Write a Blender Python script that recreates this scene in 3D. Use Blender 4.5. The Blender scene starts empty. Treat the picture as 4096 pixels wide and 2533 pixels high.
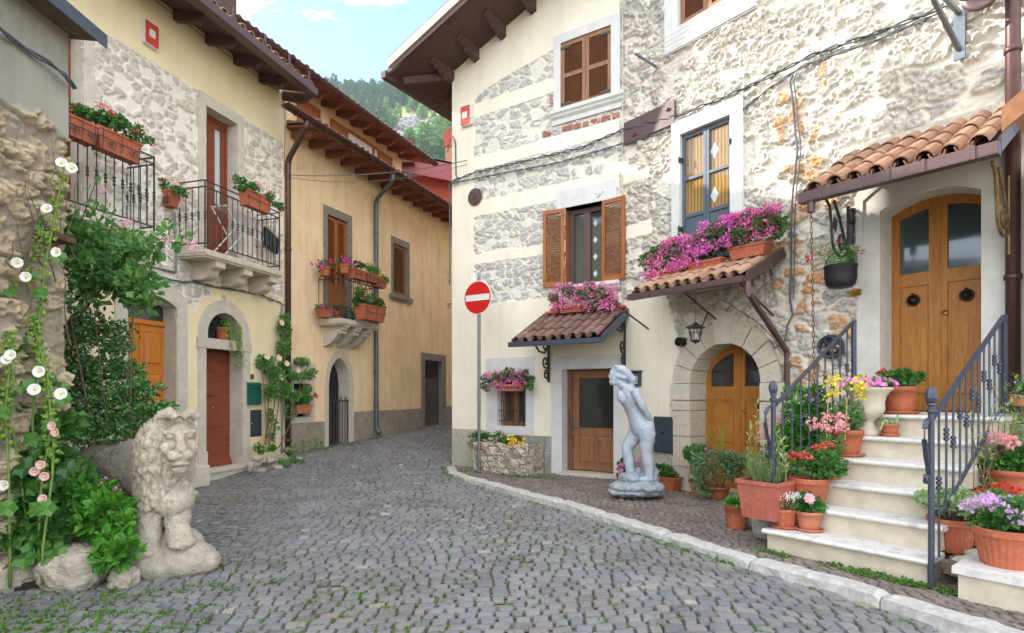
SUN_EL=26;SUN_E=4.2;SKY_S=.15;EXPO=1.42;CLOUD_LOC=(0.3,0.1,0.0);CLOUD_COL=(10.6,10.7,10.9,1);CLOUD_FILL_BIAS=.25
HAZE=.00026
import bpy, math, random
import numpy as np
from mathutils import Vector, Matrix
random.seed(7)
F=2330.0; CX=2048.0; HY=1573.0; EYE=1.5
C=bpy.context.scene.collection
R=math.radians
# ------------------------------------------------------------------ mesh builder
class MB:
    """collects faces; z is measured from eye level, EYE is added when linked"""
    def __init__(s): s.v=[]; s.f=[]; s.n=0; s.chunks=[]
    def add(s,vs,fs):
        b=len(s.v); s.v.extend([tuple(p) for p in vs]); s.f.extend([[i+b for i in f] for f in fs]); return s
    def addnp(s,V,Fq): s.chunks.append((np.asarray(V,float),np.asarray(Fq,int)))
    def hexa(s,p):
        return s.add(p,[(0,3,2,1),(4,5,6,7),(0,1,5,4),(1,2,6,5),(2,3,7,6),(3,0,4,7)])
    def fbox(s,fr,s0,s1,o0,o1,z0,z1):
        p=[fr.P(a,o,z) for z in (z0,z1) for a,o in ((s0,o0),(s1,o0),(s1,o1),(s0,o1))]
        return s.hexa(p)
    def box(s,x0,x1,y0,y1,z0,z1):
        return s.hexa([(x,y,z) for z in (z0,z1) for x,y in ((x0,y0),(x1,y0),(x1,y1),(x0,y1))])
    def obox(s,c,a,b,d):
        c=Vector(c);a=Vector(a);b=Vector(b);d=Vector(d)
        return s.hexa([c+i*a+j*b+k*d for k in (-1,1) for i,j in ((-1,-1),(1,-1),(1,1),(-1,1))])
    def bar(s,p0,p1,w,h,up=(0,0,1)):
        p0=Vector(p0);p1=Vector(p1);t=(p1-p0); L=t.length
        if L<1e-6: return s
        t/=L; u=Vector(up); side=t.cross(u)
        if side.length<1e-3: side=t.cross(Vector((1,0,0)))
        side.normalize(); u=side.cross(t)
        return s.obox((p0+p1)/2,t*L/2,side*w/2,u*h/2)
    def tube(s,pts,r,n=6,cap=True):
        pts=[Vector(p) for p in pts]; m=len(pts); rr=r if isinstance(r,(list,tuple)) else [r]*m
        b=len(s.v); prev=None
        for i,p in enumerate(pts):
            t=(pts[min(i+1,m-1)]-pts[max(i-1,0)])
            if t.length<1e-9: t=Vector((0,0,1))
            t.normalize()
            if prev is None:
                u=t.cross(Vector((0,0,1)))
                if u.length<.05: u=t.cross(Vector((1,0,0)))
            else: u=prev-t*prev.dot(t)
            u.normalize(); prev=u; w=t.cross(u)
            for k in range(n):
                a=2*math.pi*k/n; q=p+(u*math.cos(a)+w*math.sin(a))*rr[i]; s.v.append(tuple(q))
        for i in range(m-1):
            for k in range(n):
                k2=(k+1)%n; s.f.append([b+i*n+k,b+i*n+k2,b+(i+1)*n+k2,b+(i+1)*n+k])
        if cap:
            s.f.append([b+k for k in range(n)][::-1]); s.f.append([b+(m-1)*n+k for k in range(n)])
        return s
    def lathe(s,c,prof,n=20,cap=True,ax=None,flute=0,fl=(0,99)):
        """prof [(r,z)] about vertical axis (or axes ax=(u,v,w)) at c"""
        c=Vector(c); u,v,w=ax if ax else (Vector((1,0,0)),Vector((0,1,0)),Vector((0,0,1)))
        b=len(s.v)
        for j,(r,z) in enumerate(prof):
            for k in range(n):
                a=2*math.pi*k/n; q=r
                if flute and fl[0]<=j<=fl[1] and k%2: q=r-flute
                s.v.append(tuple(c+u*(q*math.cos(a))+v*(q*math.sin(a))+w*z))
        for i in range(len(prof)-1):
            for k in range(n):
                k2=(k+1)%n; s.f.append([b+i*n+k,b+i*n+k2,b+(i+1)*n+k2,b+(i+1)*n+k])
        if cap:
            s.f.append([b+k for k in range(n)][::-1]); s.f.append([b+(len(prof)-1)*n+k for k in range(n)])
        return s
    def prism(s,front,off):
        off=Vector(off); m=len(front); fr=[Vector(p) for p in front]
        s.add(fr+[p+off for p in fr],[list(range(m)),list(range(2*m-1,m-1,-1))]+[[i,i+m,(i+1)%m+m,(i+1)%m] for i in range(m)])
        return s
    def ring(s,fr,inner,outer,o_front,o_back,open_=True):
        """frame between two contours of (s,z), same count; reveal runs back to o_back"""
        m=len(inner); b=len(s.v)
        for ct in (inner,outer):
            for o in (o_front,o_back):
                for a,z in ct: s.v.append(tuple(fr.P(a,o,z)))
        I=lambda c,o,i: b+(c*2+o)*m+i
        rng=range(m-1) if open_ else range(m)
        for i in rng:
            j=(i+1)%m
            s.f.append([I(0,0,i),I(0,0,j),I(1,0,j),I(1,0,i)])
            s.f.append([I(0,1,i),I(0,1,j),I(0,0,j),I(0,0,i)])
            s.f.append([I(1,0,i),I(1,0,j),I(1,1,j),I(1,1,i)])
        if open_:
            for i in (0,m-1): s.f.append([I(0,0,i),I(1,0,i),I(1,1,i),I(0,1,i)])
        return s
    def arrays(s):
        V=[np.array(s.v,float).reshape(-1,3)]; lo=[]; tot=[]; 
        for f in s.f: lo.extend(f); tot.append(len(f))
        L=[np.array(lo,int)]; T=[np.array(tot,int)]; b=len(s.v)
        for v,f in s.chunks:
            V.append(v); L.append((f+b).reshape(-1)); T.append(np.full(len(f),f.shape[1])); b+=len(v)
        return np.vstack(V),np.concatenate(L),np.concatenate(T)
    def build(s,name,mat,parent=None,smooth=False,loc=None,attr=None):
        V,L,T=s.arrays()
        root=parent
        while root is not None and '_o' not in root and root.parent: root=root.parent
        if root is not None: o=Vector(root['_o'])
        else:
            o=Vector(loc) if loc is not None else Vector(((V[:,0].min()+V[:,0].max())/2,(V[:,1].min()+V[:,1].max())/2,V[:,2].min()))
        V=V-np.array(o)
        me=bpy.data.meshes.new(name); me.vertices.add(len(V)); me.vertices.foreach_set('co',V.astype(np.float32).ravel())
        me.loops.add(len(L)); me.loops.foreach_set('vertex_index',L.astype(np.int32))
        me.polygons.add(len(T)); st=np.concatenate([[0],np.cumsum(T)[:-1]]).astype(np.int32)
        me.polygons.foreach_set('loop_start',st); me.polygons.foreach_set('loop_total',T.astype(np.int32))
        me.update(calc_edges=True)
        me.polygons.foreach_set('use_smooth',[bool(smooth)]*len(T))
        if attr is not None:
            a=me.color_attributes.new('mk','FLOAT_COLOR','POINT'); a.data.foreach_set('color',attr.astype(np.float32).ravel())
        me.validate(); me.materials.append(mat)
        ob=bpy.data.objects.new(name,me); C.objects.link(ob)
        if parent is not None: ob.parent=parent
        else: ob.location=o+Vector((0,0,EYE)); ob['_o']=tuple(o)
        return ob
def tag(o,label=None,cat=None,group=None,kind=None):
    if label: o['label']=label
    if cat: o['category']=cat
    if group: o['group']=group
    if kind: o['kind']=kind
    return o
def thing(name,label,cat,loc,group=None):
    o=bpy.data.objects.new(name,None); C.objects.link(o); o.empty_display_size=.1
    o.location=(loc[0],loc[1],loc[2]+EYE); o['_o']=tuple(float(x) for x in loc)
    return tag(o,label,cat,group)
# ------------------------------------------------------------------ wall frames
class Frame:
    def __init__(f,O,d):
        f.O=Vector((O[0],O[1],0)); f.d=Vector((d[0],d[1],0)).normalized(); f.n=None
    def P(f,s,o,z): return Vector((f.O.x+s*f.d.x+o*f.n.x, f.O.y+s*f.d.y+o*f.n.y, z))
    def s(f,px,o=0.0):
        r=(px-CX)/F; return (r*(f.O.y+o*f.n.y)-(f.O.x+o*f.n.x))/(f.d.x-r*f.d.y)
    def Y(f,s,o=0.0): return f.O.y+s*f.d.y+o*f.n.y
    def z(f,px,py,o=0.0): return (HY-py)/F*f.Y(f.s(px,o),o)
    def sy(f,Y): return (Y-f.O.y)/f.d.y
    def D(f,s,o,z): return f.d*s+f.n*o+Vector((0,0,z))
def mkframe(O,d,side):
    f=Frame(O,d); f.n=Vector((f.d.y,-f.d.x,0))*side; return f
L=mkframe((-8.1+.299*7,7.0),(.299,1),1)
M=mkframe((-9.395+.4086*11.0,11.0),(.4086,1),1)
K1=17.11; rc=(1810-CX)/F; yc=K1/(1.544+rc)
R1=mkframe((rc*yc,yc),(1.544,-1),1)
rb=(2490-CX)/F; yb=K1/(1.544+rb); B=(rb*yb,yb)
R2=mkframe(B,(.793,-1),1)
if R1.n.y>0: R1.n=-R1.n
if R2.n.y>0: R2.n=-R2.n
SB=R1.s(2490)           # s of the bend on R1
NL=mkframe((-4.0,5.2),(-.022,-1),1)
if NL.n.x<0: NL.n=-NL.n
def road(x,y): return float(road_np(x,y))
def road_np(x,y):
    u=y-.5*x
    return np.interp(u,[0,4,8,12.2,14.5,18,24,60],[-1.62,-1.60,-1.54,-1.46,-1.22,-.98,-.6,1.0])+.085*np.clip((np.asarray(x,float)+1.2)/3.0,0,1)*np.clip((9.5-u)/4,0,1)
WALK=-1.455
def atz(px,py,z):  # point at height z (from the eye) seen at a photo position
    Y=z*F/(HY-py); return Vector(((px-CX)/F*Y,Y,z))
def atY(px,py,Y): return Vector(((px-CX)/F*Y,Y,(HY-py)/F*Y))
# ------------------------------------------------------------------ noise
def _h(ix,iy,seed):
    n=(ix.astype(np.int64)*374761393+iy.astype(np.int64)*668265263+seed*144269)&0xffffffff
    n=((n^(n>>13))*1274126177)&0xffffffff; n=(n^(n>>16))&0xffffffff
    n=(n*2246822519)&0xffffffff; n=n^(n>>15)
    return (n&0xffffff)/float(0xffffff)
def vn(x,y,seed=0):
    x=np.asarray(x,float);y=np.asarray(y,float)
    ix=np.floor(x);iy=np.floor(y);fx=x-ix;fy=y-iy;fx=fx*fx*(3-2*fx);fy=fy*fy*(3-2*fy)
    a=_h(ix,iy,seed);b=_h(ix+1,iy,seed);c=_h(ix,iy+1,seed);d=_h(ix+1,iy+1,seed)
    return (a*(1-fx)+b*fx)*(1-fy)+(c*(1-fx)+d*fx)*fy
def fbm(x,y,seed=0,o=4):
    r=0;a=.5;t=0
    for i in range(o): r=r+a*vn(x*2**i,y*2**i,seed+i*17);t+=a;a*=.5
    return r/t
def sstep(a,b,x): t=np.clip((x-a)/(b-a),0,1); return t*t*(3-2*t)
def cells(x,y,seed=0,jit=.8):
    ix=np.floor(x);iy=np.floor(y);F1=np.full(x.shape,9.);F2=np.full(x.shape,9.);rid=np.zeros(x.shape);rid2=np.zeros(x.shape)
    for dx in (-1,0,1):
        for dy in (-1,0,1):
            cx=ix+dx;cy=iy+dy
            px=cx+.5+jit*(_h(cx,cy,seed)-.5);py=cy+.5+jit*(_h(cx,cy,seed+5)-.5)
            k=.75+.6*_h(cx,cy,seed+31)
            d=np.hypot(x-px,y-py)*k
            r=_h(cx,cy,seed+9);r2=_h(cx,cy,seed+11)
            new=d<F1
            F2=np.where(new,F1,np.minimum(F2,d));rid=np.where(new,r,rid);rid2=np.where(new,r2,rid2);F1=np.where(new,d,F1)
    return F1,F2,rid,rid2
def masonry(fr,name,parent,mat,s0,s1,z0,z1,res,cell,seed,amp,plaster,holes,cover=.12,rust=None,wig=.35,thr=(.05,.22)):
    """wall skin as a real relief: rubble stones bedded in mortar, or smooth plaster where plaster(s,z) is 1"""
    ns=int((s1-s0)/res)+1;nz=int((z1-z0)/res)+1
    S,Z=np.meshgrid(np.linspace(s0,s1,ns),np.linspace(z0,z1,nz))
    w,h=cell
    wx=(fbm(S*3/w*.25,Z*3/h*.2,seed+1)-.5)*wig*1.6;wy=(fbm(S*3/w*.25,Z*3/h*.2,seed+2)-.5)*wig*1.6
    big=fbm(S*.9,Z*.9,seed+3,2)
    F1,F2,r1,r2=cells(S/w+wx+big*1.5,Z/h+wy+(fbm(S*1.3,Z*.5,seed+7,2)-.5)*1.2,seed)
    e=F2-F1+(fbm(S*11,Z*13,seed+21,3)-.5)*.42+(fbm(S*34,Z*34,seed+22,2)-.5)*.16
    m=sstep(thr[0],thr[1],e)*np.where(r2<cover,.12,1.0)
    m=m*sstep(.30,.42,fbm(S*6,Z*8,seed+4,3)+.2*r1)
    fine=fbm(S*30,Z*30,seed+5,3)-.5; med=fbm(S*9,Z*9,seed+6,3)-.5
    fine2=fbm(S*70,Z*70,seed+15,2)-.5
    H=amp*(m*(.35+.65*r1)+m*fine*1.3+med*.5+m*fine2*.5)+ (1-m)*fine*amp*.3
    pl=plaster(S,Z,fbm(S*6,Z*6,seed+8,3)-.5) if plaster else np.zeros_like(S)
    Hp=(fbm(S*2,Z*2,seed+12,3)-.5)*.01+amp*.55
    H=H*(1-pl)+Hp*pl
    ru=rust(S,Z,r1,r2)*m if rust else np.zeros_like(S)
    keep=np.ones(((nz-1),(ns-1)),bool)
    sc=(S[:-1,:-1]+S[1:,1:])/2;zc=(Z[:-1,:-1]+Z[1:,1:])/2
    for hole in holes: keep&=~hole(sc,zc)
    O,d,n=fr.O,fr.d,fr.n
    X=O.x+S*d.x+H*n.x;Y=O.y+S*d.y+H*n.y
    V=np.stack([X.ravel(),Y.ravel(),Z.ravel()],1)
    idx=np.arange(ns*nz).reshape(nz,ns)
    q=np.stack([idx[:-1,:-1],idx[:-1,1:],idx[1:,1:],idx[1:,:-1]],-1)[keep]
    used=np.zeros(len(V),bool);used[q.ravel()]=True;rem=np.cumsum(used)-1
    A=np.stack([m.ravel(),r1.ravel(),pl.ravel(),ru.ravel()],1)[used]
    mb=MB();mb.addnp(V[used],rem[q])
    return mb.build(name,mat,parent,smooth=True,attr=A)
def hrect(s0,s1,z0,z1): return lambda S,Z:(S>s0)&(S<s1)&(Z>z0)&(Z<z1)
def harch(s0,s1,z0,zs,rise):
    c=(s0+s1)/2;hw=(s1-s0)/2
    return lambda S,Z:(S>s0)&(S<s1)&(Z>z0)&(Z<zs+rise*np.sqrt(np.clip(1-((S-c)/hw)**2,0,1)))
def contour(s0,s1,z0,zs,rise=0,n=16):
    """up the left side, over the head, down the right side"""
    if rise<=0: return [(s0,z0),(s0,zs),(s1,zs),(s1,z0)]
    c=(s0+s1)/2;hw=(s1-s0)/2
    return [(s0,z0)]+[(c-hw*math.cos(math.pi*i/n),zs+rise*math.sin(math.pi*i/n)) for i in range(n+1)]+[(s1,z0)]
def segcontour(s0,s1,z0,zs,rise,n=12):
    c=(s0+s1)/2;hw=(s1-s0)/2
    return [(s0,z0)]+[(s0+2*hw*i/n,zs+rise*(1-(2*i/n-1)**2)) for i in range(n+1)]+[(s1,z0)]
# ------------------------------------------------------------------ materials
class NT:
    def __init__(s,name):
        s.m=bpy.data.materials.new(name); s.m.use_nodes=True; s.t=s.m.node_tree; s.t.nodes.clear()
        s.out=s.n('ShaderNodeOutputMaterial'); s.b=s.n('ShaderNodeBsdfPrincipled'); s.l(s.b.outputs[0],s.out.inputs[0])
        s.co=s.n('ShaderNodeTexCoord').outputs['Object']
    def n(s,t,**k):
        x=s.t.nodes.new(t)
        for a,b in k.items(): setattr(x,a,b)
        return x
    def l(s,a,b): s.t.links.new(a,b)
    def noise(s,scale,detail=4,rough=.6,co=None,dist=0):
        x=s.n('ShaderNodeTexNoise'); x.inputs['Scale'].default_value=scale; x.inputs['Detail'].default_value=detail; x.inputs['Roughness'].default_value=rough
        x.inputs['Distortion'].default_value=dist; s.l(co or s.co,x.inputs['Vector']); return x.outputs['Fac']
    def ramp(s,fac,stops,interp='LINEAR'):
        x=s.n('ShaderNodeValToRGB'); s.l(fac,x.inputs[0]); e=x.color_ramp.elements; x.color_ramp.interpolation=interp
        while len(e)>1: e.remove(e[0])
        e[0].position=stops[0][0]; e[0].color=c4(stops[0][1])
        for p,c in stops[1:]: q=e.new(p); q.color=c4(c)
        return x.outputs[0]
    def mix(s,f,a,b,mode='MIX'):
        x=s.n('ShaderNodeMix',data_type='RGBA',blend_type=mode)
        for v,i in ((f,0),(a,6),(b,7)):
            if isinstance(v,(int,float)): x.inputs[i].default_value=v
            elif isinstance(v,(tuple,list)): x.inputs[i].default_value=c4(v)
            else: s.l(v,x.inputs[i])
        return x.outputs[2]
    def math(s,op,a,b=None,clamp=False):
        x=s.n('ShaderNodeMath',operation=op,use_clamp=clamp)
        for v,i in ((a,0),(b,1)):
            if v is None: continue
            if isinstance(v,(int,float)): x.inputs[i].default_value=v
            else: s.l(v,x.inputs[i])
        return x.outputs[0]
    def map(s,f,a,b,c=0,d=1):
        x=s.n('ShaderNodeMapRange'); s.l(f,x.inputs[0])
        for i,v in enumerate((a,b,c,d)): x.inputs[i+1].default_value=v
        return x.outputs[0]
    def bump(s,h,st=.3,dist=.01):
        x=s.n('ShaderNodeBump'); x.inputs['Strength'].default_value=st; x.inputs['Distance'].default_value=dist; s.l(h,x.inputs['Height']); s.l(x.outputs[0],s.b.inputs['Normal'])
    def color(s,c):
        if isinstance(c,(tuple,list)): s.b.inputs['Base Color'].default_value=c4(c)
        else: s.l(c,s.b.inputs['Base Color'])
    def set(s,**k):
        for a,v in k.items():
            i=s.b.inputs[a.replace('_',' ')]
            if isinstance(v,(int,float)): i.default_value=v
            else: s.l(v,i)
    def isl(s): return s.n('ShaderNodeNewGeometry').outputs['Random Per Island']
def c4(c): return (c[0],c[1],c[2],1.0)
def h(x):
    """sRGB hex to linear"""
    v=[int(x[i:i+2],16)/255 for i in (0,2,4)]
    return tuple(a/12.92 if a<=.04045 else ((a+.055)/1.055)**2.4 for a in v)
def sc(c,k): return tuple(min(1,a*k) for a in c)
def simple(name,col,rough=.6,var=.18,scale=12,bump=.15,metal=0,col2=None,island=False,spec=.5,bd=.004,thr=(.35,.7)):
    t=NT(name); col2=col2 or sc(col,1-var*1.6)
    nz=t.noise(scale,6,.65); f=t.map(nz,thr[0],thr[1])
    c=t.mix(f,col,col2)
    if island:
        c=t.mix(t.math('MULTIPLY',t.isl(),.55),c,sc(col,.55)); 
    big=t.noise(scale*.13,3); c=t.mix(t.map(big,.3,.75,0,.35),c,sc(col,.78))
    t.color(c); t.set(Roughness=t.map(nz,.2,.8,max(0,rough-.08),min(1,rough+.08)),Metallic=metal); t.b.inputs['Specular IOR Level'].default_value=spec
    if bump: t.bump(t.noise(scale*6,4),bump,bd)
    return t.m
def wallmat(name,mort,stones,plaster,pl2,stain=None,bd=.008,sk=.55):
    t=NT(name); a=t.n('ShaderNodeAttribute',attribute_name='mk'); sep=t.n('ShaderNodeSeparateColor'); t.l(a.outputs['Color'],sep.inputs[0])
    R_,G_,B_=sep.outputs[0],sep.outputs[1],sep.outputs[2]; A_=a.outputs['Alpha']
    n1=t.noise(9,6,.7); n2=t.noise(45,5,.7); n3=t.noise(1.3,4)
    st=t.ramp(G_,[(i/(len(stones)-1),c) for i,c in enumerate(stones)])
    st=t.mix(t.map(n2,.35,.68,0,.75),st,sc(stones[0],.62)); st=t.mix(t.map(n1,.45,.7,0,.6),st,sc(stones[-1],1.12))
    rust=t.mix(t.map(n2,.35,.65),h('ad6c3e'),h('dcb88c')); st=t.mix(A_,st,rust)
    mo=t.mix(t.map(n1,.3,.75),mort,sc(mort,.86))
    mo=t.mix(t.map(n2,.42,.72,0,.5),mo,sc(mort,.74))
    rb=t.mix(R_,mo,st)
    pl=t.mix(t.map(n3,.35,.7),plaster,pl2); pl=t.mix(t.map(n2,.5,.75,0,.22),pl,sc(plaster,.8))
    if stain:
        v=t.n('ShaderNodeMapping'); v.inputs['Scale'].default_value=(2.2,2.2,.35); t.l(t.co,v.inputs[0])
        pl=t.mix(t.map(t.noise(2.2,5,.7,v.outputs[0]),.46,.74,0,sk),pl,stain);pl=t.mix(t.map(t.noise(.55,5,.75),.56,.62,0,.4),pl,sc(stain,1.08))
    t.color(t.mix(B_,rb,pl)); t.set(Roughness=.9); t.b.inputs['Specular IOR Level'].default_value=.2
    hh=t.math('ADD',t.noise(60,6,.7),t.math('MULTIPLY',t.noise(170,3),.4)); t.bump(hh,.55,bd)
    return t.m
m={}
m['wallL']=wallmat('rubble_and_cream_plaster',h('ece4d6'),[h('bdb3a8'),h('cfc4b5'),h('dacfc1'),h('c8bcab')],h('eeddb6'),h('e4d0a4'),h('dccbae'))
m['wallR']=wallmat('rubble_and_pale_plaster',h('e4ded0'),[h('b0aeaa'),h('c8c3bb'),h('d6cfc4'),h('bbbbba')],h('ece5d3'),h('e7dec8'),h('d6cdb9'))
m['wallR2']=wallmat('rough_limestone_rubble',h('e4dccd'),[h('b2ada5'),h('cdc5b9'),h('dcd4c7'),h('c0bab1')],h('ece5d3'),h('e7dec8'),h('d6cdb9'))
m['wallM']=wallmat('ochre_plaster',h('a89c86'),[h('9c9180'),h('b0a48e'),h('8f8677'),h('a39a88')],h('eed3ac'),h('e4c698'),h('c9ab84'),sk=.7)
m['wallN']=wallmat('old_grey_render_over_rubble',h('9c9180'),[h('b39f82'),h('c4b190'),h('a69377'),h('cdbc9e')],h('aaa598'),h('938e82'),h('7d786d'))
m['redwall']=simple('red_plaster',h('a8503c'),.9,.2,8,.4)
m['cream']=simple('cream_plaster',h('e8dcb8'),.9,.08,5,.25)
m['stone']=simple('pale_dressed_stone',h('cfc6b6'),.8,.16,7,.4,bd=.006)
m['whitestone']=simple('whitewashed_stone',h('d6d6d2'),.8,.1,5,.25)
m['oldstone']=simple('weathered_porous_stone',h('cfc4b2'),.9,.28,22,.9,bd=.012,thr=(.5,.75))
m['darkstone']=simple('grey_weathered_stone',h('8f877a'),.9,.3,14,.6,bd=.01)
m['travertine']=simple('travertine',h('d2c6b0'),.65,.2,6,.3)
m['marble']=simple('worn_white_marble',h('d3d0ca'),.6,.3,9,.3,thr=(.5,.75))
m['kerb']=simple('white_kerb_stone',h('c9c6bf'),.85,.25,16,.9,bd=.012)
m['iron']=simple('dark_grey_iron',h('4a4847'),.5,.2,30,.2,metal=.5)
m['ironblue']=simple('slate_painted_iron',h('4c5260'),.42,.15,30,.12,metal=.35)
m['brown']=simple('brown_painted_metal',h('5d4643'),.45,.12,10,.08,metal=.2)
m['brownpipe']=simple('brown_pipe_metal',h('5a3c38'),.4,.15,10,.08,metal=.3)
m['greypipe']=simple('grey_pipe_metal',h('63686b'),.45,.15,10,.08,metal=.4)
m['redmetal']=simple('red_sheet_metal',h('8e3a40'),.45,.15,6,.1)
m['bluemetal']=simple('blue_grey_sheet_metal',h('56606e'),.35,.1,6,.05,metal=.5)
m['rust']=simple('rusty_iron',h('6a4636'),.8,.4,20,.4)
def tilem(name,a,b,c):
    t=NT(name); i=t.isl(); base=t.ramp(i,[(0,a),(.5,b),(1,c)])
    n=t.noise(14,6,.7); base=t.mix(t.map(n,.42,.75,0,.6),base,sc(a,.6)); base=t.mix(t.map(t.noise(3,3),.55,.75,0,.5),base,h('bda88c'))
    t.color(base); t.set(Roughness=.85); t.bump(t.noise(60,4),.3,.004); return t.m
m['tile']=tilem('terracotta_roof_tile',h('86604b'),h('a68064'),h('957058'))
m['tiledark']=tilem('dark_brown_roof_tile',h('6a5048'),h('84655a'),h('785a50'))
m['tilepale']=tilem('sunbleached_roof_tile',h('96705a'),h('b89478'),h('a88068'))
def wood(name,a,b,scale=(14,14,1.2),rough=.5,bump=.2):
    t=NT(name); mp=t.n('ShaderNodeMapping'); mp.inputs['Scale'].default_value=scale; t.l(t.co,mp.inputs[0])
    n=t.noise(2.2,6,.6,mp.outputs[0],1.4); n2=t.noise(9,4,.6,mp.outputs[0])
    c=t.mix(t.map(n,.35,.68),a,b); c=t.mix(t.map(n2,.5,.75,0,.45),c,sc(b,.75)); t.color(c)
    t.set(Roughness=t.map(n,.3,.7,rough-.06,rough+.1)); t.bump(n2,bump,.003); return t.m
m['doorwood']=wood('varnished_honey_wood',h('b37628'),h('945a1c'))
m['orangewood']=wood('orange_varnished_wood',h('cd7f28'),h('b56a1e'))
m['redwood']=wood('reddish_brown_door_wood',h('8d4628'),h('6f341f'),(1.5,1.5,14))
m['brownwood']=wood('worn_brown_painted_wood',h('7d5540'),h('5f3f30'),rough=.7,bump=.5)
m['shutter']=wood('brown_shutter_wood',h('9a6b48'),h('75492d'))
m['shutterorange']=wood('orange_brown_shutter_wood',h('a8642a'),h('854a1c'))
m['shuttertan']=wood('tan_shutter_wood',h('b98250'),h('96633a'))
m['eavewood']=wood('dark_brown_eave_boards',h('5c4038'),h('442e29'),(8,8,8),.75)
m['eaveorange']=wood('orange_brown_eave_boards',h('9a5c3c'),h('6e3d28'),(8,8,8),.75)
m['beam']=wood('weathered_timber',h('7d6b58'),h('54483c'),(3,3,10),.85,.6)
def glass(name,col,rough=.06):
    t=NT(name); t.color(col); t.set(Roughness=rough,Metallic=0.0); t.b.inputs['Specular IOR Level'].default_value=.9; t.b.inputs['Coat Weight'].default_value=.6; t.b.inputs['Coat Roughness'].default_value=.02; return t.m
m['glass']=glass('dark_window_glass',h('2c3334'))
m['glassblue']=glass('bluish_window_glass',h('3c4a4c'),.1)
m['dark']=simple('dark_interior',h('2a2320'),.9,.1,4,0)
m['curtain']=simple('tan_curtain',h('b58a52'),.9,.4,26,.3,col2=h('6e4c2c'))
m['lace']=simple('pale_lace_curtain',h('c9d4d2'),.9,.15,50,.3)
def terr(name,a,var=.25,dust=.6):
    t=NT(name); n=t.noise(9,5,.65); c=t.mix(t.map(n,.35,.7),a,sc(a,1-var)); c=t.mix(t.map(t.noise(22,5,.7),.56,.8,0,dust),c,h('c9a892')); t.color(c)
    t.set(Roughness=.7); t.bump(t.noise(50,4),.12,.003); return t.m
m['terra']=terr('terracotta_pot',h('b2603f'))
m['terrapale']=terr('pale_terracotta_pot',h('bd7454'))
m['terrared']=terr('dusty_red_pot',h('b0604e'))
m['terraold']=terr('lime_stained_terracotta',h('b05c3c'),.2,.8)
m['soil']=simple('dark_soil',h('3c2e24'),.95,.4,30,.8,bd=.02)
def leafm(name,cols,rough=.45,trans=.36):
    t=NT(name); c=t.ramp(t.isl(),[(i/(len(cols)-1),x) for i,x in enumerate(cols)])
    nz=t.noise(60,3); c=t.mix(t.map(nz,.4,.7,0,.35),c,sc(cols[0],.7)); t.color(c); t.set(Roughness=rough)
    tr=t.n('ShaderNodeBsdfTranslucent'); t.l(t.mix(.5,c,sc(cols[-1],1.6)),tr.inputs[0])
    mx=t.n('ShaderNodeMixShader'); mx.inputs[0].default_value=trans; t.l(t.b.outputs[0],mx.inputs[1]); t.l(tr.outputs[0],mx.inputs[2]); t.l(mx.outputs[0],t.out.inputs[0])
    return t.m
m['leaf']=leafm('geranium_leaf',[h('35602a'),h('4b7f34'),h('60943f'),h('437034')])
m['leafdark']=leafm('dark_glossy_leaf',[h('35602f'),h('4c7c3e'),h('6a984c'),h('3e6c38')],.3,.12)
m['leafrose']=leafm('rose_leaf',[h('4e8244'),h('669a50'),h('86b05c'),h('588c4a')],.4)
m['leafbright']=leafm('bright_green_leaf',[h('3c7a24'),h('559432'),h('6cab3c'),h('48862c')])
m['leafyel']=leafm('yellow_green_leaf',[h('6f9436'),h('8fae48'),h('a5bf58'),h('7ea040')])
m['leafsage']=leafm('grey_green_sage_leaf',[h('7f9f76'),h('9cb88e'),h('b2c8a0'),h('a8bc64')])
m['leafgrey']=leafm('dull_grey_green_leaf',[h('567558'),h('6f8d66'),h('84a070'),h('5f7f48')])
m['leafpale']=leafm('pale_dry_leaf',[h('a8ad7c'),h('bcc08e'),h('c8bc6c'),h('98a27c')])
m['weed']=leafm('weed_leaf',[h('3a6a26'),h('4f8430'),h('659838'),h('6f7a34')])
m['moss']=leafm('moss_tuft',[h('5c6a28'),h('6e7a30'),h('7a7438'),h('4f6226')],.9,.1)
m['stem']=simple('green_stem',h('6d8a3c'),.6,.2,20,.1)
m['woodstem']=simple('brown_woody_stem',h('6b5a48'),.8,.3,30,.4)
def petal(name,cols,tr=.3): return leafm(name,cols,.6,tr)
m['pink']=petal('pink_petal',[h('e0589a'),h('f48cc0'),h('fcc4e2'),h('ea6cac')])
m['magenta']=petal('magenta_petal',[h('d048a8'),h('e470c4'),h('f4b4e4'),h('da5ab6')])
m['pinkmix']=petal('mixed_pink_petal',[h('e04c78'),h('f084b4'),h('f8c0e0'),h('c84cc0'),h('e868a0')])
m['petunia']=petal('vivid_magenta_petal',[h('d01c90'),h('e436ac'),h('c81888')])
m['red']=petal('red_petal',[h('c01818'),h('d82424'),h('e84038')])
m['coral']=petal('coral_red_petal',[h('e04440'),h('f06058'),h('e85048')])
m['lilac']=petal('lilac_petal',[h('c890c8'),h('dcb0e0'),h('e8c8e8')])
m['salmon']=petal('salmon_pink_petal',[h('ee8090'),h('f8a8b0'),h('f8d0d4')])
m['yellow']=petal('yellow_petal',[h('e8d018'),h('f4e038'),h('f8ec60')])
m['orangeyel']=petal('golden_petal',[h('eca818'),h('f8c828'),h('f0b820')])
m['white']=petal('white_petal',[h('e4e2dc'),h('f4f2ee'),h('fbfaf6')])
m['peach']=petal('peach_rose_petal',[h('ecc8a8'),h('f4d8bc'),h('f0d0b8')])
m['palepink']=petal('pale_pink_petal',[h('dca8ac'),h('ecc4c8'),h('e4b4bc')])
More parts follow.
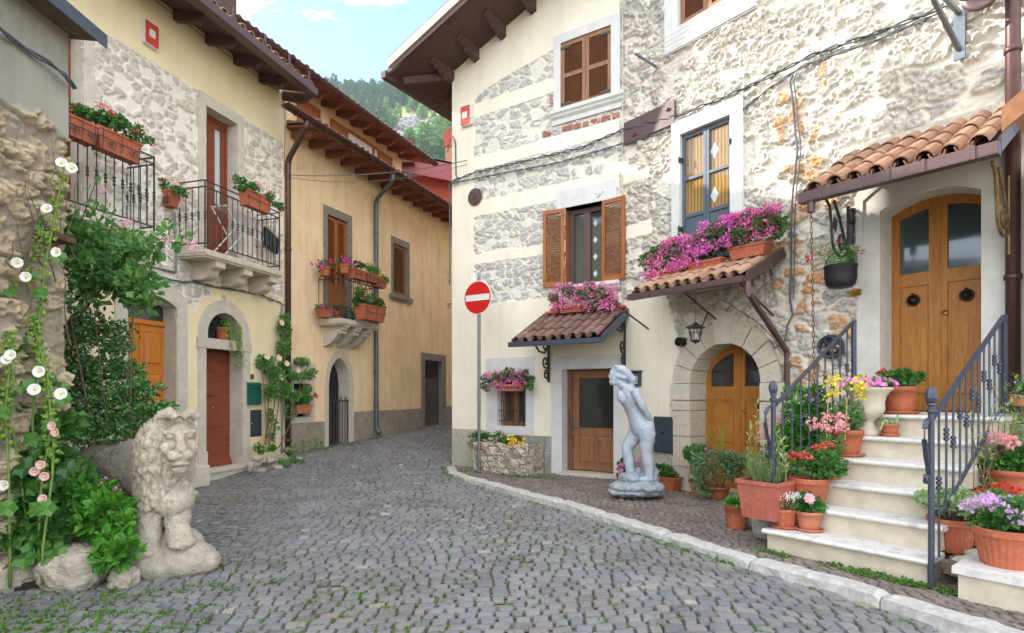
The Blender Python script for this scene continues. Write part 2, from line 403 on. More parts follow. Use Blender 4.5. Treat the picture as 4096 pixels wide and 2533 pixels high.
m['whitepaint']=simple('white_painted_metal',h('dcdcd8'),.45,.05,8,.03)
m['redpaint']=simple('red_sign_paint',h('c8140c'),.35,.05,5,.02)
m['orangered']=simple('orange_red_plastic',h('c8432c'),.4,.05,5,.02)
m['greenbox']=simple('green_mailbox_paint',h('0e5c4c'),.4,.08,5,.05)
m['darkbox']=simple('dark_slate_cabinet',h('34414a'),.6,.15,10,.15)
m['brass']=simple('brass',h('b08a3c'),.35,.2,20,.05,metal=.9)
m['bronze']=simple('dark_bronze',h('40342a'),.4,.3,40,.3,metal=.7)
m['galv']=simple('galvanised_steel',h('80868a'),.4,.12,20,.05,metal=.7)
m['zinc']=simple('zinc_bucket_metal',h('a8aeb2'),.35,.12,14,.05,metal=.7)
m['cable']=simple('grey_cable_sheath',h('5c6062'),.7,.2,30,.1)
m['rope']=simple('pale_cord',h('c8c4bc'),.8,.1,30,0)
m['cast']=simple('blackened_cast_iron',h('2a2a2c'),.6,.3,20,.3,metal=.3)
m['plasticgreen']=simple('green_plastic',h('1c6450'),.5,.1,8,.02)
# ------------------------------------------------------------------ ground, road, kerb
def inpoly(x,y,poly):
    r=False;j=len(poly)-1
    for i in range(len(poly)):
        xi,yi=poly[i];xj,yj=poly[j]
        if (yi>y)!=(yj>y) and x<(xj-xi)*(y-yi)/(yj-yi)+xi: r=not r
        j=i
    return r
kerb_in=[(-1.12,11.45),(-.98,10.6),(-.62,9.9),(-.11,9.14),(.365,8.33),(.83,7.68),(1.386,6.59),(1.66,6.06),(2.19,5.06),(2.62,4.46),(2.92,3.83),(3.09,3.52),(3.3,2.9),(3.5,2.0),(3.7,.5)]
def offs(pts,w):
    o=[]
    for i,p in enumerate(pts):
        a=Vector(pts[max(i-1,0)]);b=Vector(pts[min(i+1,len(pts)-1)]);t=(b-a).normalized();n=Vector((t.y,-t.x))
        if n.x>0: n=-n
        o.append((p[0]+n.x*w,p[1]+n.y*w))
    return o
kerb_out=offs(kerb_in,.175)
# one big sheet of earth under everything
g=np.sinh(np.linspace(-5.2,5.2,150))/np.sinh(5.2)*420
GX,GY=np.meshgrid(g,g+8)
GZ=road_np(GX,GY)-.03
idx=np.arange(GX.size).reshape(GX.shape)
mb=MB();mb.addnp(np.stack([GX.ravel(),GY.ravel(),GZ.ravel()],1),np.stack([idx[:-1,:-1],idx[:-1,1:],idx[1:,1:],idx[1:,:-1]],-1).reshape(-1,4))
def jointmat(name,a,b,c):
    t=NT(name);n=t.noise(2.2,5,.7);n2=t.noise(26,5,.7);k=t.mix(t.map(n2,.35,.65),a,b);k=t.mix(t.map(n,.45,.62,0,.85),k,c);k=t.mix(t.map(t.noise(1.1,3),.56,.7,0,.7),k,h('a9a092'));t.color(k);t.set(Roughness=.95);t.bump(n2,.8,.01);return t.m
m['joint']=jointmat('earth_and_moss_in_joints',h('6a5c4a'),h('94856e'),h('6f7644'))
m['joint2']=jointmat('sandy_joints',h('55463c'),h('77695c'),h('5c5844'))
tag(mb.build('ground',m['joint']),kind='structure')
def stonemat(name,cols,pale,rough=.6):
    t=NT(name);c=t.ramp(t.isl(),cols);n=t.noise(18,6,.7);n2=t.noise(1.6,4,.6)
    c=t.mix(t.map(n,.35,.7,0,.5),c,sc(cols[0][1],.72));c=t.mix(t.map(n,.52,.74,0,.5),c,pale)
    c=t.mix(t.map(n2,.38,.68,0,.5),c,sc(pale,.92));c=t.mix(t.map(t.noise(.7,4,.6),.5,.68,0,.35),c,h('6f6358'));t.color(c);t.set(Roughness=t.map(n,.3,.7,rough-.12,rough+.15));t.bump(t.noise(70,5,.7),.5,.006);return t.m
m['cobble']=stonemat('basalt_cobble',[(0,h('605f61')),(.3,h('70706f')),(.6,h('828079')),(.8,h('68686a')),(.95,h('877f7a')),(.985,h('8f877c')),(1,h('b8ad9a'))],h('96959a'))
m['porph']=stonemat('reddish_porphyry_sett',[(0,h('5a504d')),(.3,h('6e605a')),(.55,h('7f7069')),(.8,h('69605d')),(1,h('8e8076'))],h('a09488'),.7)
def setts(name,mat,inside,zf,rowh,wlo,whi,y0,y1,x0,x1,warp,hgt,gap,seed,kw):
    rg=np.random.default_rng(seed);V=[];FQ=[];NG=[];n=0;row=0;y=y0
    mb=MB()
    while y<y1:
        x=x0+rg.random()*.1
        rh=rowh*rg.uniform(.88,1.12)
        while x<x1:
            w=rg.uniform(wlo,whi)
            cx=x+w/2;cy=y+rh/2+rg.normal(0,.006)
            X,Yc=warp(cx,cy)
            if inside(X,Yc) and rg.random()>.004:
                a=w/2-gap*rg.uniform(.6,1.3);b=rh/2-gap*rg.uniform(.6,1.3)
                dz=rg.normal(0,.004);tx=rg.normal(0,.02);ty=rg.normal(0,.02)
                P=[]
                k=.80
                base=[(-a*k,-b),(a*k,-b),(a,-b*k),(a,b*k),(a*k,b),(-a*k,b),(-a,b*k),(-a,-b*k)]
                jit=[(px_*rg.uniform(.88,1.06),py_*rg.uniform(.86,1.07)) for px_,py_ in base]
                z=zf(X,Yc)
                bot=[];top=[]
                for px_,py_ in jit:
                    wx,wy=warp(cx+px_,cy+py_);zz=zf(wx,wy);bot.append((wx,wy,zz-.02))
                    wx,wy=warp(cx+px_*.86,cy+py_*.84);top.append((wx,wy,zz+hgt+dz+tx*px_+ty*py_))
                b0=len(mb.v);mb.v.extend(bot+top)
                wx,wy=warp(cx,cy);mb.v.append((wx,wy,z+hgt*1.25+dz))
                for i in range(8):
                    j=(i+1)%8;mb.f.append([b0+i,b0+j,b0+8+j,b0+8+i]);mb.f.append([b0+8+i,b0+8+j,b0+16])
            x+=w
        y+=rh;row+=1
    return tag(mb.build(name,mat,smooth=False,**kw),kind='structure')
roadpoly=[(-7.9,1.0),(-6.2,6.2),(-4.6,11.7),(-1.9,18.4),(-.2,22.5),(5.2,22.5),(-1.2,11.95)]+kerb_out
def wroad(x,y): return x+.05*math.sin(y*1.9),y+.16*math.sin(x*1.05+.6)+.05*math.sin(x*3.1+y)-.02*x*x*.5
def vis(x,y): return y>2.9 and abs(x)/y<.98
setts('road',m['cobble'],lambda x,y:vis(x,y) and inpoly(x,y,roadpoly) and not (x<-1.0 and y>12 and (x/y)>-.06),road,.108,.088,.158,2.6,23,-8,5.2,wroad,.008,.0044,3,{})
walkpoly=kerb_in+[(6.5,.5),(6.6,5.0),(1.95,9.95),(-1.2,12.0)]
mb=MB();pz=WALK-.012
mb.prism([(x,y,pz) for x,y in walkpoly],(0,0,-.3))
tag(mb.build('pavement_bed',m['joint2']),kind='structure')
setts('pavement',m['porph'],lambda x,y:y>3.0 and inpoly(x,y,walkpoly),lambda x,y:WALK-.008,.078,.06,.1,2.8,12.2,-1.6,5.5,lambda x,y:(x+.03*math.sin(y*2),y+.10*math.sin(x*1.3)-.35*x*.5+.6),.008,.004,5,{})
# kerb stones, one by one
rg=random.Random(4)
def arclen(pts):
    a=[0]
    for p,q in zip(pts,pts[1:]): a.append(a[-1]+math.dist(p,q))
    return a
AL=arclen(kerb_in)
def at_in(t,pts):
    t=max(0,min(AL[-1]-1e-4,t))
    for i in range(len(AL)-1):
        if AL[i]<=t<=AL[i+1]:
            k=(t-AL[i])/(AL[i+1]-AL[i]); return (pts[i][0]*(1-k)+pts[i+1][0]*k, pts[i][1]*(1-k)+pts[i+1][1]*k)
t0=0.0;ki=0;mbk=MB()
while t0<AL[-1]-.2:
    ln=rg.uniform(.75,1.15);t1=min(t0+ln,AL[-1]);n=max(3,int((t1-t0)/.05))
    W=7;V=[];seed=ki*13
    for i in range(n+1):
        t=t0+.006+(t1-t0-.012)*i/n
        a=Vector(at_in(t,kerb_in));b=Vector(at_in(t,kerb_out))
        zr=road(b.x,b.y)
        endr=min(i,n-i); ez=.022 if endr==0 else 0
        prof=[(-.02,WALK-.08),(0,WALK+.012),(.12,WALK+.03),(.5,WALK+.034),(.82,WALK+.03),(.97,WALK+.008),(1.0,WALK-.05),(1.02,min(zr,WALK-.05)-.05)]
        for j,(k,z) in enumerate(prof):
            p=a.lerp(b,k);q=(float(vn(t*9+seed,j*1.7+seed))-.5)*.018
            V.append((p.x+q,p.y+q,z-ez+q*(1 if 0<j<7 else 0)))
    b0=len(mbk.v);mbk.v.extend(V);m8=8
    for i in range(n):
        for j in range(m8-1): mbk.f.append([b0+i*m8+j,b0+i*m8+j+1,b0+(i+1)*m8+j+1,b0+(i+1)*m8+j])
    mbk.f.append([b0+j for j in range(m8)]);mbk.f.append([b0+n*m8+j for j in range(m8)][::-1])
    t0=t1;ki+=1
tag(mbk.build('kerb',m['kerb']),kind='structure')
# ------------------------------------------------------------------ tiles, eaves
def arc_tile(mb,p0,p1,side,up,r0,r1,convex=True,th=.014,n=6,span=math.pi):
    p0=Vector(p0);p1=Vector(p1);sg=1 if convex else -1
    vs=[]
    for p,r in ((p0,r0),(p1,r1)):
        for rr in (r,r-th):
            for k in range(n+1):
                a=(math.pi-span)/2+span*k/n
                vs.append(p+side*(rr*math.cos(a))+up*(sg*(rr*math.sin(a)-r*.15)))
    q=n+1;fs=[]
    for k in range(n):
        fs+=[(k,k+1,2*q+k+1,2*q+k),(q+k,3*q+k,3*q+k+1,q+k+1),(k,q+k,q+k+1,k+1),(2*q+k,2*q+k+1,3*q+k+1,3*q+k)]
    fs+=[(0,2*q,3*q,q),(n,q+n,3*q+n,2*q+n)]
    mb.add(vs,fs)
def tileroof(mb,fr,s0,s1,o0,z0,slope,length,pitch=.2,seg=.36,seed=1,r=.082,sway=.0):
    rg=random.Random(seed);sl=Vector((-fr.n.x,-fr.n.y,slope)).normalized();up=fr.d.cross(sl)
    if up.z<0: up=-up
    ncol=max(1,round((s1-s0)/pitch));pt=(s1-s0)/ncol
    for c in range(ncol):
        s=s0+pt*(c+.5)
        base=fr.P(s,o0,z0)
        k=0;d=rg.uniform(-.02,.02)
        while d<length:
            e=min(d+seg+.06,length+.06)
            j=rg.uniform(-.006,.006)
            lift=.016
            a=base+sl*d+up*(.045+lift+j);b=base+sl*e+up*(.045+j*.5)
            arc_tile(mb,a+fr.d*j,b,fr.d,up,r,r*.84)
            a2=base+sl*d+up*(.055+lift)+fr.d*(pt/2);b2=base+sl*e+up*.055+fr.d*(pt/2)
            if c<ncol-1: arc_tile(mb,a2,b2,fr.d,up,r*.84,r*.95,False)
            d+=seg
def rafter(mb,fr,s,w,zw,over,slope,hh=.13,ends=.86):
    """corbelled rafter end against the soffit"""
    f=lambda o:zw-slope*o
    L_=over*ends
    pr=[(-.05,f(-.05)),(L_,f(L_)),(L_,f(L_)-.03),(L_-.05,f(L_)-.05),(L_-.08,f(L_)-.05),(L_-.1,f(L_)-hh*.7),(L_-.17,f(L_)-hh*.75),(L_-.2,f(L_)-hh),(-.05,f(-.05)-hh-.02)]
    mb.prism([fr.P(s-w/2,o,z) for o,z in pr],fr.d*w)
def halfgutter(fr,s0,s1,o,z,r,name,mat,parent,clips=.75):
    mb=MB();n=9
    def prof(k): a=math.pi+math.pi*k/n; return (r*math.cos(a),r*math.sin(a))
    vs=[];
    for s_ in (s0,s1):
        for rr in (1,.88):
            for k in range(n+1):
                a,b=prof(k);vs.append(fr.P(s_,o+a*rr,z+b*rr))
    q=n+1;fs=[]
    for k in range(n): fs+=[(k,k+1,2*q+k+1,2*q+k),(q+k,q+k+1,3*q+k+1,3*q+k)]
    fs+=[(0,q,3*q,2*q),(n,2*q+n,3*q+n,q+n),tuple(range(q)),tuple(range(2*q,3*q))]
    mb.add(vs,fs)
    mb.tube([fr.P(s0,o+r,z+.004),fr.P(s1,o+r,z+.004)],.012,6)
    s_=s0+.3
    while s_<s1:
        pts=[fr.P(s_,o+r*1.06*math.cos(math.pi+math.pi*k/8),z+r*1.06*math.sin(math.pi+math.pi*k/8)) for k in range(9)]
        mb.tube(pts,.009,5); s_+=clips
    return mb.build(name,mat,parent,smooth=True)
def pipe(name,pts,r,mat,parent=None,bands=()):
    mb=MB();mb.tube(pts,r,12)
    for p in bands: mb.lathe(p,[(r*1.0,-.03),(r*1.22,-.025),(r*1.22,.025),(r*1.0,.03)],12)
    return mb.build(name,mat,parent,smooth=True)
def bend(pts,rad=.06,n=4):
    out=[Vector(pts[0])]
    for a,b,c in zip(pts,pts[1:],pts[2:]):
        a=Vector(a);b=Vector(b);c=Vector(c);u=(a-b);v=(c-b);ra=min(rad,u.length*.45,v.length*.45)
        p=b+u.normalized()*ra;q=b+v.normalized()*ra
        for i in range(n+1):
            t=i/n;out.append((1-t)**2*p+2*t*(1-t)*b+t*t*q)
    out.append(Vector(pts[-1]));return out
# ------------------------------------------------------------------ LEFT HOUSE shell
LY=lambda Y:L.sy(Y)
# solve wall s from photo x: L.s(px)
HL=thing('town_house','cream upper wall and rubble stone house with two iron balconies beside the roses','house',L.P(LY(10),0,-1.45))
dA=(L.s(505),L.s(702));dB=(LY(6.55),LY(7.72));dC=(L.s(818),L.s(966))
b1=(LY(6.6),L.s(327));b2=(L.s(819),L.s(946))
def plL(S,Z,n):
    p=sstep(5.0,5.02,Z+n*.02);q=1-sstep(0,.10,Z-(1.62+.35*np.sin(S*1.7+1))-n*1.2)
    e=sstep(LY(11.66),LY(11.68),S)
    return np.clip(np.maximum(np.maximum(p,q),e),0,1)
masonry(L,'wall',HL,m['wallL'],LY(6.2),LY(11.78),-1.65,6.05,.017,(.20,.135),11,.03,plL,
 [hrect(dA[0],dA[1],-2,1.3),harch(dA[0],dA[1],1.2,1.34,.14),hrect(dB[0],dB[1],-2,1.1),hrect(dC[0],dC[1],-1.32,.76),harch(dC[0]+.02,dC[1]-.02,.92,1.02,.42),hrect(b1[0],b1[1],2.2,4.84),hrect(b2[0],b2[1],2.2,4.84)],cover=.22,wig=.3,thr=(.09,.20))
mb=MB();mb.fbox(L,LY(4.2),LY(11.77),-7,-.36,-2,6.0)
mb.fbox(L,LY(11.70),LY(11.775),-.36,-.02,-2,6.0)
mb.fbox(L,LY(6.2),LY(6.26),-.36,-.02,-2,6.0)
mb.build('house_body',m['cream'],HL)
def eave(fr,H,s0,s1,zw,over,slope,rafs,wood_,tile,rows,gut,rw=.09,tiles=True,back=4.5,pitch=.2):
    mb=MB();f=lambda o:zw-slope*o
    pr=[(-back,f(-back)),(over-.03,f(over-.03)),(over-.03,f(over)+.03),(-back,f(-back)+.035)]
    mb.prism([fr.P(s0,o,z) for o,z in pr],fr.d*(s1-s0));mb.build('soffit',wood_,H)
    mb=MB();k=0
    for s_ in rafs: rafter(mb2:=MB(),fr,s_,rw,zw-.004,over,slope); mb2.build('rafter',wood_,H)
    mb=MB();tileroof(mb,fr,s0,s1,over+.02,f(over)+.05,slope,rows*.36,seed=int(s0*100)%97,pitch=pitch);mb.build('roof_tiles',tile,H)
# eave of the left house
rafs=[L.s(p) for p in (1130,1038,936,825,697)]
while rafs[-1]>LY(6.0): rafs.append(rafs[-1]-.62)
LE=LY(11.58)
eave(L,HL,LY(5.6),LE,6.04,.80,.24,rafs,m['eavewood'],m['tilepale'],12,None)
zf=6.04-.24*.8
mb=MB();mb.fbox(L,LY(5.6),LE-.05,.70,.745,zf-.05,zf+.05);mb.build('fascia',m['brown'],HL)
mb=MB()
zg=zf-.06;
mb.fbox(L,LY(5.6),LE,.895,.905,zg-.01,zg+.12);mb.fbox(L,LY(5.6),LE,.77,.895,zg-.01,zg);mb.fbox(L,LY(5.6),LE,.76,.77,zg-.01,zg+.12);mb.fbox(L,LE-.01,LE+.002,.76,.905,zg-.01,zg+.12)
mb.build('gutter',m['brown'],HL)
for Y in (8.0,8.75,9.5,10.2,10.8,11.35):
    mb=MB();mb.fbox(L,LY(Y)-.018,LY(Y)+.018,.87,.89,zg+.1,zg+.34);mb.build('snow_guard',m['brown'],HL)
mb=MB();mb.fbox(L,L.s(850,-.2),L.s(946,-.2),-.7,-.2,5.9,8.8);mb.build('chimney',m['eavewood'],HL)
# ------------------------------------------------------------------ MIDDLE HOUSE shell
HM=thing('town_house','ochre plastered house with flower balcony and double eaves between the two stone houses','house',M.P(2.5,0,-1.3))
ms0=M.s(1128);ms1=M.s(1880)
gA=(M.s(1312),M.s(1396));gD=(M.s(1698),M.s(1768));wN=(M.s(1172),M.s(1240));bM=(M.s(1309),M.s(1391));wM=(M.s(1572),M.s(1627))
def plM(S,Z,n): return np.ones_like(S)
holesM=[lambda S,Z:(S>gA[0])&(S<gA[1])&(Z>-2)&(Z<.25+.55*np.sqrt(np.clip(1-np.abs((S-(gA[0]+gA[1])/2)/((gA[1]-gA[0])/2))**1.6,0,1))),
 hrect(gD[0],gD[1],-2,.96),hrect(wN[0],wN[1],-.5,.2),hrect(bM[0],bM[1],1.55,3.98),hrect(wM[0],wM[1],M.z(1572,1178),M.z(1572,970))]
masonry(M,'wall',HM,m['wallM'],ms0,ms1,-1.65,5.40,.03,(.3,.2),31,.012,plM,holesM)
UO=-1.0
us1=M.s(1606,UO)
m['ochreplain']=simple('plain_ochre_plaster',h('dcbc8a'),.9,.1,4,.25)
mb=MB();mb.fbox(M,ms0,ms1,-1.0,-.32,-2,5.36);mb.fbox(M,ms0-1.5,us1,-8,-1.02,-2,7.15);mb.build('house_body',m['ochreplain'],HM)
MU=Frame((M.O.x+M.n.x*UO,M.O.y+M.n.y*UO),(M.d.x,M.d.y));MU.n=M.n
# upper storey skin
UO=-1.0
us1=M.s(1606,UO)
masonry(MU,'upper_wall',HM,m['wallM'],-2.8,us1,5.0,7.25,.05,(.3,.2),33,.012,plM,[])
rafs=[];s_=M.s(1168)
EM=.75
lw=5.375
while s_<ms1: rafs.append(s_); s_+=.52
eave(M,HM,M.s(1140),ms1,lw,EM,.15,rafs,m['eaveorange'],m['tile'],4,None,back=1.0)
halfgutter(M,M.s(1150,EM+.1)-.05,ms1,EM+.08,lw-.15*EM+.03,.085,'gutter',m['brownpipe'],HM)
rafs=[];s_=us1-.15
while s_>-2.8: rafs.append(s_-.0); s_-=.56
MU=Frame((M.O.x+M.n.x*UO,M.O.y+M.n.y*UO),(M.d.x,M.d.y));MU.n=M.n
eave(MU,HM,-2.8,us1+.55,7.18,.75,.3,rafs,m['eaveorange'],m['tilepale'],12,None)
halfgutter(MU,-2.8,us1+.62,.83,7.18-.225+.03,.085,'gutter',m['brownpipe'],HM)
mb=MB();mb.prism([MU.P(-2.8,-.6,7.30),MU.P(-2.8,-4.6,9.35),MU.P(-2.8,-8,7.4)],MU.d*(us1+2.8+.3));mb.build('sun_block_ridge',m['tile'],HM)  # unseen raised ridge, added to block low sun from the pale house
# ------------------------------------------------------------------ RIGHT HOUSE shell
HR=thing('town_house','pale plaster and limestone rubble house with shuttered windows and three tiled awnings','house',R1.P(2,0,-1.45))
S0=R1.s(1897)
def plR1(S,Z,n):
    zz=Z+n*.03
    p=np.ones_like(S)
    def clear(a,b,s_end=99,s_st=None):
        nonlocal p
        k=sstep(a-.01,a+.01,zz)*(1-sstep(b-.01,b+.01,zz))*sstep(0,.02,S-(S0 if s_st is None else s_st)+n*.02)*(1-sstep(s_end-.02,s_end,S))
        p=p*(1-k)
    clear(1.76,2.54);clear(2.75,3.49);clear(3.79,4.41);clear(4.66,5.46)
    top=5.73+.0*S+.52*np.sqrt(np.clip((S-S0)/1.9,0,1))
    k=sstep(5.72,5.74,zz)*(1-sstep(-.01,.01,zz-top))*sstep(0,.05,S-S0)
    p=p*(1-k)
    e=sstep(SB-.06,SB-.04,S)*sstep(1.7,1.8,zz)*(1-sstep(6.6,6.7,zz));p=p*(1-e)
    return p
w2=(R1.s(2244),R1.s(2446));w1=(R1.s(2262),R1.s(2412));dD=(R1.s(2252),R1.s(2458));ws=(R1.s(1992),R1.s(2106))
rake=lambda S:6.52+.37*S
zws=(R1.z(1992,1704),R1.z(1992,1520))
masonry(R1,'wall',HR,m['wallR'],0,SB,-1.65,8.1,.014,(.225,.15),51,.03,plR1,
 [lambda S,Z:Z>rake(S),hrect(w2[0],w2[1],5.08,6.30),hrect(w1[0],w1[1],1.92,3.32),hrect(dD[0],dD[1],-1.40,.43),hrect(ws[0],ws[1],zws[0],zws[1])],cover=.16,wig=.4,thr=(.08,.19))
RE=R2.s(4096)+.15
dE=(R2.s(2773),R2.s(3056));dF=(R2.s(3526),R2.s(3930));bE=(R2.s(2731),R2.s(2932));w3=(R2.s(2724),R2.s(2949))
def plR2(S,Z,n):
    nn=n*.5
    a=(1-sstep(-.02,.02,S-(R2.s(2700)+.12*np.sin(Z*3))+nn*.25))*(1-sstep(1.55,1.6,Z+nn*.2))
    def band(z0,z1,px): return (1-sstep(-.01,.01,S-R2.s(px)))*sstep(z0-.01,z0+.01,Z)*(1-sstep(z1-.01,z1+.01,Z))
    p=np.maximum(a,band(2.56,2.80,2612));p=np.maximum(p,band(3.49,3.76,2555))
    p=np.maximum(p,band(4.42,4.62,2506));p=np.maximum(p,band(6.62,9,2530))
    q=sstep(R2.s(3425),R2.s(3432),S)*(1-sstep(2.62,2.64,Z));p=np.maximum(p,q*1.0)
    return np.clip(p,0,1)
def rustR2(S,Z,r1,r2):
    c=R2.s(3180)+.05*np.sin(Z*3);w=.12+.3*sstep(2.5,0,Z)
    k=np.exp(-((S-c-.12)/(.22+.18*sstep(3.2,1.5,Z)))**2)*(1-sstep(4.2,4.6,Z))
    return np.where(r1*.999>1-.6*k,1.0,0.0)*(.55+.45*r2)
masonry(R2,'stone_wall',HR,m['wallR2'],0,RE,-1.65,8.2,.015,(.25,.165),71,.062,plR2,
 [hrect(dE[0],dE[1],-2,.14),harch(dE[0],dE[1],.1,.14,.57),hrect(dF[0],dF[1],-.21,2.12),harch(dF[0],dF[1],2.1,2.11,.12),hrect(bE[0],bE[1],1.9,3.94),hrect(w3[0],w3[1],5.60,7.2)],cover=.16,rust=rustR2,wig=.5,thr=(.075,.19))
mb=MB()
bk=lambda p,o:(p[0],p[1])
ret=-R1.n
c0=R1.P(0,0,0);
# body: polygon plan behind the two skins
pA=R1.P(.02,-.42,0);pB=R1.P(SB,-.42,0);pB=(pB+R2.P(0,-.42,0))/2;pC=R2.P(RE,-.42,0)
pD=pC+Vector((R2.n.x,R2.n.y,0))*-6;pE=pA+Vector((-R1.n.x,-R1.n.y,0))*8
mb.prism([(p.x,p.y,-2) for p in (pA,pB,pC,pD,pE)],(0,0,8.3));mb.build('house_body',m['cream'],HR)
# return wall round the corner
mb=MB();mb.fbox(R1,-.012,.03,-8,0,-1.65,6.5);mb.build('return_wall',m['cream'],HR)
# rake roof over R1, with the hipped corner and the return eave
sl=.37
mb=MB()
OV=1.05
f=lambda s:6.56+sl*s
mb.prism([R1.P(-.74,OV-.04,f(-.74)-.02),R1.P(6.2,OV-.04,f(6.2)-.02),R1.P(6.2,-5,f(6.2)-.02),R1.P(-.74,-5,f(-.74)-.02)],(0,0,.05));mb.build('soffit',m['eavewood'],HR)
mb=MB()
a0=R1.P(-.78,OV,f(-.78)-.05);a1=R1.P(6.2,OV,f(6.2)-.05)
mb.prism([a0,a1,a1+Vector((0,0,.10)),a0+Vector((0,0,.10))],R1.n*.03);mb.build('fascia',m['brown'],HR)
mb=MB()
a0=R1.P(-.72,OV+.032,f(-.72)+.05);a1=R1.P(6.2,OV+.032,f(6.2)+.05)
mb.prism([a0,a1,a1+Vector((0,0,.16)),a0+Vector((0,0,.16))],R1.n*.03);mb.build('verge_board',m['cream'],HR)
mb=MB();mb.prism([R1.P(-.72,OV+.05,f(-.72)+.215),R1.P(6.2,OV+.05,f(6.2)+.215),R1.P(6.2,-5,f(6.2)+.215),R1.P(-.72,-5,f(-.72)+.215)],(0,0,.03));mb.build('roof_sheet',m['tiledark'],HR)
for px in (1804,1906,2012,2132,2290):
    s_=R1.s(px)+.03;mb=MB()
    zt=f(s_)-.03
    pr=[(-.05,zt),(.62,zt),(.62,zt-.03),(.56,zt-.05),(.5,zt-.05),(.47,zt-.09),(.38,zt-.095),(.34,zt-.15),(.24,zt-.16),(.18,zt-.21),(-.05,zt-.21)]
    mb.prism([R1.P(s_-.055,o,z-sl*.05) for o,z in pr],R1.d*.11+Vector((0,0,sl*.11)));mb.build('rafter',m['eavewood'],HR)
# diagonal hip rafter + return rafters
mb=MB();mb.bar(R1.P(.05,-.05,f(0)-.10),R1.P(-.66,.74,f(-.66)-.11),.11,.14);mb.build('hip_rafter',m['eavewood'],HR)
for o_ in (-.45,-1.0,-1.6,-2.2):
    mb=MB();mb.bar(R1.P(.05,o_,f(0)-.08),R1.P(-.52,o_,f(-.52)-.06),.10,.12);mb.build('rafter',m['eavewood'],HR)
mb=MB();zg=f(-.78)-.10
mb.fbox(R1,-.9,-.78,-6,OV+.06,zg,zg+.13);mb.build('gutter',m['brown'],HR)
# high eave over the stone front (out of the picture, shades it from above)
mb=MB();mb.prism([R2.P(0,.3,8.25),R2.P(RE+1,.3,8.25),R2.P(RE+1,-5,9.4),R2.P(0,-5,9.4)],(0,0,.12));mb.build('roof_slab',m['tile'],HR)
# ------------------------------------------------------------------ NEAR LEFT outbuilding
HN=thing('outbuilding','low grey rendered outbuilding with rough rubble base and folded metal roof edge','outbuilding',NL.P(.3,0,-1.5))
def plN(S,Z,n): return sstep(-.05,.05,Z-(2.28+.1*np.sin(S*9)+n*.5))
masonry(NL,'wall',HN,m['wallN'],0,3.2,-1.65,3.2,.012,(.21,.17),91,.075,plN,[lambda S,Z:Z>3.2],cover=.15,wig=.5,thr=(.04,.25))
mb=MB();mb.fbox(NL,.0,3.2,-2.2,-.06,-1.7,3.16);mb.build('house_body',m['darkstone'],HN)
mb=MB()
zt=3.2
mb.prism([NL.P(-.12,.30,zt-.06),NL.P(3.3,.30,zt-.06),NL.P(3.3,.30,zt+.05),NL.P(-.12,.30,zt+.05)],NL.n*.008)
mb.prism([NL.P(-.12,.308,zt+.05),NL.P(3.3,.308,zt+.05),NL.P(3.3,-2.2,zt+.55),NL.P(-.12,-2.2,zt+.55)],(0,0,.012))
mb.build('metal_roof_edge',m['bluemetal'],HN)
mb=MB();mb.prism([NL.P(-.08,.29,zt-.02),NL.P(3.3,.29,zt-.02),NL.P(3.3,-.1,zt+.02),NL.P(-.08,-.1,zt+.02)],(0,0,.025));mb.build('soffit',m['beam'],HN)
# red house at the end of the alley
HX=thing('red_house','dark red plastered house with red metal roof edge behind the ochre house','house',(-2,20.5,-.6))
mb=MB();mb.box(-4.6,3.5,19.6,26,-1,7.3);mb.build('wall',m['redwall'],HX)
mb=MB();a=Vector((-3.75,19.2,7.95));b=Vector((1.5,19.2,6.95));mb.prism([a,b,b+Vector((0,0,-.62)),a+Vector((0,0,-.62))],(0,.08,0));mb.prism([a,b,b+Vector((0,5,1.2)),a+Vector((0,5,1.2))],(0,0,-.06));mb.build('roof_edge',m['redmetal'],HX)
mb=MB();mb.box(-2.32,-1.75,20.2,20.8,7.5,8.55);mb.build('chimney',m['tile'],HX)
mb=MB();mb.box(-2.36,-1.72,20.16,20.84,8.55,9.1);mb.build('chimney_pot',m['redwall'],HX)
mb=MB();mb.box(-3.75,-3.2,18.9,19.3,7.5,8.3);mb.build('roof_hopper',m['eavewood'],HX)
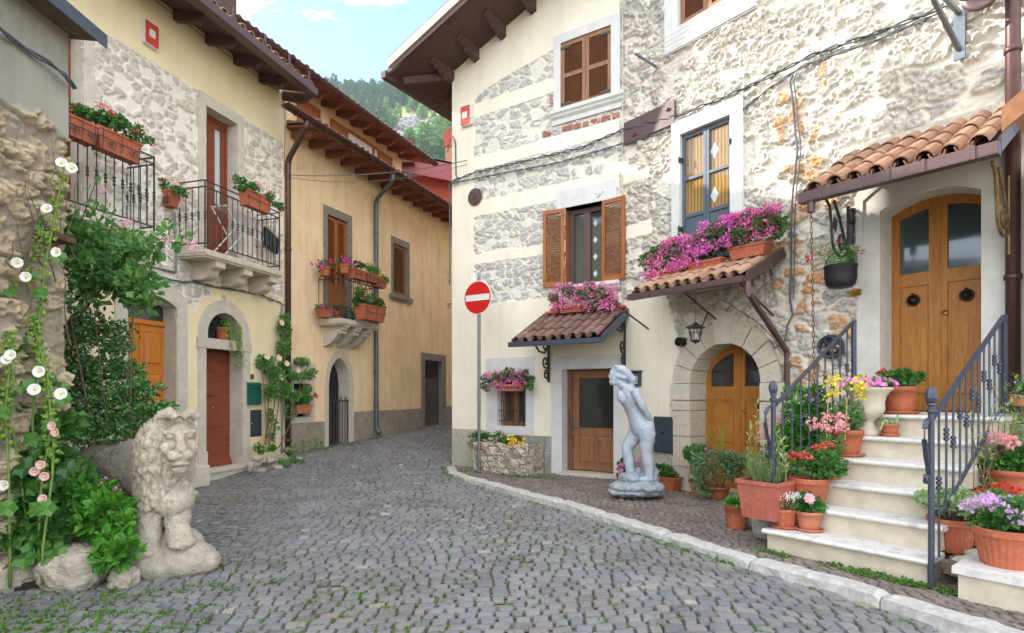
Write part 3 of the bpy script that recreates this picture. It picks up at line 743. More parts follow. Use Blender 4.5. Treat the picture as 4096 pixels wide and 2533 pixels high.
# ------------------------------------------------------------------ building details
def sub(fr,s,o,ang):
    p=fr.P(s,o,0);c,si=math.cos(ang),math.sin(ang)
    d=fr.d*c+fr.n*si; n=fr.n*c-fr.d*si
    f=Frame((p.x,p.y),(d.x,d.y));f.n=n;return f
def surround(fr,H,name,inn,out,front,rec,mat,bottom=None):
    mb=MB();mb.ring(fr,inn,out,front,-rec)
    if bottom: mb.fbox(fr,*bottom)
    return mb.build(name,mat,H)
def slats(mb,fr,s0,s1,o,z0,z1,pitch=.045,dep=.03,tilt=.6):
    z=z0+pitch/2
    up=Vector((0,0,1))
    while z<z1-pitch*.3:
        v=(fr.n*math.cos(tilt)-up*math.sin(tilt))
        mb.obox(fr.P((s0+s1)/2,o,z),fr.d*((s1-s0)/2),v*(dep/2),v.cross(fr.d)*.004);z+=pitch
def shutterleaf(fr,parent,s0,s1,o,z0,z1,mat,mids=(),th=.035,st=.06,rail=.07,solid=None,name='shutter',pitch=.045,back=True):
    mb=MB();e=.001
    mb.fbox(fr,s0,s0+st,o-th/2,o+th/2,z0,z1);mb.fbox(fr,s1-st,s1,o-th/2,o+th/2,z0,z1)
    zs=[z0]+sorted(mids)+[z1]
    mb.fbox(fr,s0+st,s1-st,o-th/2+e,o+th/2-e,z0,z0+rail*1.3);mb.fbox(fr,s0+st,s1-st,o-th/2+e,o+th/2-e,z1-rail,z1)
    for q in mids: mb.fbox(fr,s0+st,s1-st,o-th/2+e,o+th/2-e,q-rail/2,q+rail/2)
    for i in range(len(zs)-1):
        a=zs[i]+(rail*1.3 if i==0 else rail/2);b=zs[i+1]-(rail if i==len(zs)-2 else rail/2)
        if solid and i in solid: mb.fbox(fr,s0+st,s1-st,o-th*.25,o+th*.2,a,b)
        else: slats(mb,fr,s0+st,s1-st,o,a,b,pitch)
    if back: mb.fbox(fr,s0+.01,s1-.01,o-th/2-.012,o-th/2-.004,z0+.01,z1-.01)
    return mb.build(name,mat,parent)
def panel(mb,fr,s0,s1,o,z0,z1,w=.03,raise_=.012):
    """raised field inside a sunk moulding"""
    mb.fbox(fr,s0,s1,o,o+.008,z0,z0+w*.5);mb.fbox(fr,s0,s1,o,o+.008,z1-w*.5,z1);mb.fbox(fr,s0,s0+w*.5,o,o+.008,z0+w*.5,z1-w*.5);mb.fbox(fr,s1-w*.5,s1,o,o+.008,z0+w*.5,z1-w*.5)
    a=[fr.P(s,o+.0005,z) for s,z in ((s0+w,z0+w),(s1-w,z0+w),(s1-w,z1-w),(s0+w,z1-w))]
    k=w*2;b=[fr.P(s,o+raise_,z) for s,z in ((s0+k,z0+k),(s1-k,z0+k),(s1-k,z1-k),(s0+k,z1-k))]
    mb.add(a+b,[(4,5,6,7)]+[(i,(i+1)%4,(i+1)%4+4,i+4) for i in range(4)])
def spiral(r0,r1,a0,turns,n=22):
    return [((r0+(r1-r0)*i/n)*math.cos(a0+turns*2*math.pi*i/n),(r0+(r1-r0)*i/n)*math.sin(a0+turns*2*math.pi*i/n)) for i in range(n+1)]
def chainpts(mb,p0,p1,link=.04,r=.003,w=.011):
    p0=Vector(p0);p1=Vector(p1);n=max(2,int((p1-p0).length/link));t=(p1-p0).normalized()
    u=t.cross(Vector((.3,.9,.1))).normalized();v=t.cross(u)
    for i in range(n):
        c=p0+(p1-p0)*((i+.5)/n);q=u if i%2 else v
        mb.tube([c+t*(link*.62*math.cos(a))+q*(w*math.sin(a)) for a in [k*2*math.pi/8 for k in range(9)]],r,4,False)
# ---- LEFT HOUSE: doors
def jamb(fr,H,d,zb,zs,rise,wl,wr,wt,rec,mat,front=.035,seg=True,name='stone_surround'):
    f=segcontour if seg else contour
    inn=f(d[0],d[1],zb,zs,rise) if rise else contour(d[0],d[1],zb,zs)
    out=f(d[0]-wl,d[1]+wr,zb,zs+wt*(.6 if rise else 1),rise+wt*.4) if rise else contour(d[0]-wl,d[1]+wr,zb,zs+wt)
    return surround(fr,H,name,inn,out,front,rec,mat)
jamb(L,HL,dA,-1.5,1.34,.15,.2,L.s(744)-dA[1],.26,.3,m['stone'])
jamb(L,HL,dB,-1.5,1.0,.12,.2,L.s(363)-dB[1],.24,.3,m['stone'])
for (d,zt) in ((dA,1.06),(dB,.95)):
    mid=(d[0]+d[1])/2
    mb=MB()
    for a,b in ((d[0]-.03,mid-.004),(mid+.004,d[1]+.03)):
        mb.fbox(L,a,b,-.27,-.235,-1.4,zt)
        w=b-a
        for z0,z1 in ((-1.3,-.75),(-.65,.32),(.42,zt-.1)): panel(mb,L,a+.06,b-.05,-.235,z0,z1,.03,.02)
    mb.fbox(L,mid-.022,mid+.022,-.236,-.215,-1.4,zt);mb.fbox(L,d[0],d[1],-.24,-.2,zt,zt+.07)
    dd=mb.build('door',m['orangewood'],HL)
    mb=MB();mb.fbox(L,d[0]-.03,d[1]+.03,-.26,-.25,zt+.07,1.55 if d is dA else 1.2);mb.build('transom_glass',m['glass'],HL)
    mb=MB();c=L.P(mid+.12,-.20,0.0);mb.lathe(c,[(.012,-.035),(.02,-.01),(.045,.0),(.048,.02),(.03,.04),(.006,.045)],14,ax=(L.d,Vector((0,0,1)),L.n),flute=.007);mb.build('door_knob',m['bronze'],dd,smooth=True)
# door C with its lunette
jl=dC[0]-L.s(787);jr=L.s(994)-dC[1]
surround(L,HL,'stone_surround',contour(dC[0],dC[1],-1.34,.76),contour(dC[0]-jl,dC[1]+jr,-1.34,.765),.04,.3,m['stone'])
mb=MB();mb.fbox(L,dC[0]-jl-.03,dC[1]+jr+.02,-.28,.055,.76,.93);mb.build('stone_lintel',m['oldstone'],HL)
for s0,s1 in ((dC[0]-jl-.012,dC[0]+.012),(dC[1]-.012,dC[1]+jr+.012)):
    mb=MB();mb.fbox(L,s0,s1,-.2,.058,-1.34,-.98);mb.build('plinth_block',m['stone'],HL)
surround(L,HL,'arch_surround',contour(dC[0]+.03,dC[1]-.03,.93,1.0,.40,18),contour(dC[0]-jl,dC[1]+jr,.93,1.0,.62,18),.04,.28,m['stone'])
mb=MB();z=-1.3+.13;k=0
while z<.74:
    z1=min(z+.19,.75);mb.fbox(L,dC[0]-.03,dC[1]+.03,-.3,-.262+.001*(k%2),z+.004,z1);z=z1;k+=1
mb.fbox(L,dC[0]-.02,dC[1]+.03,-.31,-.272,-1.3,.75)
mb.prism([L.P(dC[0]-.03,-.25,-1.16),L.P(dC[1]+.03,-.25,-1.16),L.P(dC[1]+.03,-.19,-1.31),L.P(dC[0]-.03,-.19,-1.31)],L.n*-.04)
dd=mb.build('plank_door',m['redwood'],HL)
mb=MB();p=L.P(L.s(853,-.26),-.258,L.z(853,1631,-.26));mb.lathe(p,[(.0,0),(.028,0),(.026,.012),(.0,.014)],14,ax=(L.d,Vector((0,0,1)),L.n));mb.build('brass_lock',m['brass'],dd,smooth=True)
mb=MB();zz=-.0;a=L.P(dC[0]+.32,-.22,-.03);b=L.P(dC[0]+.52,-.22,-.03);mb.tube([a-L.n*.03,a,b,b-L.n*.03],.008,6);mb.build('pull_handle',m['galv'],dd)
mb=MB();mb.fbox(L,dC[0],dC[1],-.26,-.25,.93,1.45);q=mb.build('lunette_glass',m['glass'],HL)
mb=MB();
for i in range(9):
    s_=dC[0]+.04+i*(dC[1]-dC[0]-.08)/8;mb.tube([L.P(s_,-.235,.94),L.P(s_+.1,-.235,1.42)],.003,4);mb.tube([L.P(s_,-.232,.94),L.P(s_-.1,-.232,1.42)],.003,4)
mb.build('wire_mesh',m['iron'],q)
mb=MB();mb.fbox(L,L.s(790),L.s(1003),-.1,.2,-1.70,-1.33);mb.fbox(L,L.s(788),L.s(1005),-.1,.235,-1.33,-1.285);mb.build('door_step',m['stone'],HL)
# balcony doors
for d,wl,wr in ((b1,.2,L.s(367)-b1[1]),(b2,b2[0]-L.s(790),L.s(969)-b2[1])):
    surround(L,HL,'stone_surround',contour(d[0],d[1],2.26,4.84),contour(d[0]-wl,d[1]+wr,2.26,5.03),.035,.3,m['stone'])
    mid=(d[0]+d[1])/2;mb=MB()
    mb.fbox(L,d[0]-.02,d[0]+.05,-.26,-.2,2.26,4.84);mb.fbox(L,d[1]-.05,d[1]+.02,-.26,-.2,2.26,4.84);mb.fbox(L,d[0]+.05,d[1]-.05,-.26,-.2,4.77,4.84)
    for a,b in ((d[0]+.05,mid-.002),(mid+.002,d[1]-.05)):
        mb.fbox(L,a,a+.08,-.27,-.215,2.28,4.77);mb.fbox(L,b-.08,b,-.27,-.215,2.28,4.77)
        for z0,z1 in ((2.28,2.4),(3.25,3.35),(4.68,4.77)): mb.fbox(L,a+.08,b-.08,-.27,-.217,z0,z1)
        mb.fbox(L,a+.08,b-.08,-.262,-.235,2.4,3.25)
    dd=mb.build('balcony_door',m['redwood'],HL)
    mb=MB();mb.fbox(L,d[0]+.1,d[1]-.1,-.256,-.25,3.3,4.7);mb.build('glass_pane',m['lace'],dd)
def balcony(fr,H,s0,s1,o1,zt,th,rails,topz,slabm,corb,cw,corbel_kind,railm,nb,knuckle=None,deco=False):
    mb=MB()
    mb.fbox(fr,s0,s1,.0,o1,zt-th*.45,zt)
    mb.fbox(fr,s0+.03,s1-.03,.0,o1-.03,zt-th,zt-th*.45)
    mb.tube([fr.P(s0+.02,0,zt-th*.62),fr.P(s0+.02,o1-.02,zt-th*.62),fr.P(s1-.02,o1-.02,zt-th*.62),fr.P(s1-.02,0,zt-th*.62)],th*.2,8)
    mb.build('balcony_slab',slabm,H)
    for s_ in corb:
        mb=MB();zc=zt-th
        if corbel_kind==0:
            pr=[(0,zc),(o1-.06,zc),(o1-.06,zc-.1),(o1-.1,zc-.12)]+[(o1-.13-.07*math.sin(t),zc-.12-.07*(1-math.cos(t))) for t in (.5,1.1,1.57)]+[(o1-.22,zc-.23),(o1-.27,zc-.27),(o1-.35,zc-.29),(0.0,zc-.29)]
            mb.prism([fr.P(s_-cw/2,o,z) for o,z in pr],fr.d*cw)
        else:
            pr=[(0,zc),(o1-.05,zc),(o1-.05,zc-.04),(o1-.09,zc-.06),(o1-.09,zc-.09),(o1-.16,zc-.12)]+[((o1-.2)*(1-t),zc-.14-.30*math.sin(t*math.pi/2)) for t in [i/9 for i in range(10)]]
            mb.prism([fr.P(s_-cw/2,o,z) for o,z in pr],fr.d*cw)
            mb.lathe(fr.P(s_-cw/2-.015,o1-.17,zc-.15),[(.0,0),(.035,0),(.035,cw+.03),(.0,cw+.03)],12,ax=(fr.n,Vector((0,0,1)),fr.d))
        mb.build('corbel',slabm,H)
    mb=MB();oi=o1-.05;a=s0+.05;b=s1-.05
    path=[(a,.02),(a,oi),(b,oi),(b,.02)]
    for z in rails:
        for (p,q) in zip(path,path[1:]): mb.bar(fr.P(p[0],p[1],z),fr.P(q[0],q[1],z),.028 if z==max(rails) else .018,.012 if z==max(rails) else .018)
    zlo=min(rails);zhi=sorted(rails)[-2]
    def bal(s_,o_):
        mb.tube([fr.P(s_,o_,zlo),fr.P(s_,o_,zhi)],.0075,6)
        if knuckle: 
            for dz in (-.045,0.0,.045): mb.lathe(fr.P(s_,o_,knuckle+dz),[(.008,-.02),(.019,-.012),(.019,.012),(.008,.02)],8)
    for i in range(nb+1): bal(a+(b-a)*i/nb,oi)
    ns=max(2,int(oi/.125))
    for i in range(ns): bal(a,.02+(oi-.02)*i/ns);bal(b,.02+(oi-.02)*i/ns)
    for s_ in (a,b): mb.bar(fr.P(s_,oi,zt),fr.P(s_,oi,max(rails)),.018,.018)
    if deco:
        for z0,z1 in ((rails[0],rails[1]),(rails[2],rails[3])):
            for p,q,n_ in ((path[0],path[1],3),(path[1],path[2],8),(path[2],path[3],3)):
                for i in range(n_):
                    A=Vector(p).lerp(Vector(q),i/n_);D=Vector(p).lerp(Vector(q),(i+1)/n_);Mx=(A+D)/2
                    if z0==rails[0]:
                        zz=(z0+z1)/2;k1=A.lerp(D,.25);k2=A.lerp(D,.75)
                        for u,v in (((A,zz),(k1,z1)),((k1,z1),(k2,z1)),((k2,z1),(D,zz)),((A,zz),(k1,z0)),((k2,z0),(D,zz))): mb.bar(fr.P(u[0].x,u[0].y,u[1]),fr.P(v[0].x,v[0].y,v[1]),.012,.012)
                    else:
                        mb.bar(fr.P(A.x,A.y,z0),fr.P(D.x,D.y,z1),.012,.012);mb.bar(fr.P(A.x,A.y,z1),fr.P(D.x,D.y,z0),.012,.012)
    return mb.build('balcony_railing',railm,H)
BL2=(LY(9.25),LY(11.02));BL1=(LY(6.3),LY(8.47))
balcony(L,HL,BL2[0],BL2[1],.57,2.26,.12,(2.36,3.25,3.35),3.35,m['travertine'],(LY(9.62),LY(10.22),LY(10.85)),.2,0,m['iron'],15,2.80)
balcony(L,HL,BL1[0],BL1[1],.57,2.26,.12,(2.36,3.25,3.35),3.35,m['travertine'],(LY(6.9),LY(7.5),LY(8.15)),.2,0,m['iron'],18,2.80)
# ---- MIDDLE HOUSE details
bz=(bM[0]-M.s(1293),M.s(1405)-bM[1])
surround(M,HM,'stone_surround',contour(bM[0],bM[1],1.5,3.98),contour(bM[0]-.14,bM[1]+.14,1.5,4.16),.02,.22,m['darkstone'])
midb=(bM[0]+bM[1])/2
for a,b in ((bM[0]+.01,midb-.002),(midb+.002,bM[1]-.01)):
    shutterleaf(M,HM,a,b,-.06,1.58,3.97,m['shutterorange'],mids=(2.45,),solid=(0,),st=.05)
zw0,zw1=M.z(1572,1178),M.z(1572,970)
surround(M,HM,'stone_surround',contour(wM[0],wM[1],zw0,zw1),contour(wM[0]-.1,wM[1]+.12,zw0,zw1+.16),.02,.2,m['darkstone'])
shutterleaf(M,HM,wM[0]+.01,wM[1]-.01,-.06,zw0+.01,zw1-.01,m['shutter'],mids=(),st=.06)
mb=MB();mb.fbox(M,wM[0]-.2,wM[1]+.2,-.05,.09,zw0-.09,zw0-.0);mb.fbox(M,wM[0]-.16,wM[1]+.16,-.05,.06,zw0-.15,zw0-.09);mb.build('window_sill',m['darkstone'],HM)
BM=(M.s(1263)+.02,M.s(1522,.65))
balcony(M,HM,BM[0],BM[1],.65,1.6,.13,(1.66,1.86,2.46,2.66),2.66,m['stone'],(BM[0]+.28,(BM[0]+BM[1])/2,BM[1]-.28),.16,1,m['iron'],9,None,True)
# gothic doorway with gate
cg=(gA[0]+gA[1])/2;hg=(gA[1]-gA[0])/2
def gothic(a,b,z0,zs,rise,n=16):
    c=(a+b)/2;hw=(b-a)/2;L_=[(a,z0)]
    for i in range(n+1):
        t=-1+2*i/n;L_.append((c+t*hw,zs+rise*max(0,1-abs(t)**1.6)**.5))
    return L_+[(b,z0)]
surround(M,HM,'arch_surround',gothic(gA[0],gA[1],-1.6,.2,.60),gothic(gA[0]-.13,gA[1]+.15,-1.6,.2,.80),.025,.31,m['oldstone'])
mb=MB();mb.fbox(M,gA[0]-.05,gA[1]+.05,-.318,-.300,-1.5,.95);mb.build('inner_door',m['dark'],HM)
mb=MB();zg0=-1.22;zg1=-.06;e0=gA[0]+.0;e1=gA[1]-.0
for z in (zg0+.06,zg1-.12): mb.bar(M.P(e0,-.02,z),M.P(e1,-.02,z),.03,.03)
for i in range(8): 
    s_=e0+.02+(e1-e0-.04)*i/7;mb.tube([M.P(s_,-.02,zg0),M.P(s_,-.02,zg1-.12)],.011 if 0<i<7 else .016,6)
for i in range(4):
    for sg in (-1,1):
        c=e0+(e1-e0)*(i+.5)/4;pts=spiral(.055,.012,math.pi/2*(1) ,sg*1.1,14)
        mb.tube([M.P(c+sg*.03+x*.8,-.02,zg1-.07+y) for x,y in pts],.007,5)
mb.build('iron_gate',m['iron'],HM)
surround(M,HM,'stone_surround',contour(gD[0],gD[1],-1.3,.96),contour(gD[0]-.2,gD[1]+.22,-1.3,1.16),.02,.2,m['darkstone'])
mb=MB();mb.fbox(M,gD[0],gD[1],-.16,-.12,-1.1,.95)
ig=mb.build('iron_door',simple('grey_sheet_iron',h('66605c'),.7,.35,6,.2,metal=.3),HM)
mb=MB();mb.fbox(M,gD[0]+.07,gD[1]-.07,-.118,-.112,.45,.86);q=mb.build('grate_opening',m['dark'],ig)
mb=MB()
for i in range(7): mb.tube([M.P(gD[0]+.09+(gD[1]-gD[0]-.18)*i/6,-.1,.42),M.P(gD[0]+.09+(gD[1]-gD[0]-.18)*i/6,-.1,.88)],.008,5)
mb.build('grate_bars',m['iron'],ig)
# niche with stone surround
zn0,zn1=-.5,.2
surround(M,HM,'stone_surround',contour(wN[0],wN[1],zn0,zn1),contour(wN[0]-.2,wN[1]+.12,zn0,zn1+.42),.02,.2,m['oldstone'])
mb=MB();mb.fbox(M,wN[0]-.2,wN[1]+.12,-.2,.02,zn0-.36,zn0);mb.build('stone_sill',m['oldstone'],HM)
mb=MB();mb.fbox(M,wN[0],wN[1],-.2,-.19,zn0,zn1);mb.build('dark_window',m['dark'],HM)
# grey rendered plinth
def plinth(a,b,zt):
    mb=MB();mb.fbox(M,a,b,-.05,.022,-1.7,zt);mb.build('plinth',m['plinth'],HM)
m['plinth']=simple('grey_cement_render',h('a09686'),.9,.3,5,.6,bd=.01)
plinth(M.s(1140),gA[0]-.132,-.62);plinth(gA[1]+.152,gD[0]-.202,-.44);plinth(gD[1]+.222,ms1,-.40)
# upper storey: brown shutter panels and a wide opening
for p0,p1,z0,z1 in ((1192,1281,5.5,6.86),(1324,1392,5.5,6.84),(1513,1569,5.5,6.84)):
    a,b=MU.s(p0,.05),MU.s(p1,.05);mb=MB()
    mb.fbox(MU,a,b,.03,.05,z0,z1);mb.fbox(MU,a,a+.06,.05,.065,z0,z1);mb.fbox(MU,b-.06,b,.05,.065,z0,z1);mb.fbox(MU,a+.06,b-.06,.05,.065,z1-.07,z1);mb.build('panel_shutter',m['shutterorange'],HM)
a,b=MU.s(1392,.03),MU.s(1513,.03)
mb=MB();mb.fbox(MU,a,b,.025,.03,5.5,6.78);wp=mb.build('attic_window',m['white'],HM)
mb=MB();mb.fbox(MU,a,b,.03,.06,6.78,6.86);mb.fbox(MU,b-.28,b-.2,.03,.055,5.5,6.78);mb.fbox(MU,b-.05,b,.03,.055,5.5,6.78);mb.build('window_frame',m['shutterorange'],wp)
# pipes of the middle house
zt=lw-.15*EM-.05
o_=EM+.08
p0=M.P(M.s(1225,o_),o_,zt);sq=M.s(1151,.08)
pp=bend([p0,p0+Vector((0,0,-.12)),M.P(sq,.09,M.z(1151,640,.09)),M.P(sq,.09,-1.3)],.13)
pipe('brown_downpipe',pp,.055,m['brownpipe'],HM,[M.P(sq,.09,z) for z in (2.9,1.0,-.95)])
p0=M.P(M.s(1570,o_),o_,zt);sq=M.s(1505,.08)
zb=road(M.P(sq,.1,0).x,M.P(sq,.1,0).y)
pp=bend([p0,p0+Vector((0,0,-.16)),M.P(sq,.08,M.z(1505,800,.08)),M.P(sq,.08,zb+.22),M.P(sq-.02,.2,zb+.10)],.13)
pipe('grey_downpipe',pp,.055,m['greypipe'],HM,[M.P(sq,.08,z) for z in (4.0,.55,-.3)])
# ---- RIGHT HOUSE, plastered gable
surround(R1,HR,'stone_surround',contour(w2[0],w2[1],5.08,6.30),contour(w2[0]-.14,w2[1]+.17,5.08,6.46),.03,.2,m['whitestone'])
def sill(fr,H,a,b,z,mat,hh=.24):
    mb=MB()
    pr=[(-.1,z),(.13,z),(.13,z-.06),(.10,z-.09),(.09,z-.12),(.05,z-.16),(.045,z-hh),(-.1,z-hh)]
    mb.prism([fr.P(a,o,zz) for o,zz in pr],fr.d*(b-a));return mb.build('window_sill',mat,H)
sill(R1,HR,R1.s(2200,.1),R1.s(2497,.1),5.08,m['whitestone'])
mid=(w2[0]+w2[1])/2
for a,b,hs in ((w2[0]+.005,mid-.003,1),(mid+.003,w2[1]-.005,-1)):
    q=shutterleaf(R1,HR,a,b,-.015,5.085,6.295,m['shutter'],mids=(5.70,),st=.065,pitch=.04)
    e=a if hs>0 else b
    for z in (5.2,6.2): mb=MB();mb.fbox(R1,min(e,e+hs*.2)-.03*(hs>0),max(e,e+hs*.2)+.03*(hs<0),.004,.012,z-.022,z+.022);mb.build('hinge',m['iron'],q)
# half brick course under the sill
mb=MB();s_=R1.s(2168)+.02;rg=random.Random(5)
while s_<R1.s(2480):
    w_=rg.uniform(.1,.2);z0=4.66+.03*rg.random()
    mb.fbox(R1,s_,s_+w_,-.01,.02+rg.random()*.008,z0+.02,z0+.105);s_+=w_+rg.uniform(.02,.05)
for i in range(4): mb.fbox(R1,w2[0]-.22,w2[0]-.15+rg.random()*.02,-.01,.022,5.1+i*.085,5.165+i*.085)
m['brick']=simple('worn_red_brick',h('9c5444'),.9,.4,22,.6,col2=h('c8a898'),island=True)
mb.build('brick_course',m['brick'],HR)
# W1: open shutters
mb=MB();mb.fbox(R1,R1.s(2228),R1.s(2468),-.2,.03,3.32,3.64);mb.build('stone_lintel',m['whitestone'],HR)
surround(R1,HR,'window_reveal',contour(w1[0],w1[1],1.9,3.32),contour(w1[0]-.03,w1[1]+.03,1.9,3.33),.008,.25,m['shutterorange'])
mb=MB();mid=(w1[0]+w1[1])/2
mb.fbox(R1,w1[0],w1[0]+.09,-.2,-.14,1.92,3.3);mb.fbox(R1,w1[1]-.06,w1[1],-.2,-.14,1.92,3.3);mb.fbox(R1,w1[0]+.09,w1[1]-.06,-.2,-.14,3.22,3.3);mb.fbox(R1,mid-.06,mid+.06,-.2,-.135,1.92,3.22);mb.fbox(R1,w1[0]+.09,w1[1]-.06,-.2,-.14,1.92,2.0)
q=mb.build('window_frame',m['brown'],HR)
mb=MB();mb.fbox(R1,w1[0]+.09,w1[1]-.06,-.19,-.18,2.0,3.22);mb.build('glass_pane',m['glass'],q)
mb=MB()
for i in range(4):
    z=2.12+i*.30
    for sx in (mid+.14,): mb.prism([R1.P(sx+a,-.176,z+b) for a,b in ((0,-.065),(.045,0),(0,.065),(-.045,0))],R1.n*.002)
mb.build('lace_curtain',m['lace'],q)
f=sub(R1,w1[0]-.005,.02,math.pi-.10)
q=sub(R1,w1[0],.02,0)
lf=sub(R1,w1[0]-.01,.03,math.pi-.16);lf.n=-lf.n
shutterleaf(lf,HR,0,.40,0.0,1.92,3.31,m['shutterorange'],st=.06,pitch=.04,back=False)
lf=sub(R1,w1[1]+.0,.03,.16)
shutterleaf(lf,HR,0,.45,0.0,1.92,3.31,m['shutterorange'],st=.06,pitch=.04,back=False)
sill(R1,HR,R1.s(2290,.1),R1.s(2478,.1),1.91,m['whitestone'],.16)
# D: brown door with a mesh pane
surround(R1,HR,'stone_surround',contour(dD[0],dD[1],-1.47,.43),contour(R1.s(2210),R1.s(2495),-1.47,.66),.045,.30,m['whitestone'])
dz0,dz1=-1.38,.42;a=dD[0]+.0;b=dD[1]+.02
mb=MB();mb.fbox(R1,a,a+.10,-.26,-.17,dz0,dz1);mb.fbox(R1,b-.02,b,-.26,-.17,dz0,dz1);mb.fbox(R1,a+.10,b-.02,-.26,-.17,dz1-.04,dz1);mb.build('door_frame',m['brownwood'],HR)
a+=.1;b-=.02
mb=MB();mb.fbox(R1,a,a+.12,-.25,-.2,dz0,dz1-.04);mb.fbox(R1,b-.1,b,-.25,-.2,dz0,dz1-.04);mb.fbox(R1,a+.12,b-.1,-.25,-.2,dz1-.15,dz1-.04);mb.fbox(R1,a+.12,b-.1,-.25,-.202,dz0,-.62)
c=(a+b)/2
panel(mb,R1,a+.1,c-.02,-.2,dz0+.1,-.75,.03,.014);panel(mb,R1,c+.02,b-.08,-.2,dz0+.1,-.75,.03,.014)
dd=mb.build('door',m['shutter'],HR)
mb=MB();mb.fbox(R1,a+.12,b-.1,-.235,-.23,-.62,dz1-.15);q=mb.build('door_glass',m['glass'],dd)
mb=MB();n_=26
for i in range(n_): s_=a+.12+(b-a-.22)*i/n_;mb.bar(R1.P(s_,-.215,-.62),R1.P(s_,-.215,dz1-.15),.0025,.0025)
for i in range(44): z=-.62+(dz1-.15+.62)*i/44;mb.bar(R1.P(a+.12,-.215,z),R1.P(b-.1,-.215,z),.0025,.0025)
mb.build('wire_mesh',m['iron'],dd)
mb=MB();z=-.52;p=R1.P(a+.03,-.19,z);mb.fbox(R1,a+.03,a+.06,-.2,-.19,z-.08,z+.08);mb.tube([R1.P(a+.045,-.19,z+.03),R1.P(a+.045,-.15,z+.03),R1.P(a+.0,-.15,z+.03)],.007,6);mb.build('door_handle',m['galv'],dd)
mb=MB();chainpts(mb,R1.P(a-.08,-.17,-.35),R1.P(a+.0,-.14,-.66));chainpts(mb,R1.P(a+.0,-.14,-.66),R1.P(a+.12,-.19,-.62));mb.build('chain',m['rust'],dd)
mb=MB();mb.fbox(R1,a-.035,a+.035,-.165,-.13,-.80,-.74);mb.tube([R1.P(a-.02,-.148,-.74),R1.P(a-.02,-.148,-.70),R1.P(a+.02,-.148,-.70),R1.P(a+.02,-.148,-.74)],.006,6);mb.build('padlock',m['brass'],dd)
mb=MB();mb.fbox(R1,R1.s(2245),R1.s(2500),-.3,.10,-1.6,-1.40);mb.build('door_step',m['stone'],HR)
# barred window
zs0,zs1=zws
surround(R1,HR,'stone_surround',contour(ws[0],ws[1],zs0,zs1),contour(R1.s(1948),R1.s(2139),zs0,zs1+.42),.03,.22,m['whitestone'],bottom=(R1.s(1948),R1.s(2139),-.22,.03,zs0-.13,zs0))
mb=MB();mid=(ws[0]+ws[1])/2;mb.fbox(R1,ws[0],ws[0]+.06,-.2,-.16,zs0,zs1);mb.fbox(R1,ws[1]-.06,ws[1],-.2,-.16,zs0,zs1);mb.fbox(R1,mid-.05,mid+.05,-.2,-.155,zs0,zs1);mb.fbox(R1,ws[0]+.06,ws[1]-.06,-.2,-.165,zs0,zs0+.09)
q=mb.build('window_frame',m['shutter'],HR)
mb=MB();mb.fbox(R1,ws[0],ws[1],-.19,-.185,zs0,zs1);mb.build('glass_pane',m['glass'],q)
mb=MB()
for i in range(5): s_=ws[0]+.06+(ws[1]-ws[0]-.12)*i/4;mb.tube([R1.P(s_,-.04,zs0+.02),R1.P(s_,-.04,zs1)],.008,6);mb.lathe(R1.P(s_,-.04,(zs0+zs1)/2+.05),[(.008,-.03),(.016,0),(.008,.03)],8)
for z in (zs0+.1,zs0+.3): mb.bar(R1.P(ws[0],-.04,z),R1.P(ws[1],-.04,z),.014,.014)
for sg in (-1,1): mb.tube([R1.P(mid+sg*(.14+x),-.03,zs0+.14+y) for x,y in spiral(.07,.015,-1.5,1.2,14)],.006,5)
mb.build('window_bars',m['iron'],HR)
# rock-faced base blocks and rough render at the corner
rg=random.Random(8)
def blockrow(fr,s0,s1,z0,z1,cols,mat,nm,o=.03):
    s_=s0
    while s_<s1-.02:
        w_=min(rg.uniform(*cols),s1-s_);mb=MB();z_=z0
        mb.fbox(fr,s_+.006,s_+w_-.006,-.05,o+rg.random()*.02,z0+.006,z1-.006);mb.build(nm,mat,HR);s_+=w_
m['greyblock']=simple('grey_rockfaced_block',h('aaa69e'),.9,.3,9,.9,bd=.02)
blockrow(R1,R1.s(2062),R1.s(2209),-1.08,-.78,(.3,.5),m['greyblock'],'base_block')
blockrow(R1,R1.s(2040),R1.s(2209),-1.47,-1.09,(.35,.6),m['greyblock'],'base_block')
mb=MB();mb.fbox(R1,.0,R1.s(1960),-.02,.022,-1.6,-.72)
m['roughcast']=simple('rough_cast_render',h('d2cbbb'),.95,.2,16,1.0,bd=.03)
mb.build('rough_render_base',m['roughcast'],HR)
a=R2.s(2498);mb=MB();mb.fbox(R2,R2.s(2505),R2.s(2700)-.03,-.02,.055,-1.6,-.78);mb.build('rough_render_base',m['roughcast'],HR)
# ---- stone front: arched door
ai=contour(dE[0],dE[1],-1.5,.14,.57,20)
ao=contour(dE[0]-.30,dE[1]+.30,-1.5,.14,.93,20)
ca=(dE[0]+dE[1])/2;ra=(dE[1]-dE[0])/2;rga=random.Random(12)
for k in range(9):
    if k==4: continue
    a0=math.pi*k/9+.012;a1=math.pi*(k+1)/9-.012;t_=[a0+(a1-a0)*i/4 for i in range(5)];ro=ra+.29+rga.uniform(-.02,.05)
    surround(R2,HR,'voussoir',[(ca-ra*math.cos(x),.14+.57*math.sin(x)) for x in t_],[(ca-ro*math.cos(x),.14+(.57/ra)*ro*math.sin(x)) for x in t_],.085+rga.uniform(-.006,.01),.37,m['oldstone'])
for s0_,s1_ in ((dE[0]-.29,dE[0]),(dE[1],dE[1]+.29)):
    zc_=-1.5
    while zc_<-.12:
        z1_=min(-.105,zc_+rga.uniform(.38,.6));mb=MB();mb.fbox(R2,s0_-rga.uniform(0,.04),s1_+rga.uniform(-.008,.008),-.37,.085+rga.uniform(-.006,.012),zc_,z1_-.010);mb.build('pillar_block',m['oldstone'],HR);zc_=z1_
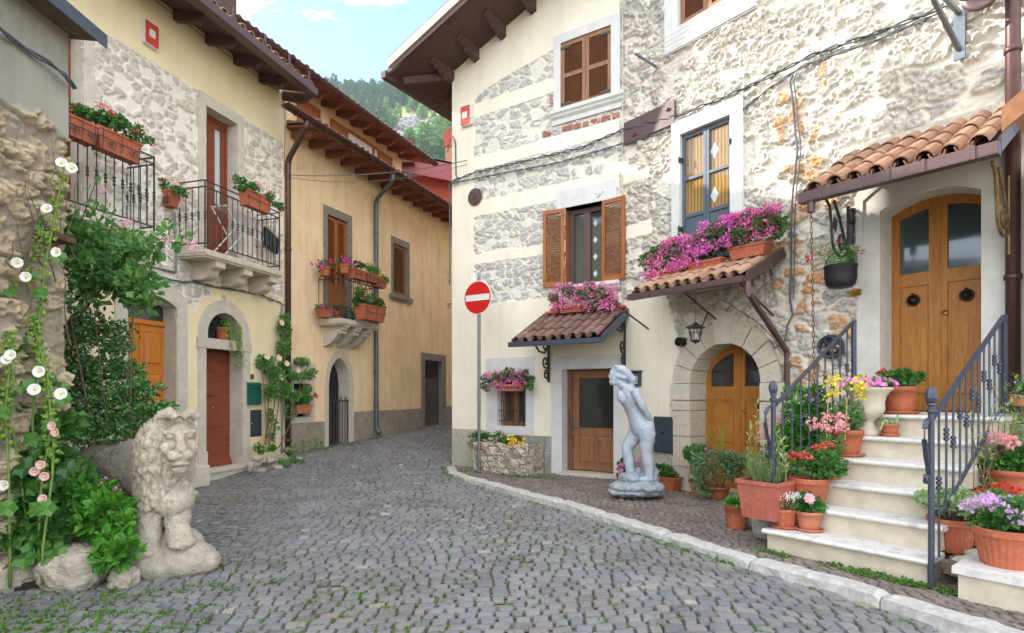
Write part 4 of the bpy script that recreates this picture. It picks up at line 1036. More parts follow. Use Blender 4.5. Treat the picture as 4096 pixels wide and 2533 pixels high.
for s0,s1 in ((dE[0]-.33,dE[0]+.006),(dE[1]-.006,dE[1]+.33)):
    mb=MB();mb.fbox(R2,s0,s1,-.365,.105,-.10,.14);mb.build('springer_block',m['stone'],HR)
mid=(dE[0]+dE[1])/2
mb=MB();mb.prism([R2.P(mid+a,.11,z) for a,z in ((-.13,.70),(.12,.70),(.17,1.14),(-.17,1.16))],R2.n*-.2);mb.build('keystone',m['stone'],HR)
def archdoor(fr,H,s0,s1,o,zb,zs,rise,mid,mat,rows,glassz,segm,gmat,knock,name='double_door'):
    """two leaves under an arched head"""
    c=(s0+s1)/2;hw=(s1-s0)/2
    top=(lambda s_: zs+rise*math.sqrt(max(0,1-((s_-c)/hw)**2))) if not segm else (lambda s_: zs+rise*(1-((s_-c)/hw)**2))
    mb=MB();n=24
    T=.03
    def strip(a,b,zlo,zhi,o0,o1,k=8):
        """panel with a head that follows the arch; zlo/zhi numbers or functions"""
        for i in range(k):
            u=a+(b-a)*i/k;v=a+(b-a)*(i+1)/k
            zl=[zlo(x) if callable(zlo) else zlo for x in (u,v)];zh=[zhi(x) if callable(zhi) else zhi for x in (u,v)]
            if zh[0]-zl[0]<.001 and zh[1]-zl[1]<.001: continue
            mb.hexa([fr.P(u,o0,zl[0]),fr.P(v,o0,zl[1]),fr.P(v,o1,zl[1]),fr.P(u,o1,zl[0]),fr.P(u,o0,zh[0]),fr.P(v,o0,zh[1]),fr.P(v,o1,zh[1]),fr.P(u,o1,zh[0])])
    for a,b in ((s0,mid-.003),(mid+.003,s1)):
        st=.085
        strip(a,a+st,zb,top,o-.045,o,6);strip(b-st,b,zb,top,o-.045,o,4)
        gz0,gz1=glassz
        strip(a+st,b-st,lambda x:top(x)-.11,top,o-.045,o,8)
        strip(a+st,b-st,zb,zb+.12,o-.045,o,1)
        for z0,z1 in rows: mb.fbox(fr,a+st,b-st,o-.045,o-.001,z0,z1)
        strip(a+st,b-st,zb+.1,gz0,o-.04,o-.02,1)
    mb.fbox(fr,mid-.03,mid+.03,o,o+.014,zb,zs+rise-.02)
    dd=mb.build(name,mat,H)
    mb=MB();mb.fbox(fr,s0+.02,s1-.02,o-.036,o-.03,glassz[0]-.02,zs+rise);mb.build('door_glass',gmat,dd)
    return dd
d=archdoor(R2,HR,dE[0]-.0,dE[1]+.0,-.33,-1.42,.14,.57,mid,m['doorwood'],((-.10,.10),(-.9,-.78)),(.10,.7),False,m['glass'],None)
mb=MB()
for a,b in ((dE[0]+.1,mid-.1),(mid+.1,dE[1]-.1)): panel(mb,R2,a,b,-.35,-.77,-.13,.02,.018);panel(mb,R2,a,b,-.35,-1.3,-.92,.02,.018)
mb.build('raised_panels',m['doorwood'],d)
def knocker(fr,s_,o,z,r,par):
    mb=MB();ax=(fr.d,Vector((0,0,1)),fr.n)
    mb.lathe(fr.P(s_,o,z),[(0,0),(r*1.02,0),(r*.98,.012),(r*.6,.02),(r*.5,.028),(r*.3,.05),(0,.055)],18,ax=ax)
    mb.tube([fr.P(s_+r*.85*math.sin(a),o+.035,z-r*.05-r*.85*math.cos(a)) for a in [i*2*math.pi/16 for i in range(17)]],r*.13,6,False)
    mb.lathe(fr.P(s_,o+.02,z+r*.95),[(0,0),(r*.22,0),(r*.2,.03),(0,.035)],8,ax=ax)
    return mb.build('door_knocker',m['bronze'],par,smooth=True)
knocker(R2,R2.s(3047,-.33),-.33,R2.z(3047,1626,-.33),.055,d)
mb=MB();mb.lathe(R2.P(mid+.08,-.33,-.26),[(0,0),(.026,0),(.022,.02),(0,.022)],12,ax=(R2.d,Vector((0,0,1)),R2.n));mb.build('brass_lock',m['brass'],d,smooth=True)
mb=MB();mb.fbox(R2,dE[0]-.1,dE[1]+.1,-.34,.16,-1.6,-1.41);mb.build('door_step',m['travertine'],HR)
# big door above the stairs
fi=segcontour(dF[0],dF[1],-.23,2.11,.13,14)
fo=segcontour(R2.s(3438),R2.s(4036),-.23,2.33,.26,14)
m['ivorystone']=simple('ivory_dressed_stone',h('d8d4cb'),.8,.12,7,.3)
surround(R2,HR,'stone_surround',fi,fo,.05,.33,m['ivorystone'])
fo2=segcontour(R2.s(3438)-.015,R2.s(4036)+.015,1.75,2.35,.27,14);fo3=segcontour(R2.s(3438)+.06,R2.s(4036)-.06,1.75,2.27,.25,14)
surround(R2,HR,'surround_moulding',fo3,fo2,.068,.02,m['ivorystone'])
fmid=R2.s(3752,-.31)
d=archdoor(R2,HR,dF[0],dF[1]+.02,-.31,-.2,2.11,.13,fmid,m['doorwood'],((1.25,1.40),(.0,.09)),(1.40,2.1),True,m['glassblue'],None)
mb=MB()
for px0,px1 in ((3603,3712),(3811,3932)):
    a,b=R2.s(px0,-.31),R2.s(px1,-.31);mb.fbox(R2,a+.008,b-.008,-.335,-.322,.10,1.24)
mb.build('door_panel',m['doorwood'],d)
for px,py in ((3653,1201),(3867,1180)): knocker(R2,R2.s(px,-.31),-.33,R2.z(px,py,-.31),.07,d)
mb=MB();s_=R2.s(3779,-.3);mb.lathe(R2.P(s_,-.31,R2.z(3779,1251,-.31)),[(0,0),(.034,0),(.03,.014),(0,.016)],16,ax=(R2.d,Vector((0,0,1)),R2.n));mb.build('brass_lock',m['brass'],d,smooth=True)
# blue window-door and its stone frame
surround(R2,HR,'stone_surround',contour(bE[0],bE[1],1.8,3.94),contour(R2.s(2698),R2.s(2982),1.8,4.15),.085,.2,m['whitestone'])
m['bluewood']=simple('slate_blue_painted_door',h('525c6c'),.5,.12,6,.06)
mid=(bE[0]+bE[1])/2
mb=MB();gl=[]
for a,b in ((bE[0]+.01,mid-.003),(mid+.003,bE[1]-.01)):
    for u,v in ((a,a+.045),(b-.045,b)): mb.fbox(R2,u,v,-.03,.02,1.85,3.93)
    for z0,z1 in ((1.85,1.9),(2.66,2.71),(3.23,3.27),(3.87,3.93)): mb.fbox(R2,a+.045,b-.045,-.03,.018,z0,z1)
    mb.fbox(R2,a+.045,b-.045,-.012,.0,1.9,2.66);gl.append((a+.045,b-.045))
q=mb.build('window_door',m['bluewood'],HR)
mb=MB()
for a,b in gl: mb.fbox(R2,a,b,-.02,-.015,2.7,3.88)
mb.build('curtained_glass',NT('x').m,q)
t=NT('glass_over_curtain');wv=t.n('ShaderNodeTexWave',bands_direction='X');wv.inputs['Scale'].default_value=9;wv.inputs['Distortion'].default_value=1.5;t.l(t.co,wv.inputs[0])
t.color(t.mix(wv.outputs[1],h('a88850'),h('7a5c38')));t.set(Roughness=.08);t.b.inputs['Coat Weight'].default_value=.6
q.children[0].data.materials[0]=t.m
mb=MB()
for s_,z in ((mid+.12,3.55),(mid+.12,2.9)): mb.prism([R2.P(s_+a,-.013,z+b) for a,b in ((0,-.12),(.07,0),(0,.12),(-.07,0))],R2.n*.002)
mb.build('lace_curtain',m['lace'],q)
for s_ in (bE[0]+.0,bE[1]):
    for z in (2.5,3.55): mb=MB();mb.fbox(R2,s_-.03,s_+.03,.02,.09,z-.03,z+.03);mb.lathe(R2.P(s_,.1,z-.05),[(.012,0),(.012,.1)],8);mb.build('hinge',m['iron'],q)
# upper window
surround(R2,HR,'stone_surround',contour(w3[0],w3[1],5.60,7.2),contour(R2.s(2671),R2.s(3035),5.60,7.4),.085,.2,m['whitestone'],bottom=(R2.s(2671),R2.s(3035),-.2,.085,5.28,5.60))
mid=(w3[0]+w3[1])/2
for a,b in ((w3[0]+.01,mid-.003),(mid+.003,w3[1]-.01)): shutterleaf(R2,HR,a,b,.0,5.61,7.19,m['shutter'],mids=(6.4,),st=.07,pitch=.042)
# downpipe and neighbour wall at the right edge
sp=R2.s(4052,.12)
pipe('red_downpipe',[R2.P(sp,.12,-.2),R2.P(sp,.12,8.2)],.062,m['redpipe'] if 'redpipe' in m else m['brownpipe'],HR,[R2.P(sp,.12,z) for z in (1.15,3.4)])
# ------------------------------------------------------------------ awnings
def awning(fr,H,a,b,o1,zw,zo,tile,pitch,seed,gmat,gh=.09,flash=None,name='awning',rails=True,r=.082):
    """tiled canopy fixed to the wall: boards, tiles, gutter"""
    A=bpy.data.objects.new(name,None);C.objects.link(A);A.parent=H;A['_o']=H['_o']
    slope=(zw-zo)/o1
    mb=MB();mb.prism([fr.P(a,0,zw-.03),fr.P(a,o1,zo-.03),fr.P(a,o1,zo+.0),fr.P(a,0,zw+.0)],fr.d*(b-a));mb.build('awning_boards',m['eavewood'],A)
    mb=MB();L_=math.hypot(o1,zw-zo);tileroof(mb,fr,a+.03,b-.03,o1+.03,zo,slope,L_-.03,pitch=pitch,seg=.34,seed=seed,r=r);mb.build('awning_tiles',tile,A)
    mb=MB()
    mb.fbox(fr,a-.02,b+.02,o1+.01,o1+.11,zo-gh+.005,zo-gh+.015);mb.fbox(fr,a-.02,b+.02,o1+.10,o1+.112,zo-gh+.015,zo+.012);mb.fbox(fr,a-.02,b+.02,o1,o1+.01,zo-gh+.005,zo+.0)
    for e in (a-.02,b+.01): mb.fbox(fr,e,e+.012,o1+.01,o1+.1,zo-gh+.015,zo+.01)
    mb.build('gutter',gmat,A)
    for e,w_ in ((a-.025,.025),(b,.025)):
        mb=MB();mb.prism([fr.P(e,0,zw-.06),fr.P(e,o1,zo-.06),fr.P(e,o1,zo+.07),fr.P(e,0,zw+.09)],fr.d*w_)
        mb.build('verge_flashing',gmat,A)
    return A
a1,b1_=R1.s(2183),R1.s(2517)
AW1=awning(R1,HR,a1,b1_,1.12,1.38,.83,m['tiledark'],.165,3,m['ironblue'],.07,name='tiled_awning',r=.068)
mb=MB();mb.prism([R1.P(a1+.1,.0,1.47),R1.P(a1+.1,.2,1.46),R1.P(a1+.1,.22,1.42),R1.P(a1+.1,0,1.40)],R1.d*(b1_-a1-.12))
mb.prism([R1.P(a1+.1,.0,1.56),R1.P(a1+.1,.012,1.56),R1.P(a1+.1,.03,1.46),R1.P(a1+.1,0,1.46)],R1.d*(b1_-a1-.12));mb.build('red_flashing',m['redplate'] if 'redplate' in m else simple('red_flashing',h('b0463c'),.6,.15,10,.2),AW1)
def scrollbracket(fr,A,s_,z0,z1,o1,mat,kind=0,th=.02,nm='scroll_bracket'):
    mb=MB()
    mb.bar(fr.P(s_,.055,z0),fr.P(s_,.055,z1),.04,.03,up=tuple(fr.n))
    H_=z1-z0
    def path(pts): mb.tube([fr.P(s_,o,z) for o,z in pts],th*.5,6)
    if kind==0:
        c=(.12,z0+.1);path([(.05,z0+.24)]+[(.13+x,z0+.13+y) for x,y in spiral(.09,.03,2.2,-1.15,16)])
        path([(.05,z0+.22)]+[(.16+x,z0+.36+y) for x,y in spiral(.12,.03,-2.4,1.2,18)])
        path([(.10,z1-.16),(.2,z1-.28),(.4,z1-.26),(.5,z1-.18)]+[(.5+x,z1-.11+y) for x,y in spiral(.07,.02,-1.5,1.1,14)])
        path([(.05,z1-.02)]+[(.16+x,z1-.14+y) for x,y in spiral(.11,.03,1.9,-1.2,16)])
    else:
        path([(.78,z1-.01),(.66,z1-.10),(.62,z1-.28),(.60,z1-.42)]+[(.38+.22*math.cos(t),z1-.44-.19*math.sin(t)) for t in [i*math.pi/10 for i in range(1,11)]]+[(.16,z1-.3)])
        path([(.55,z1-.01),(.42,z1-.16),(.30,z1-.36),(.2,z1-.52)])
        path([(.22,z1-.48)]+[(.34+x,z1-.44+y) for x,y in spiral(.12,.03,3.1,1.3,18)])
        for zc_ in (z1-.10,z1-.60): path([(.075+.075*math.cos(t),zc_+.085*math.sin(t)) for t in [i*math.pi/7 for i in range(15)]])
        path([(.17,z1),(.17,z1-.78)])
        mb.prism([fr.P(s_-.004,o,z) for o,z in ((.46,z1-.22),(.56,z1-.2),(.58,z1-.32),(.5,z1-.36))],fr.d*.01)
    return mb.build(nm,mat,A)
scrollbracket(R1,AW1,R1.s(2200),.20,1.0,1.1,m['iron'],0,.036);scrollbracket(R1,AW1,R1.s(2505),.42,1.3,1.1,m['iron'],0,.036)
# awning over the arched door
a2,b2_=R2.s(2527,.96)+.03,R2.s(3003,.96)-.02
AW2=awning(R2,HR,a2,R2.s(3140),.96,1.86,1.41,m['tilepale'],.17,5,m['brown'],.07,name='tiled_awning',r=.07)
mb=MB()
for px in (2600,2880,3100):
    s_=R2.s(px)
    mb.bar(R2.P(s_,.0,1.02),R2.P(s_,.85,1.36),.02,.02)
s_=R2.s(2880);mb.bar(R2.P(s_,.3,1.15),R2.P(s_-.14,.28,.9),.014,.014);mb.build('awning_struts',m['rust'],AW2)
sE=b2_;sW=R2.s(3148,.06)
pp=[R2.P(sE,1.0,1.35),R2.P(sE,1.0,1.2),R2.P(sE+.02,.98,1.18),R2.P(sW,.06,.54),R2.P(sW,.06,-1.4)]
mb=MB()
for p,q in zip(pp,pp[1:]): mb.bar(p,q,.055,.055)
mb.build('square_downpipe',m['brown'],AW2)
mb=MB();chainpts(mb,R2.P(R2.s(2782,.66),.66,1.44),R2.P(R2.s(2782,.66),.66,.96),.05,.003)
sl_=R2.s(2782,.66);zc=.66
LN=thing('wall_lantern','black iron lantern hanging on a chain under the tiled awning over the arched door','lantern',R2.P(sl_,.66,.72))
mb.build('chain',m['iron'],LN)
mb=MB();c=R2.P(sl_,.66,.70)
mb.lathe(c,[(.02,.27),(.035,.25),(.14,.205),(.145,.195),(.10,.195),(.015,.24)],6)
mb.build('lantern_roof',m['iron'],LN)
mb=MB()
for k in range(6):
    a=k*math.pi/3;u=Vector((math.cos(a),math.sin(a),0));w_=Vector((-u.y,u.x,0))
    mb.bar(c+u*.10+Vector((0,0,.195)),c+u*.062+Vector((0,0,.03)),.008,.008)
    a2_=a+math.pi/6;u2=Vector((math.cos(a2_),math.sin(a2_),0));w2_=Vector((-u2.y,u2.x,0))
    for sg in (-1,1): mb.tube([c+u2*.075+w2_*(sg*(.018+x*.6))+Vector((0,0,.12+y)) for x,y in spiral(.035,.008,1.5*sg,1,10)],.003,4)
mb.lathe(c,[(.066,.03),(.07,.02),(.05,.0),(.015,-.015),(.0,-.03)],6);mb.build('lantern_cage',m['iron'],LN)
mb=MB();mb.lathe(c,[(.0,.05),(.02,.05),(.03,.09),(.025,.12),(.0,.14)],10);mb.build('bulb',m['whitepaint'],LN,smooth=True)
# big awning over the stair door
a3,b3=R2.s(3206,1.14)+.03,R2.s(3993,1.14)
sl3=R2.s(3384);sr3=R2.s(4030)
AW3=awning(R2,HR,a3,b3,1.14,2.82,2.15,m['tile'],.2,9,m['brown'],.1,name='tiled_awning',r=.085)
for px in (3290,3560,3700,3900): 
    s_=R2.s(px,1.2);mb=MB();mb.fbox(R2,s_-.015,s_+.015,1.252,1.262,2.05,2.17);mb.build('gutter_clip',m['brown'],AW3)
mb=MB();p=R2.P(a3+.1,1.2,2.06);mb.lathe(p,[(.045,0),(.04,-.12),(.0,-.12)],8);mb.build('gutter_outlet',m['brown'],AW3)
scrollbracket(R2,AW3,R2.s(3402,.1),1.45,2.22,1.0,m['iron'],1,.034);scrollbracket(R2,AW3,R2.s(4022,.3),1.3,2.15,1.0,simple('gilded_iron',h('8a7048'),.5,.4,20,.2,metal=.5),1,.034)
mb=MB();mb.prism([R2.P(sl3-.0,0,2.82),R2.P(b3,0,2.82),R2.P(b3,.13,2.80),R2.P(sl3,.13,2.80)],(0,0,.12));mb.build('mortar_flaunch',m['oldstone'],AW3)
# rain chain
RC=thing('rain_chain','long rusty rain chain hanging from the gutter end of the big awning','chain',R2.P(a3+.1,1.2,-1.0))
mb=MB();chainpts(mb,p+Vector((0,0,-.12)),R2.P(a3+.13,1.15,-.9),.055,.004,.013);mb.build('chain_links',m['rust'],RC)
# neighbouring awning at the right edge
NB=thing('neighbour_house','grey wall and copper coloured awning edge of the next house at the right edge','house',R2.P(RE+.3,.5,-1.45))
mb=MB();mb.fbox(R2,RE-.02,RE+3,-.3,.35,-1.7,2.2);mb.build('wall',m['darkstone'],NB)
mb=MB();aa=R2.P(R2.s(4010,1.3),1.3,2.2);bb=aa+Vector((.55,-.35,.55));mb.prism([aa,bb,bb+Vector((0,0,.2)),aa+Vector((0,0,.2))],R2.n*.03);mb.prism([aa+Vector((0,0,.2)),bb+Vector((0,0,.2)),bb+Vector((0,0,.2))-R2.n*1.2,aa+Vector((0,0,.2))-R2.n*1.2],(0,0,.02));mb.build('copper_flashing',simple('copper_sheet',h('a06c44'),.5,.3,10,.1,metal=.3),NB)
# ------------------------------------------------------------------ stairs
ST=thing('entrance_stairs','pale travertine entrance steps with marble treads rising to the big wooden double door','stairs',R2.P(4.4,1.6,WALK))
sa,sb=3.80,5.06
def tread(name,s0,s1,o0,o1,z,par,riser_z,edge=.03):
    mb=MB();mb.fbox(R2,s0-.03,s1+.03,o0,o1+.035,z-.042,z)
    mb.tube([R2.P(s0-.03,o1+.035,z-.021),R2.P(s1+.03,o1+.035,z-.021)],.021,8)
    mb.build('tread',m['marble'],par)
    mb=MB();mb.fbox(R2,s0,s1,o0,o1,riser_z,z-.0425);mb.build('riser',m['travertine'],par)
zz=[-1.26,-1.053,-.846,-.639,-.432,-.218]
for i,z in enumerate(zz):
    o1=2.37-.3*i
    o0=2.07-.3*i if i<5 else .0
    s0=sa if i<5 else sa-.10
    tread('t',s0,sb+(.0 if i<5 else .1),o0-.0 if i<5 else 0.0,o1,z,ST,(zz[i-1] if i else WALK-.05),)
mb=MB()
for i,z in enumerate(zz):
    o1=2.05-.3*i
    if o1>.0: mb.fbox(R2,sa+.005,sb-.005,.0 if i==0 else .0,o1,(zz[i-1] if i else WALK-.05),z-.05)
mb.build('stair_core',m['travertine'],ST)
# stone cheek walls to left and right
mb=MB();mb.prism([R2.P(sa-.12,0,WALK),R2.P(sa-.12,2.0,WALK),R2.P(sa-.12,.75,-.25),R2.P(sa-.12,0,-.25)],R2.d*.12);mb.build('side_wall',m['oldstone'],ST)
def railing(label,sx,foot,tops,posts,nb,grp):
    RT=thing('stair_railing',label,'railing',R2.P(sx,foot[0],foot[1]),grp)
    (on,zn),(oe,ze)=tops
    # newel
    mb=MB();mb.tube([R2.P(sx,foot[0],foot[1]),R2.P(sx,foot[0],zn-.02)],.022,10)
    mb.lathe(R2.P(sx,foot[0],zn-.02),[(.022,0),(.034,.01),(.034,.03),(.02,.04),(.02,.05),(.032,.06),(.03,.075)],12);mb.build('newel_post',m['ironblue'],RT,smooth=False)
    mb=MB();pr=[(.018,.07),(.034,.085),(.043,.115),(.041,.15),(.03,.18),(.014,.198),(.0,.2)]
    mb.lathe(R2.P(sx,foot[0],zn-.02),pr,14,flute=.005);mb.build('pinecone_finial',m['ironblue'],RT)
    # handrail with a scroll at the foot
    hs=zn-.06
    mb=MB();mb.bar(R2.P(sx,foot[0]-.02,hs),R2.P(sx,oe,ze),.042,.014);mb.build('handrail',m['ironblue'],RT)
    mb=MB()
    sc_pts=[(foot[0]+.03,hs-.0),(foot[0]+.10,hs-.015),(foot[0]+.145,hs-.07),(foot[0]+.15,hs-.15),(foot[0]+.12,hs-.26),(foot[0]+.07,hs-.36),(foot[0]+.05,hs-.43)]+[(foot[0]+.095+x,hs-.44+y) for x,y in spiral(.045,.018,math.pi*1.0,1.05,12)]
    for p,q in zip(sc_pts,sc_pts[1:]): mb.bar(R2.P(sx,p[0],p[1]),R2.P(sx,q[0],q[1]),.034,.011,up=(0.1,0,1))
    mb.build('rail_scroll',m['ironblue'],RT)
    zb0=zz[0]+.2;
    slope=.207/.3
    bot=lambda o: -1.02+(foot[0]-o)*((.72)/(foot[0]-oe))*1.06 if False else zn-.06-(.86)+ (foot[0]-o)*((ze-hs)/(foot[0]-oe))
    mb=MB();mb.bar(R2.P(sx,foot[0]-.3,bot(foot[0]-.3)),R2.P(sx,oe,bot(oe)),.02,.03);mb.build('lower_rail',m['ironblue'],RT)
    for i in range(1,nb+1):
        o=foot[0]+(oe-foot[0])*i/(nb+1);zt=hs+(ze-hs)*i/(nb+1);zb=bot(o)
        if o>foot[0]-.3: zb=zz[0]+.0
        mb=MB();mb.tube([R2.P(sx,o,zb),R2.P(sx,o,zt)],.0085,6)
        k=zb+(zt-zb)*.52+( -.03 if i%2 else .12)
        for dz in (-.035,0,.035): mb.lathe(R2.P(sx,o,k+dz),[(.009,-.018),(.021,-.01),(.021,.01),(.009,.018)],8)
        mb.build('baluster',m['ironblue'],RT)
    mb=MB();mb.bar(R2.P(sx,oe,bot(oe)-.1),R2.P(sx,oe,ze+.0),.04,.04);mb.build('end_post',m['ironblue'],RT)
    return RT
railing('slate blue iron stair railing between the arched door and the steps',3.80,(2.26,zz[0]),((2.26,-.06),(.45,.82)),None,9,'stair railings')
railing('slate blue iron stair railing on the sage pot side of the steps',5.10,(2.42,WALK),((2.42,-.13),(.30,.76)),None,11,'stair railings')
# second flight belonging to the neighbour
S2=thing('side_steps','short marble topped side steps holding geranium pots at the right edge','stairs',R2.P(5.9,2.6,WALK))
for z,oa,ob_2,zb in ((-1.225,1.25,2.56,-1.5),(-.93,.45,1.25,-1.22),(-.58,.36,.45,-.925)):
    mb=MB();mb.fbox(R2,5.27,6.9,oa-.02,ob_2+.03,z-.05,z);mb.build('tread',m['marble'],S2)
    mb=MB();mb.fbox(R2,5.30,6.88,(.36 if oa<1 else 1.0),ob_2,zb,z-.051);mb.build('riser',m['travertine'],S2)
# rubble and beam between the two flights
RB=thing('rubble_base','low heap of rubble stones under the old timber between both flights of steps','rubble',R2.P(5.25,1.9,WALK))
rg=random.Random(3);mb=MB()
def rock(mb,c,rx,ry,rz,seed,n=9,rough=.25,ax=None,sq=.55):
    rr=np.random.default_rng(seed);c=Vector(c)
    nu,nv=12,8;b=len(mb.v);ph=rr.random(6)*6
    u,v,w_=ax if ax else (Vector((1,0,0)),Vector((0,1,0)),Vector((0,0,1)))
    for j in range(nv+1):
        th=math.pi*j/nv
        for i in range(nu):
            a=2*math.pi*i/nu
            x,y,z=math.sin(th)*math.cos(a),math.sin(th)*math.sin(a),math.cos(th)
            q=(abs(x)**4+abs(y)**4+abs(z)**4)**-.25
            f=sq*q+1-sq
            f*=1+rough*(math.sin(3*x+ph[0]+2*y)*.35+math.sin(4*y+ph[1]+3*z)*.35+math.sin(5*z+ph[2]+4*x)*.3+float(rr.normal(0,.12)) if 0<j<nv else 0)
            mb.v.append(tuple(c+u*(x*rx*f)+v*(y*ry*f)+w_*(z*rz*f)))
    for j in range(nv):
        for i in range(nu):
            i2=(i+1)%nu;mb.f.append([b+j*nu+i,b+(j+1)*nu+i,b+(j+1)*nu+i2,b+j*nu+i2])
for i in range(26):
    s_=5.12+rg.random()*.26;o=.5+rg.random()*1.75;z=WALK+.03+rg.random()*.16
    p=R2.P(s_,o,z);rock(mb,p,.07+rg.random()*.05,.06+rg.random()*.05,.04+rg.random()*.03,i)
mb.build('rubble_stones',m['oldstone'],RB)
mb=MB();mb.fbox(R2,5.10,5.40,.3,2.0,-1.5,-1.3);mb.build('rubble_core',m['darkstone'],RB)
BE=MB();BE.fbox(R2,5.13,5.40,1.80,2.26,-1.375,-1.285);tag(BE.build('timber_block',m['beam']),'weathered old timber block under the potted sage by the steps','timber')
# ------------------------------------------------------------------ things on the walls
def alarm(fr,px0,px1,py0,py1,label,word=None):
    s0,s1=fr.s(px0,.1),fr.s(px1,.1);c=(s0+s1)/2;z0=fr.z(px0,py1,.1) if 0 else fr.z((px0+px1)/2,py1,.1);z1=fr.z((px0+px1)/2,py0,.1)
    T=thing('alarm_box',label,'alarm box',fr.P(c,0,z0),'burglar alarm boxes')
    def rr(a,b,c_,d,r=.025,n=4):
        pts=[]
        for cx,cz,a0 in ((b-r,d-r,0),(a+r,d-r,90),(a+r,c_+r,180),(b-r,c_+r,270)):
            for i in range(n+1): t=R(a0+90*i/n);pts.append((cx+r*math.cos(t),cz+r*math.sin(t)))
        return pts
    mb=MB();mb.prism([fr.P(a,.0,b) for a,b in rr(s0,s1,z0,z1)],fr.n*.085);mb.build('housing',m['whitepaint'],T)
    w=(s1-s0);mb=MB();e=.012
    if word: mb.prism([fr.P(a,.0855,b) for a,b in rr(s0+e,s1-w*.18,z0+e,z1-e)],fr.n*.006)
    else: mb.prism([fr.P(a,.0855,b) for a,b in rr(s0+e,s1-e,z0+e,z1-e)],fr.n*.006)
    mb.build('red_cover',m['orangered'],T)
    hh=z1-z0;cc=(s0+s1-(w*.18 if word else 0))/2
    mb=MB();mb.prism([fr.P(a,.0916,b) for a,b in rr(cc-w*.2,cc+w*.2,z0+hh*.36,z0+hh*.68,.01)],fr.n*.006);mb.build('white_lamp',m['whitepaint'],T)
    if word:
        cu=bpy.data.curves.new('text','FONT');cu.body=word;cu.size=.05;cu.extrude=.001
        o=bpy.data.objects.new('lettering',cu);C.objects.link(o);o.parent=T
        p=fr.P(s1-w*.05,.0865,z0+hh*.12)-Vector(T['_o']);o.location=p
        M3=Matrix((Vector((0,0,1)),-fr.d,fr.n)).transposed() if fr.d.cross(Vector((0,0,1))).dot(fr.n)<0 else Matrix((Vector((0,0,1)),-fr.d,fr.n)).transposed()
        o.rotation_euler=M3.to_euler();bpy.context.view_layer.update()
        me=bpy.data.meshes.new_from_object(o);o2=bpy.data.objects.new('lettering',me);C.objects.link(o2);o2.parent=T;o2.location=o.location;o2.rotation_euler=o.rotation_euler;me.materials.clear();me.materials.append(m['galv']);bpy.data.objects.remove(o);o2.name='lettering'
alarm(L,582,640,90,185,'white and red alarm box on the cream wall above the balconies')
alarm(R1,1839,1886,420,500,'white and red alarm box near the corner of the pale house','Nice')
# no entry sign
sp=R1.P(R1.s(1916,.75),.75,0)
T=thing('no_entry_sign','round red no entry sign with white bar on a grey pole by the corner','road sign',(sp.x,sp.y,WALK))
mb=MB();mb.tube([(sp.x,sp.y,WALK),(sp.x,sp.y,R1.z(1916,1105,.75))],.030,14);mb.build('pole',m['galv'],T,smooth=False)
zc=R1.z(1916,1190,.8);rad=.305;c=Vector((sp.x,sp.y,zc))+R1.n*.045
ax=(R1.d,Vector((0,0,1)),R1.n)
mb=MB();mb.lathe(c,[(0,-.01),(rad,-.01),(rad,.0),(rad*.955,.002),(0,.002)],40,ax=ax,cap=False);mb.build('white_rim',m['whitepaint'],T)
mb=MB();mb.lathe(c,[(0,.0025),(rad*.955,.0025),(rad*.955,.004),(0,.004)],40,ax=ax,cap=False);mb.build('red_disc',m['redpaint'],T)
mb=MB();mb.prism([c+R1.n*.0045+R1.d*a+Vector((0,0,b)) for a,b in ((-.265,-.055),(.265,-.055),(.265,.055),(-.265,.055))],R1.n*.002);mb.build('white_bar',m['whitepaint'],T)
for dz in (-.12,.12):
    mb=MB();mb.obox(Vector((sp.x,sp.y,zc+dz))+R1.n*.0,R1.d*.05,R1.n*.036,Vector((0,0,.012)));mb.build('clamp',m['galv'],T)
# tie plates
T=MB();T.lathe(R1.P(R1.s(1904),.0,R1.z(1904,790)),[(0,.03),(.17,.03),(.17,.042),(.05,.046),(.04,.07),(.0,.07)],28,ax=(R1.d,Vector((0,0,1)),R1.n));tag(T.build('tie_plate',m['brown']),'round dark iron tie plate with central bolt on the plaster strip','tie plate')
T=MB();a,b=R2.s(2508),R2.s(2709);T.fbox(R2,a,b,.04,.075,R2.z(2600,545),R2.z(2600,455));T.lathe(R2.P(R2.s(2550),.075,R2.z(2600,520)),[(.03,0),(.03,.03),(0,.03)],8,ax=(R2.d,Vector((0,0,1)),R2.n));T.lathe(R2.P(R2.s(2680),.075,R2.z(2600,480)),[(.03,0),(.03,.03),(0,.03)],8,ax=(R2.d,Vector((0,0,1)),R2.n));tag(T.build('tie_plate',m['brown']),'long rectangular brown iron tie plate beside the blue window door','tie plate')
# utilities
def plate(fr,px0,px1,py0,py1,o,name,mat,label,cat,th=.03):
    s0,s1=fr.s(px0,o),fr.s(px1,o);z0,z1=fr.z((px0+px1)/2,py1,o),fr.z((px0+px1)/2,py0,o)
    T=thing(name,label,cat,fr.P((s0+s1)/2,0,z0))
    mb=MB();mb.fbox(fr,s0,s1,.0,th*.7,z0,z1);mb.build('frame',mat,T)
    mb=MB();mb.fbox(fr,s0+.018,s1-.018,th*.7+.001,th,z0+.018,z1-.018);mb.build('cover',mat,T);return T,s0,s1,z0,z1
T,s0,s1,z0,z1=plate(L,1000,1048,1640,1747,.03,'meter_cabinet',m['darkbox'],'dark slate meter cabinet set low in the wall under the green mailbox','cabinet')
mb=MB();mb.lathe(L.P(s0+.05,.03,(z0+z1)/2),[(0,0),(.01,0),(.01,.005),(0,.005)],8,ax=(L.d,Vector((0,0,1)),L.n));mb.build('lock',m['whitepaint'],T)
